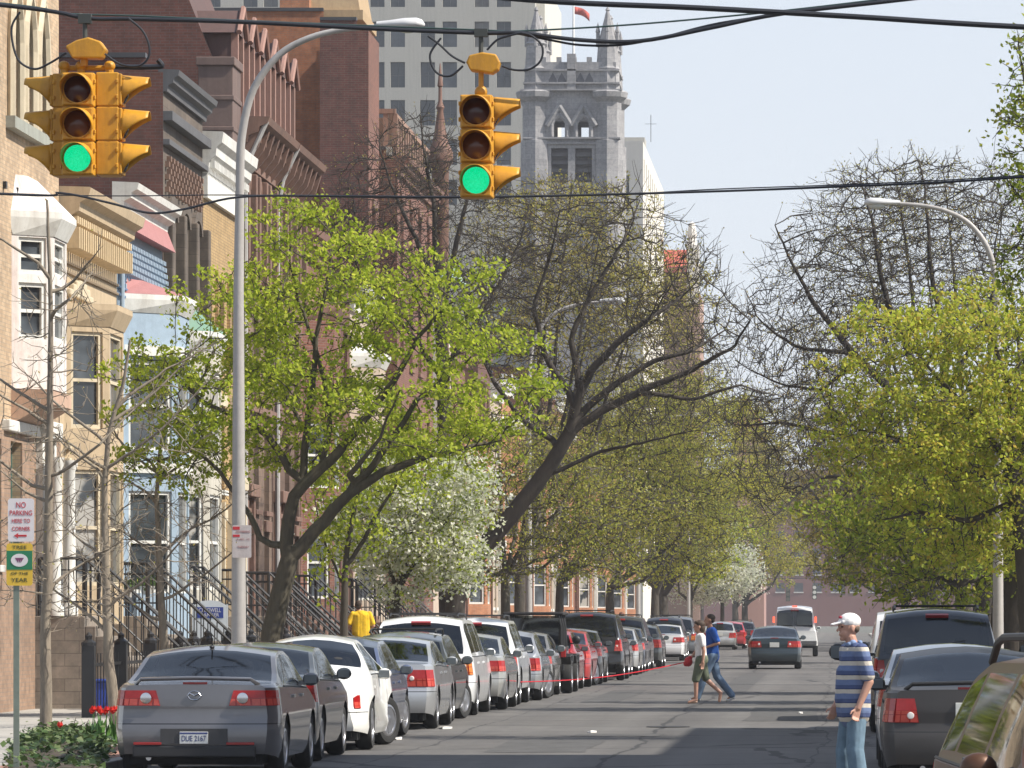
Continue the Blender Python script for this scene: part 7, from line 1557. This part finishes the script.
def stripes():
    t = NT('striped_shirt'); tc = t.node('ShaderNodeTexCoord'); sp_ = t.node('ShaderNodeSeparateXYZ'); t.l(tc.outputs['Object'], sp_.inputs[0])
    w1 = t.math('FRACT', t.math('MULTIPLY', t.math('ADD', sp_.outputs['Z'], t.math('MULTIPLY', t.noise(t.coord(), 3, 2), .02)), 1 / .130))
    c = t.mix(t.math('LESS_THAN', w1, .30), (.055, .08, .18), (.52, .47, .40)); c = t.mix(t.math('MULTIPLY', t.math('GREATER_THAN', w1, .62), .55), c, (.17, .23, .38)); c = t.mix(t.math('LESS_THAN', t.math('ABSOLUTE', t.math('SUBTRACT', w1, .33)), .03), c, (.02, .03, .09))
    n = t.noise(t.coord(), 7, 4); c = t.mix(.35, c, t.ramp(n, [(.3, (.7, .7, .7)), (.7, (1.2, 1.2, 1.2))]), 'MULTIPLY'); t.set(Base_Color=c, Roughness=.85); t.bump(n, .4, .03); return t.m
def cloth(col, bump=.5): 
    t = NT('cloth'); n = t.noise(t.coord(), 9, 5, .6); n2 = t.noise(t.coord(scale=(1, 1, .5)), 5, 3)
    t.set(Base_Color=t.ramp(n, [(.3, sc(col, .78)), (.7, sc(col, 1.15))]), Roughness=.9); t.bump(n2, bump, .04); return t.m
# the man in the white cap
p = Body('man in a white cap, blue and cream striped polo and jeans by the parked sedan', .13, 46.3, .004, 202)
hc = (.055, -.005, 1.635)
la = [(0, .185, 1.425), (-.055, .235, 1.14), (.055, .235, .90)]; ra = [(0, -.185, 1.425), (-.02, -.235, 1.14), (.11, -.19, .91)]
legs = [[(0, .095, .92), (.035, .11, .50), (-.03, .125, .10)], [(0, -.095, .92), (.045, -.125, .50), (.01, -.15, .10)]]
caps = head_caps(hc) + [((.0, 0, 1.42), (.035, 0, 1.54), .062, .056), ((0, 0, 1.0), (-.01, 0, 1.35), .095, .095), ((0, -.15, 1.40), (0, .15, 1.40), .05, .05)]
for arm, sd_ in ((la, 1), (ra, -1)): caps += [(arm[0], arm[1], .052, .042), (arm[1], arm[2], .043, .029)] + hand(arm[2], Vector(arm[2]) - Vector(arm[1]) + Vector((.02, 0, -.16)), -sd_, .9)
for lg in legs: caps += [(lg[0], lg[1], .085, .055), (lg[1], lg[2], .055, .04), (lg[2], (lg[2][0] + .12, lg[2][1], .05), .04, .035)]
p.blob('body', caps, SKIN, .0055, 3); eyes(p, hc)
sh = [((0, -.05, .87), (0, -.05, 1.2), .15, .15), ((.01, .05, .87), (.01, .05, 1.18), .15, .15), ((.05, 0, .97), (.05, 0, 1.2), .135, .13), ((.03, 0, 1.2), (.03, 0, 1.40), .125, .095), ((0, -.075, 1.2), (0, -.07, 1.36), .12, .10), ((0, .075, 1.2), (0, .07, 1.36), .12, .10), ((0, -.15, 1.405), (0, .15, 1.405), .075, .075), ((0, -.06, 1.45), (.01, .06, 1.45), .06, .06), ((0, 0, .84), (0, 0, 1.0), .15, .15)]
for arm in (la, ra): a, e = Vector(arm[0]), Vector(arm[1]); sh.append((a, a.lerp(e, .78), .072, .073))
p.blob('polo_shirt', sh, stripes(), .009, 5)
p.blob('collar', [((.01, -.05, 1.495), (.03, .05, 1.495), .036, .036), ((.06, -.05, 1.485), (.07, .05, 1.485), .022, .022), ((-.04, -.05, 1.50), (-.04, .05, 1.50), .025, .025)], cloth((.22, .30, .48)), .006, 3)
jn = [((0, -.05, .86), (0, .05, .86), .115, .115)]
for lg in legs: jn += [(Vector(lg[0]) * 1.0 + Vector((0, -.02 if lg[0][1] > 0 else .02, -.03)), lg[1], .098, .088), (lg[1], (lg[2][0], lg[2][1], .07), .086, .088)]
p.blob('jeans', jn, cloth((.13, .20, .26)), .009, 4)
for lg in legs: p.blob('shoe', [((lg[2][0] - .03, lg[2][1], .05), (lg[2][0] + .15, lg[2][1], .04), .048, .04)], plain((.1, .08, .06), .6), .008, 2)
cp = p.blob('cap', [('e', (hc[0] - .015, hc[1], hc[2] + .062), .108, .088, .080), ((hc[0] + .07, hc[1] - .045, hc[2] + .055), (hc[0] + .07, hc[1] + .045, hc[2] + .055), .018, .018), ((hc[0] + .07, hc[1] - .035, hc[2] + .055), (hc[0] + .165, hc[1] - .02, hc[2] + .030), .012, .009), ((hc[0] + .07, hc[1] + .035, hc[2] + .055), (hc[0] + .165, hc[1] + .02, hc[2] + .030), .012, .009), ((hc[0] + .07, hc[1], hc[2] + .06), (hc[0] + .17, hc[1], hc[2] + .033), .013, .01)], cloth((.76, .74, .72), .2), .006, 4)
m = MB(); q0 = p.w((hc[0] + .088, hc[1] + .02, hc[2] + .10)); m.ell(q0, .018, .018, .014, 8, 6); m.build('cap_badge', plain((.35, .03, .05), .6), cp, origin=(0, 0, 0))
p.blob('hair', [('e', (hc[0] - .055, hc[1], hc[2] - .005), .052, .076, .05)], plain((.10, .07, .05), .8, .3, 30), .006, 2)
# the couple crossing to the left
def walker(label, X, Y, hd, hgt, skin, front, back, arms, top, topm, low, lowm, hair, shoes, long_legs, hc, hairm):
    k = hgt / 1.75; p = Body(label, X, Y, .004, hd); S_ = lambda v: tuple(c * k for c in v)
    caps = [(c if isinstance(c[0], str) else c) for c in head_caps(hc)] + [(S_((0, 0, 1.40)), (hc[0] - .015, hc[1], hc[2] - .1), .055, .05), (S_((0, 0, 1.0)), S_((.01, 0, 1.35)), .105, .11)]
    for arm, cu, sd_ in arms: caps += [(arm[0], arm[1], .045, .038), (arm[1], arm[2], .038, .026)] + hand(arm[2], Vector(arm[2]) - Vector(arm[1]), sd_, cu, .95)
    for lg in (front, back): caps += [(lg[0], lg[1], .085, .055), (lg[1], lg[2], .055, .036), (lg[2], lg[3], .036, .03)]
    p.blob('body', caps, skin, .0075, 3); eyes(p, hc)
    p.blob(top[0], top[1], topm, .01, 5); p.blob(low[0], low[1], lowm, .01, 4); p.blob('hair', hair, hairm, .009, 3)
    for lg in (front, back):
        a, b_ = Vector(lg[2]), Vector(lg[3]); p.blob(shoes[0], [(a + Vector((-.03, 0, -.045)) if shoes[2] else a + Vector((0, 0, -.04)), b_, .036 if shoes[2] else .03, .034 if shoes[2] else .024)], shoes[1], .008, 2)
    return p
fr = [(0, .09, .88), (.10, .09, .49), (.10, .09, .085), (.24, .09, .035)]; bk = [(0, -.09, .88), (-.10, -.09, .50), (-.40, -.08, .22), (-.37, -.08, .06)]
aL = [(0, .17, 1.34), (-.05, .21, 1.07), (-.03, .21, .83)]; aR = [(0, -.17, 1.34), (.06, -.21, 1.08), (.20, -.18, .90)]
hc = (.045, 0, 1.535)
wm = walker('woman in a white T-shirt, olive shorts and sandals crossing with a red ball of ribbon', -2.76, 99.2, 184, 1.66, SKIN, fr, bk, ((aL, .6, -1), (aR, 1.0, 1)),
    ('t_shirt', [((0, -.05, .95), (.01, -.05, 1.3), .115, .11), ((0, .05, .95), (.01, .05, 1.3), .115, .11), ((.05, -.06, 1.2), (.05, .06, 1.2), .085, .085), ((0, -.14, 1.33), (0, .14, 1.33), .06, .06), ((0, 0, .9), (0, 0, 1.0), .13, .12)] + [(a[0], Vector(a[0]).lerp(Vector(a[1]), .6), .062, .062) for a in (aL, aR)]), cloth((.76, .74, .74), .3),
    ('shorts', [((-.02, -.05, .88), (-.02, .05, .88), .135, .135), (fr[0], (.10, .09, .50), .115, .088), (bk[0], (-.10, -.09, .52), .115, .085)]), cloth((.13, .15, .10)),
    [('e', (hc[0] - .03, 0, hc[2] + .045), .105, .088, .09), ('e', (hc[0] - .065, 0, hc[2] - .03), .065, .08, .09), ('e', (hc[0] + .04, 0, hc[2] + .085), .05, .07, .035)], ('sandal', plain((.45, .30, .22), .6), False), True, hc, HAIRB)
fr = [(0, .09, .95), (.17, .09, .52), (.30, .09, .12), (.44, .09, .07)]; bk = [(0, -.09, .95), (-.10, -.09, .54), (-.40, -.08, .16), (-.31, -.08, .06)]
aL = [(0, .20, 1.46), (-.11, .25, 1.20), (.13, .23, 1.12)]; aR = [(0, -.20, 1.46), (.06, -.25, 1.2), (.2, -.22, 1.0)]; hc = (.06, 0, 1.66)
walker('man in a royal blue T-shirt and jeans striding beside the woman in white', -2.56, 100.1, 184, 1.78, SKINT, fr, bk, ((aL, .8, -1), (aR, .8, 1)),
    ('t_shirt', [((0, -.06, 1.0), (.01, -.06, 1.4), .125, .125), ((0, .06, 1.0), (.01, .06, 1.4), .125, .125), ((0, -.16, 1.44), (0, .16, 1.44), .07, .07), ((-.01, 0, .93), (0, 0, 1.1), .14, .135)] + [(a[0], Vector(a[0]).lerp(Vector(a[1]), .75), .07, .07) for a in (aL, aR)]), cloth((.018, .09, .38), .4),
    ('jeans', [((-.01, -.05, .95), (-.01, .05, .95), .13, .13)] + [(lg[0], lg[1], .11, .085) for lg in (fr, bk)] + [(lg[1], Vector(lg[1]).lerp(Vector(lg[2]), .98), .085, .075) for lg in (fr, bk)]), cloth((.14, .21, .32)),
    [('e', (hc[0] - .03, 0, hc[2] + .05), .10, .082, .08), ('e', (hc[0] - .06, 0, hc[2] - .0), .055, .078, .06)], ('shoe', plain((.62, .62, .62), .6), True), True, hc, plain((.03, .02, .015), .8))
# red ribbon from her hand to the cars
a = wm.t.location + wm.w((.24, -.18, .84)); b = MB(); b.ell(a, .085, .07, .1, 12, 8); b.ell(a + Vector((.03, 0, .07)), .05, .05, .05); b.ell(a + Vector((-.05, 0, -.05)), .05, .05, .05); tag(b.build('ribbon_ball', plain((.50, .02, .03), .6), smooth=True, origin=tuple(a)), 'red ball of ribbon in the hand of the woman in white', 'ribbon')
e = P(504, 682, 97.3); e.x = -6.22; pp = [a + (e - a) * k / 16 - Vector((0, 0, .10 * math.sin(math.pi * k / 16))) for k in range(17)]; b = MB(); b.tube(pp, .011, 5); tag(b.build('ribbon', plain((.60, .015, .03), .6), smooth=True, origin=tuple(a)), 'long thin red ribbon stretched low along the parked cars', 'ribbon')
# man in the yellow shirt on the pavement, and a bystander among the cars
p = Body('man in a bright yellow T-shirt seen from behind, above the silver sedan roof', P(361, 0, 117.2).x, 117.2, .36, 100); hc = (.06, .06, 1.63)
aL = [(0, .19, 1.43), (-.03, .31, 1.17), (.19, .20, 1.08)]; aR = [(0, -.19, 1.43), (-.02, -.29, 1.16), (.18, -.16, 1.06)]; lg = [[(0, .09, .92), (.02, .11, .5), (0, .12, .09)], [(0, -.09, .92), (.02, -.11, .5), (0, -.12, .09)]]
caps = head_caps(hc) + [((0, 0, 1.4), (.04, .05, 1.54), .06, .055), ((0, 0, 1.0), (0, 0, 1.35), .095, .095)]
for arm, sd_ in ((aL, -1), (aR, 1)): caps += [(arm[0], arm[1], .05, .042), (arm[1], arm[2], .042, .03)] + hand(arm[2], Vector(arm[2]) - Vector(arm[1]), sd_, .8)
for q_ in lg: caps += [(q_[0], q_[1], .085, .055), (q_[1], q_[2], .055, .04), (q_[2], (q_[2][0] + .12, q_[2][1], .05), .04, .035)]
p.blob('body', caps, SKIN, .008, 3)
p.blob('t_shirt', [((0, 0, .9), (0, 0, 1.40), .14, .125), ((.01, -.03, 1.46), (0, -.19, 1.41), .07, .075), ((.01, .03, 1.46), (0, .19, 1.41), .07, .075), ((0, -.1, 1.0), (0, -.12, 1.38), .12, .11), ((0, .1, 1.0), (0, .12, 1.38), .12, .11), ((0, -.06, .93), (0, -.07, 1.36), .135, .13), ((0, .06, .93), (0, .07, 1.36), .135, .13), ((0, -.16, 1.41), (0, .16, 1.41), .075, .075), ((0, -.06, .88), (0, .06, .88), .125, .125)] + [(a[0], Vector(a[0]).lerp(Vector(a[1]), .75), .075, .075) for a in (aL, aR)], cloth((.68, .42, .012), .6), .01, 5)
p.blob('jeans', [((0, -.05, .88), (0, .05, .88), .12, .12)] + [(q_[0], q_[1], .105, .08) for q_ in lg] + [(q_[1], q_[2], .08, .07) for q_ in lg], cloth((.05, .07, .12)), .01, 4)
p.blob('hair', [('e', (hc[0] - .03, hc[1], hc[2] + .04), .10, .084, .09), ('e', (hc[0] - .055, hc[1], hc[2] - .02), .055, .076, .07)], plain((.035, .02, .012), .8), .009, 3)
p = Body('brown-haired bystander whose head shows over the dark cars', P(621.5, 0, 190).x, 190., .14, 95); hc = (.05, 0, 1.62)
caps = head_caps(hc) + [((0, 0, 1.4), (.04, 0, 1.54), .06, .055), ((0, 0, 1.0), (0, 0, 1.35), .095, .095)]
for sd_ in (1, -1): caps += [((0, .18 * sd_, 1.42), (-.03, .24 * sd_, 1.15), .05, .04), ((-.03, .24 * sd_, 1.15), (.05, .22 * sd_, .9), .04, .03)] + hand((.05, .22 * sd_, .9), (.1, 0, -1), sd_, .6)
for q_ in lg: caps += [(q_[0], q_[1], .085, .055), (q_[1], q_[2], .055, .04), (q_[2], (q_[2][0] + .12, q_[2][1], .05), .04, .035)]
p.blob('body', caps, SKIN, .01, 3)
p.blob('jacket', [((0, -.06, .9), (0, -.07, 1.36), .135, .13), ((0, .06, .9), (0, .07, 1.36), .135, .13), ((0, -.16, 1.41), (0, .16, 1.41), .075, .075)] + [((0, .18 * sd_, 1.42), (-.03, .24 * sd_, 1.15), .07, .06) for sd_ in (1, -1)], cloth((.05, .05, .06)), .012, 4)
p.blob('trousers', [((0, -.05, .88), (0, .05, .88), .12, .12)] + [(q_[0], q_[1], .105, .08) for q_ in lg] + [(q_[1], q_[2], .08, .07) for q_ in lg], cloth((.06, .06, .07)), .012, 4)
p.blob('hair', [('e', (hc[0] - .03, hc[1], hc[2] + .04), .115, .1, .11), ('e', (hc[0] - .06, hc[1], hc[2] - .05), .07, .1, .1)], plain((.12, .05, .03), .8), .01, 3)
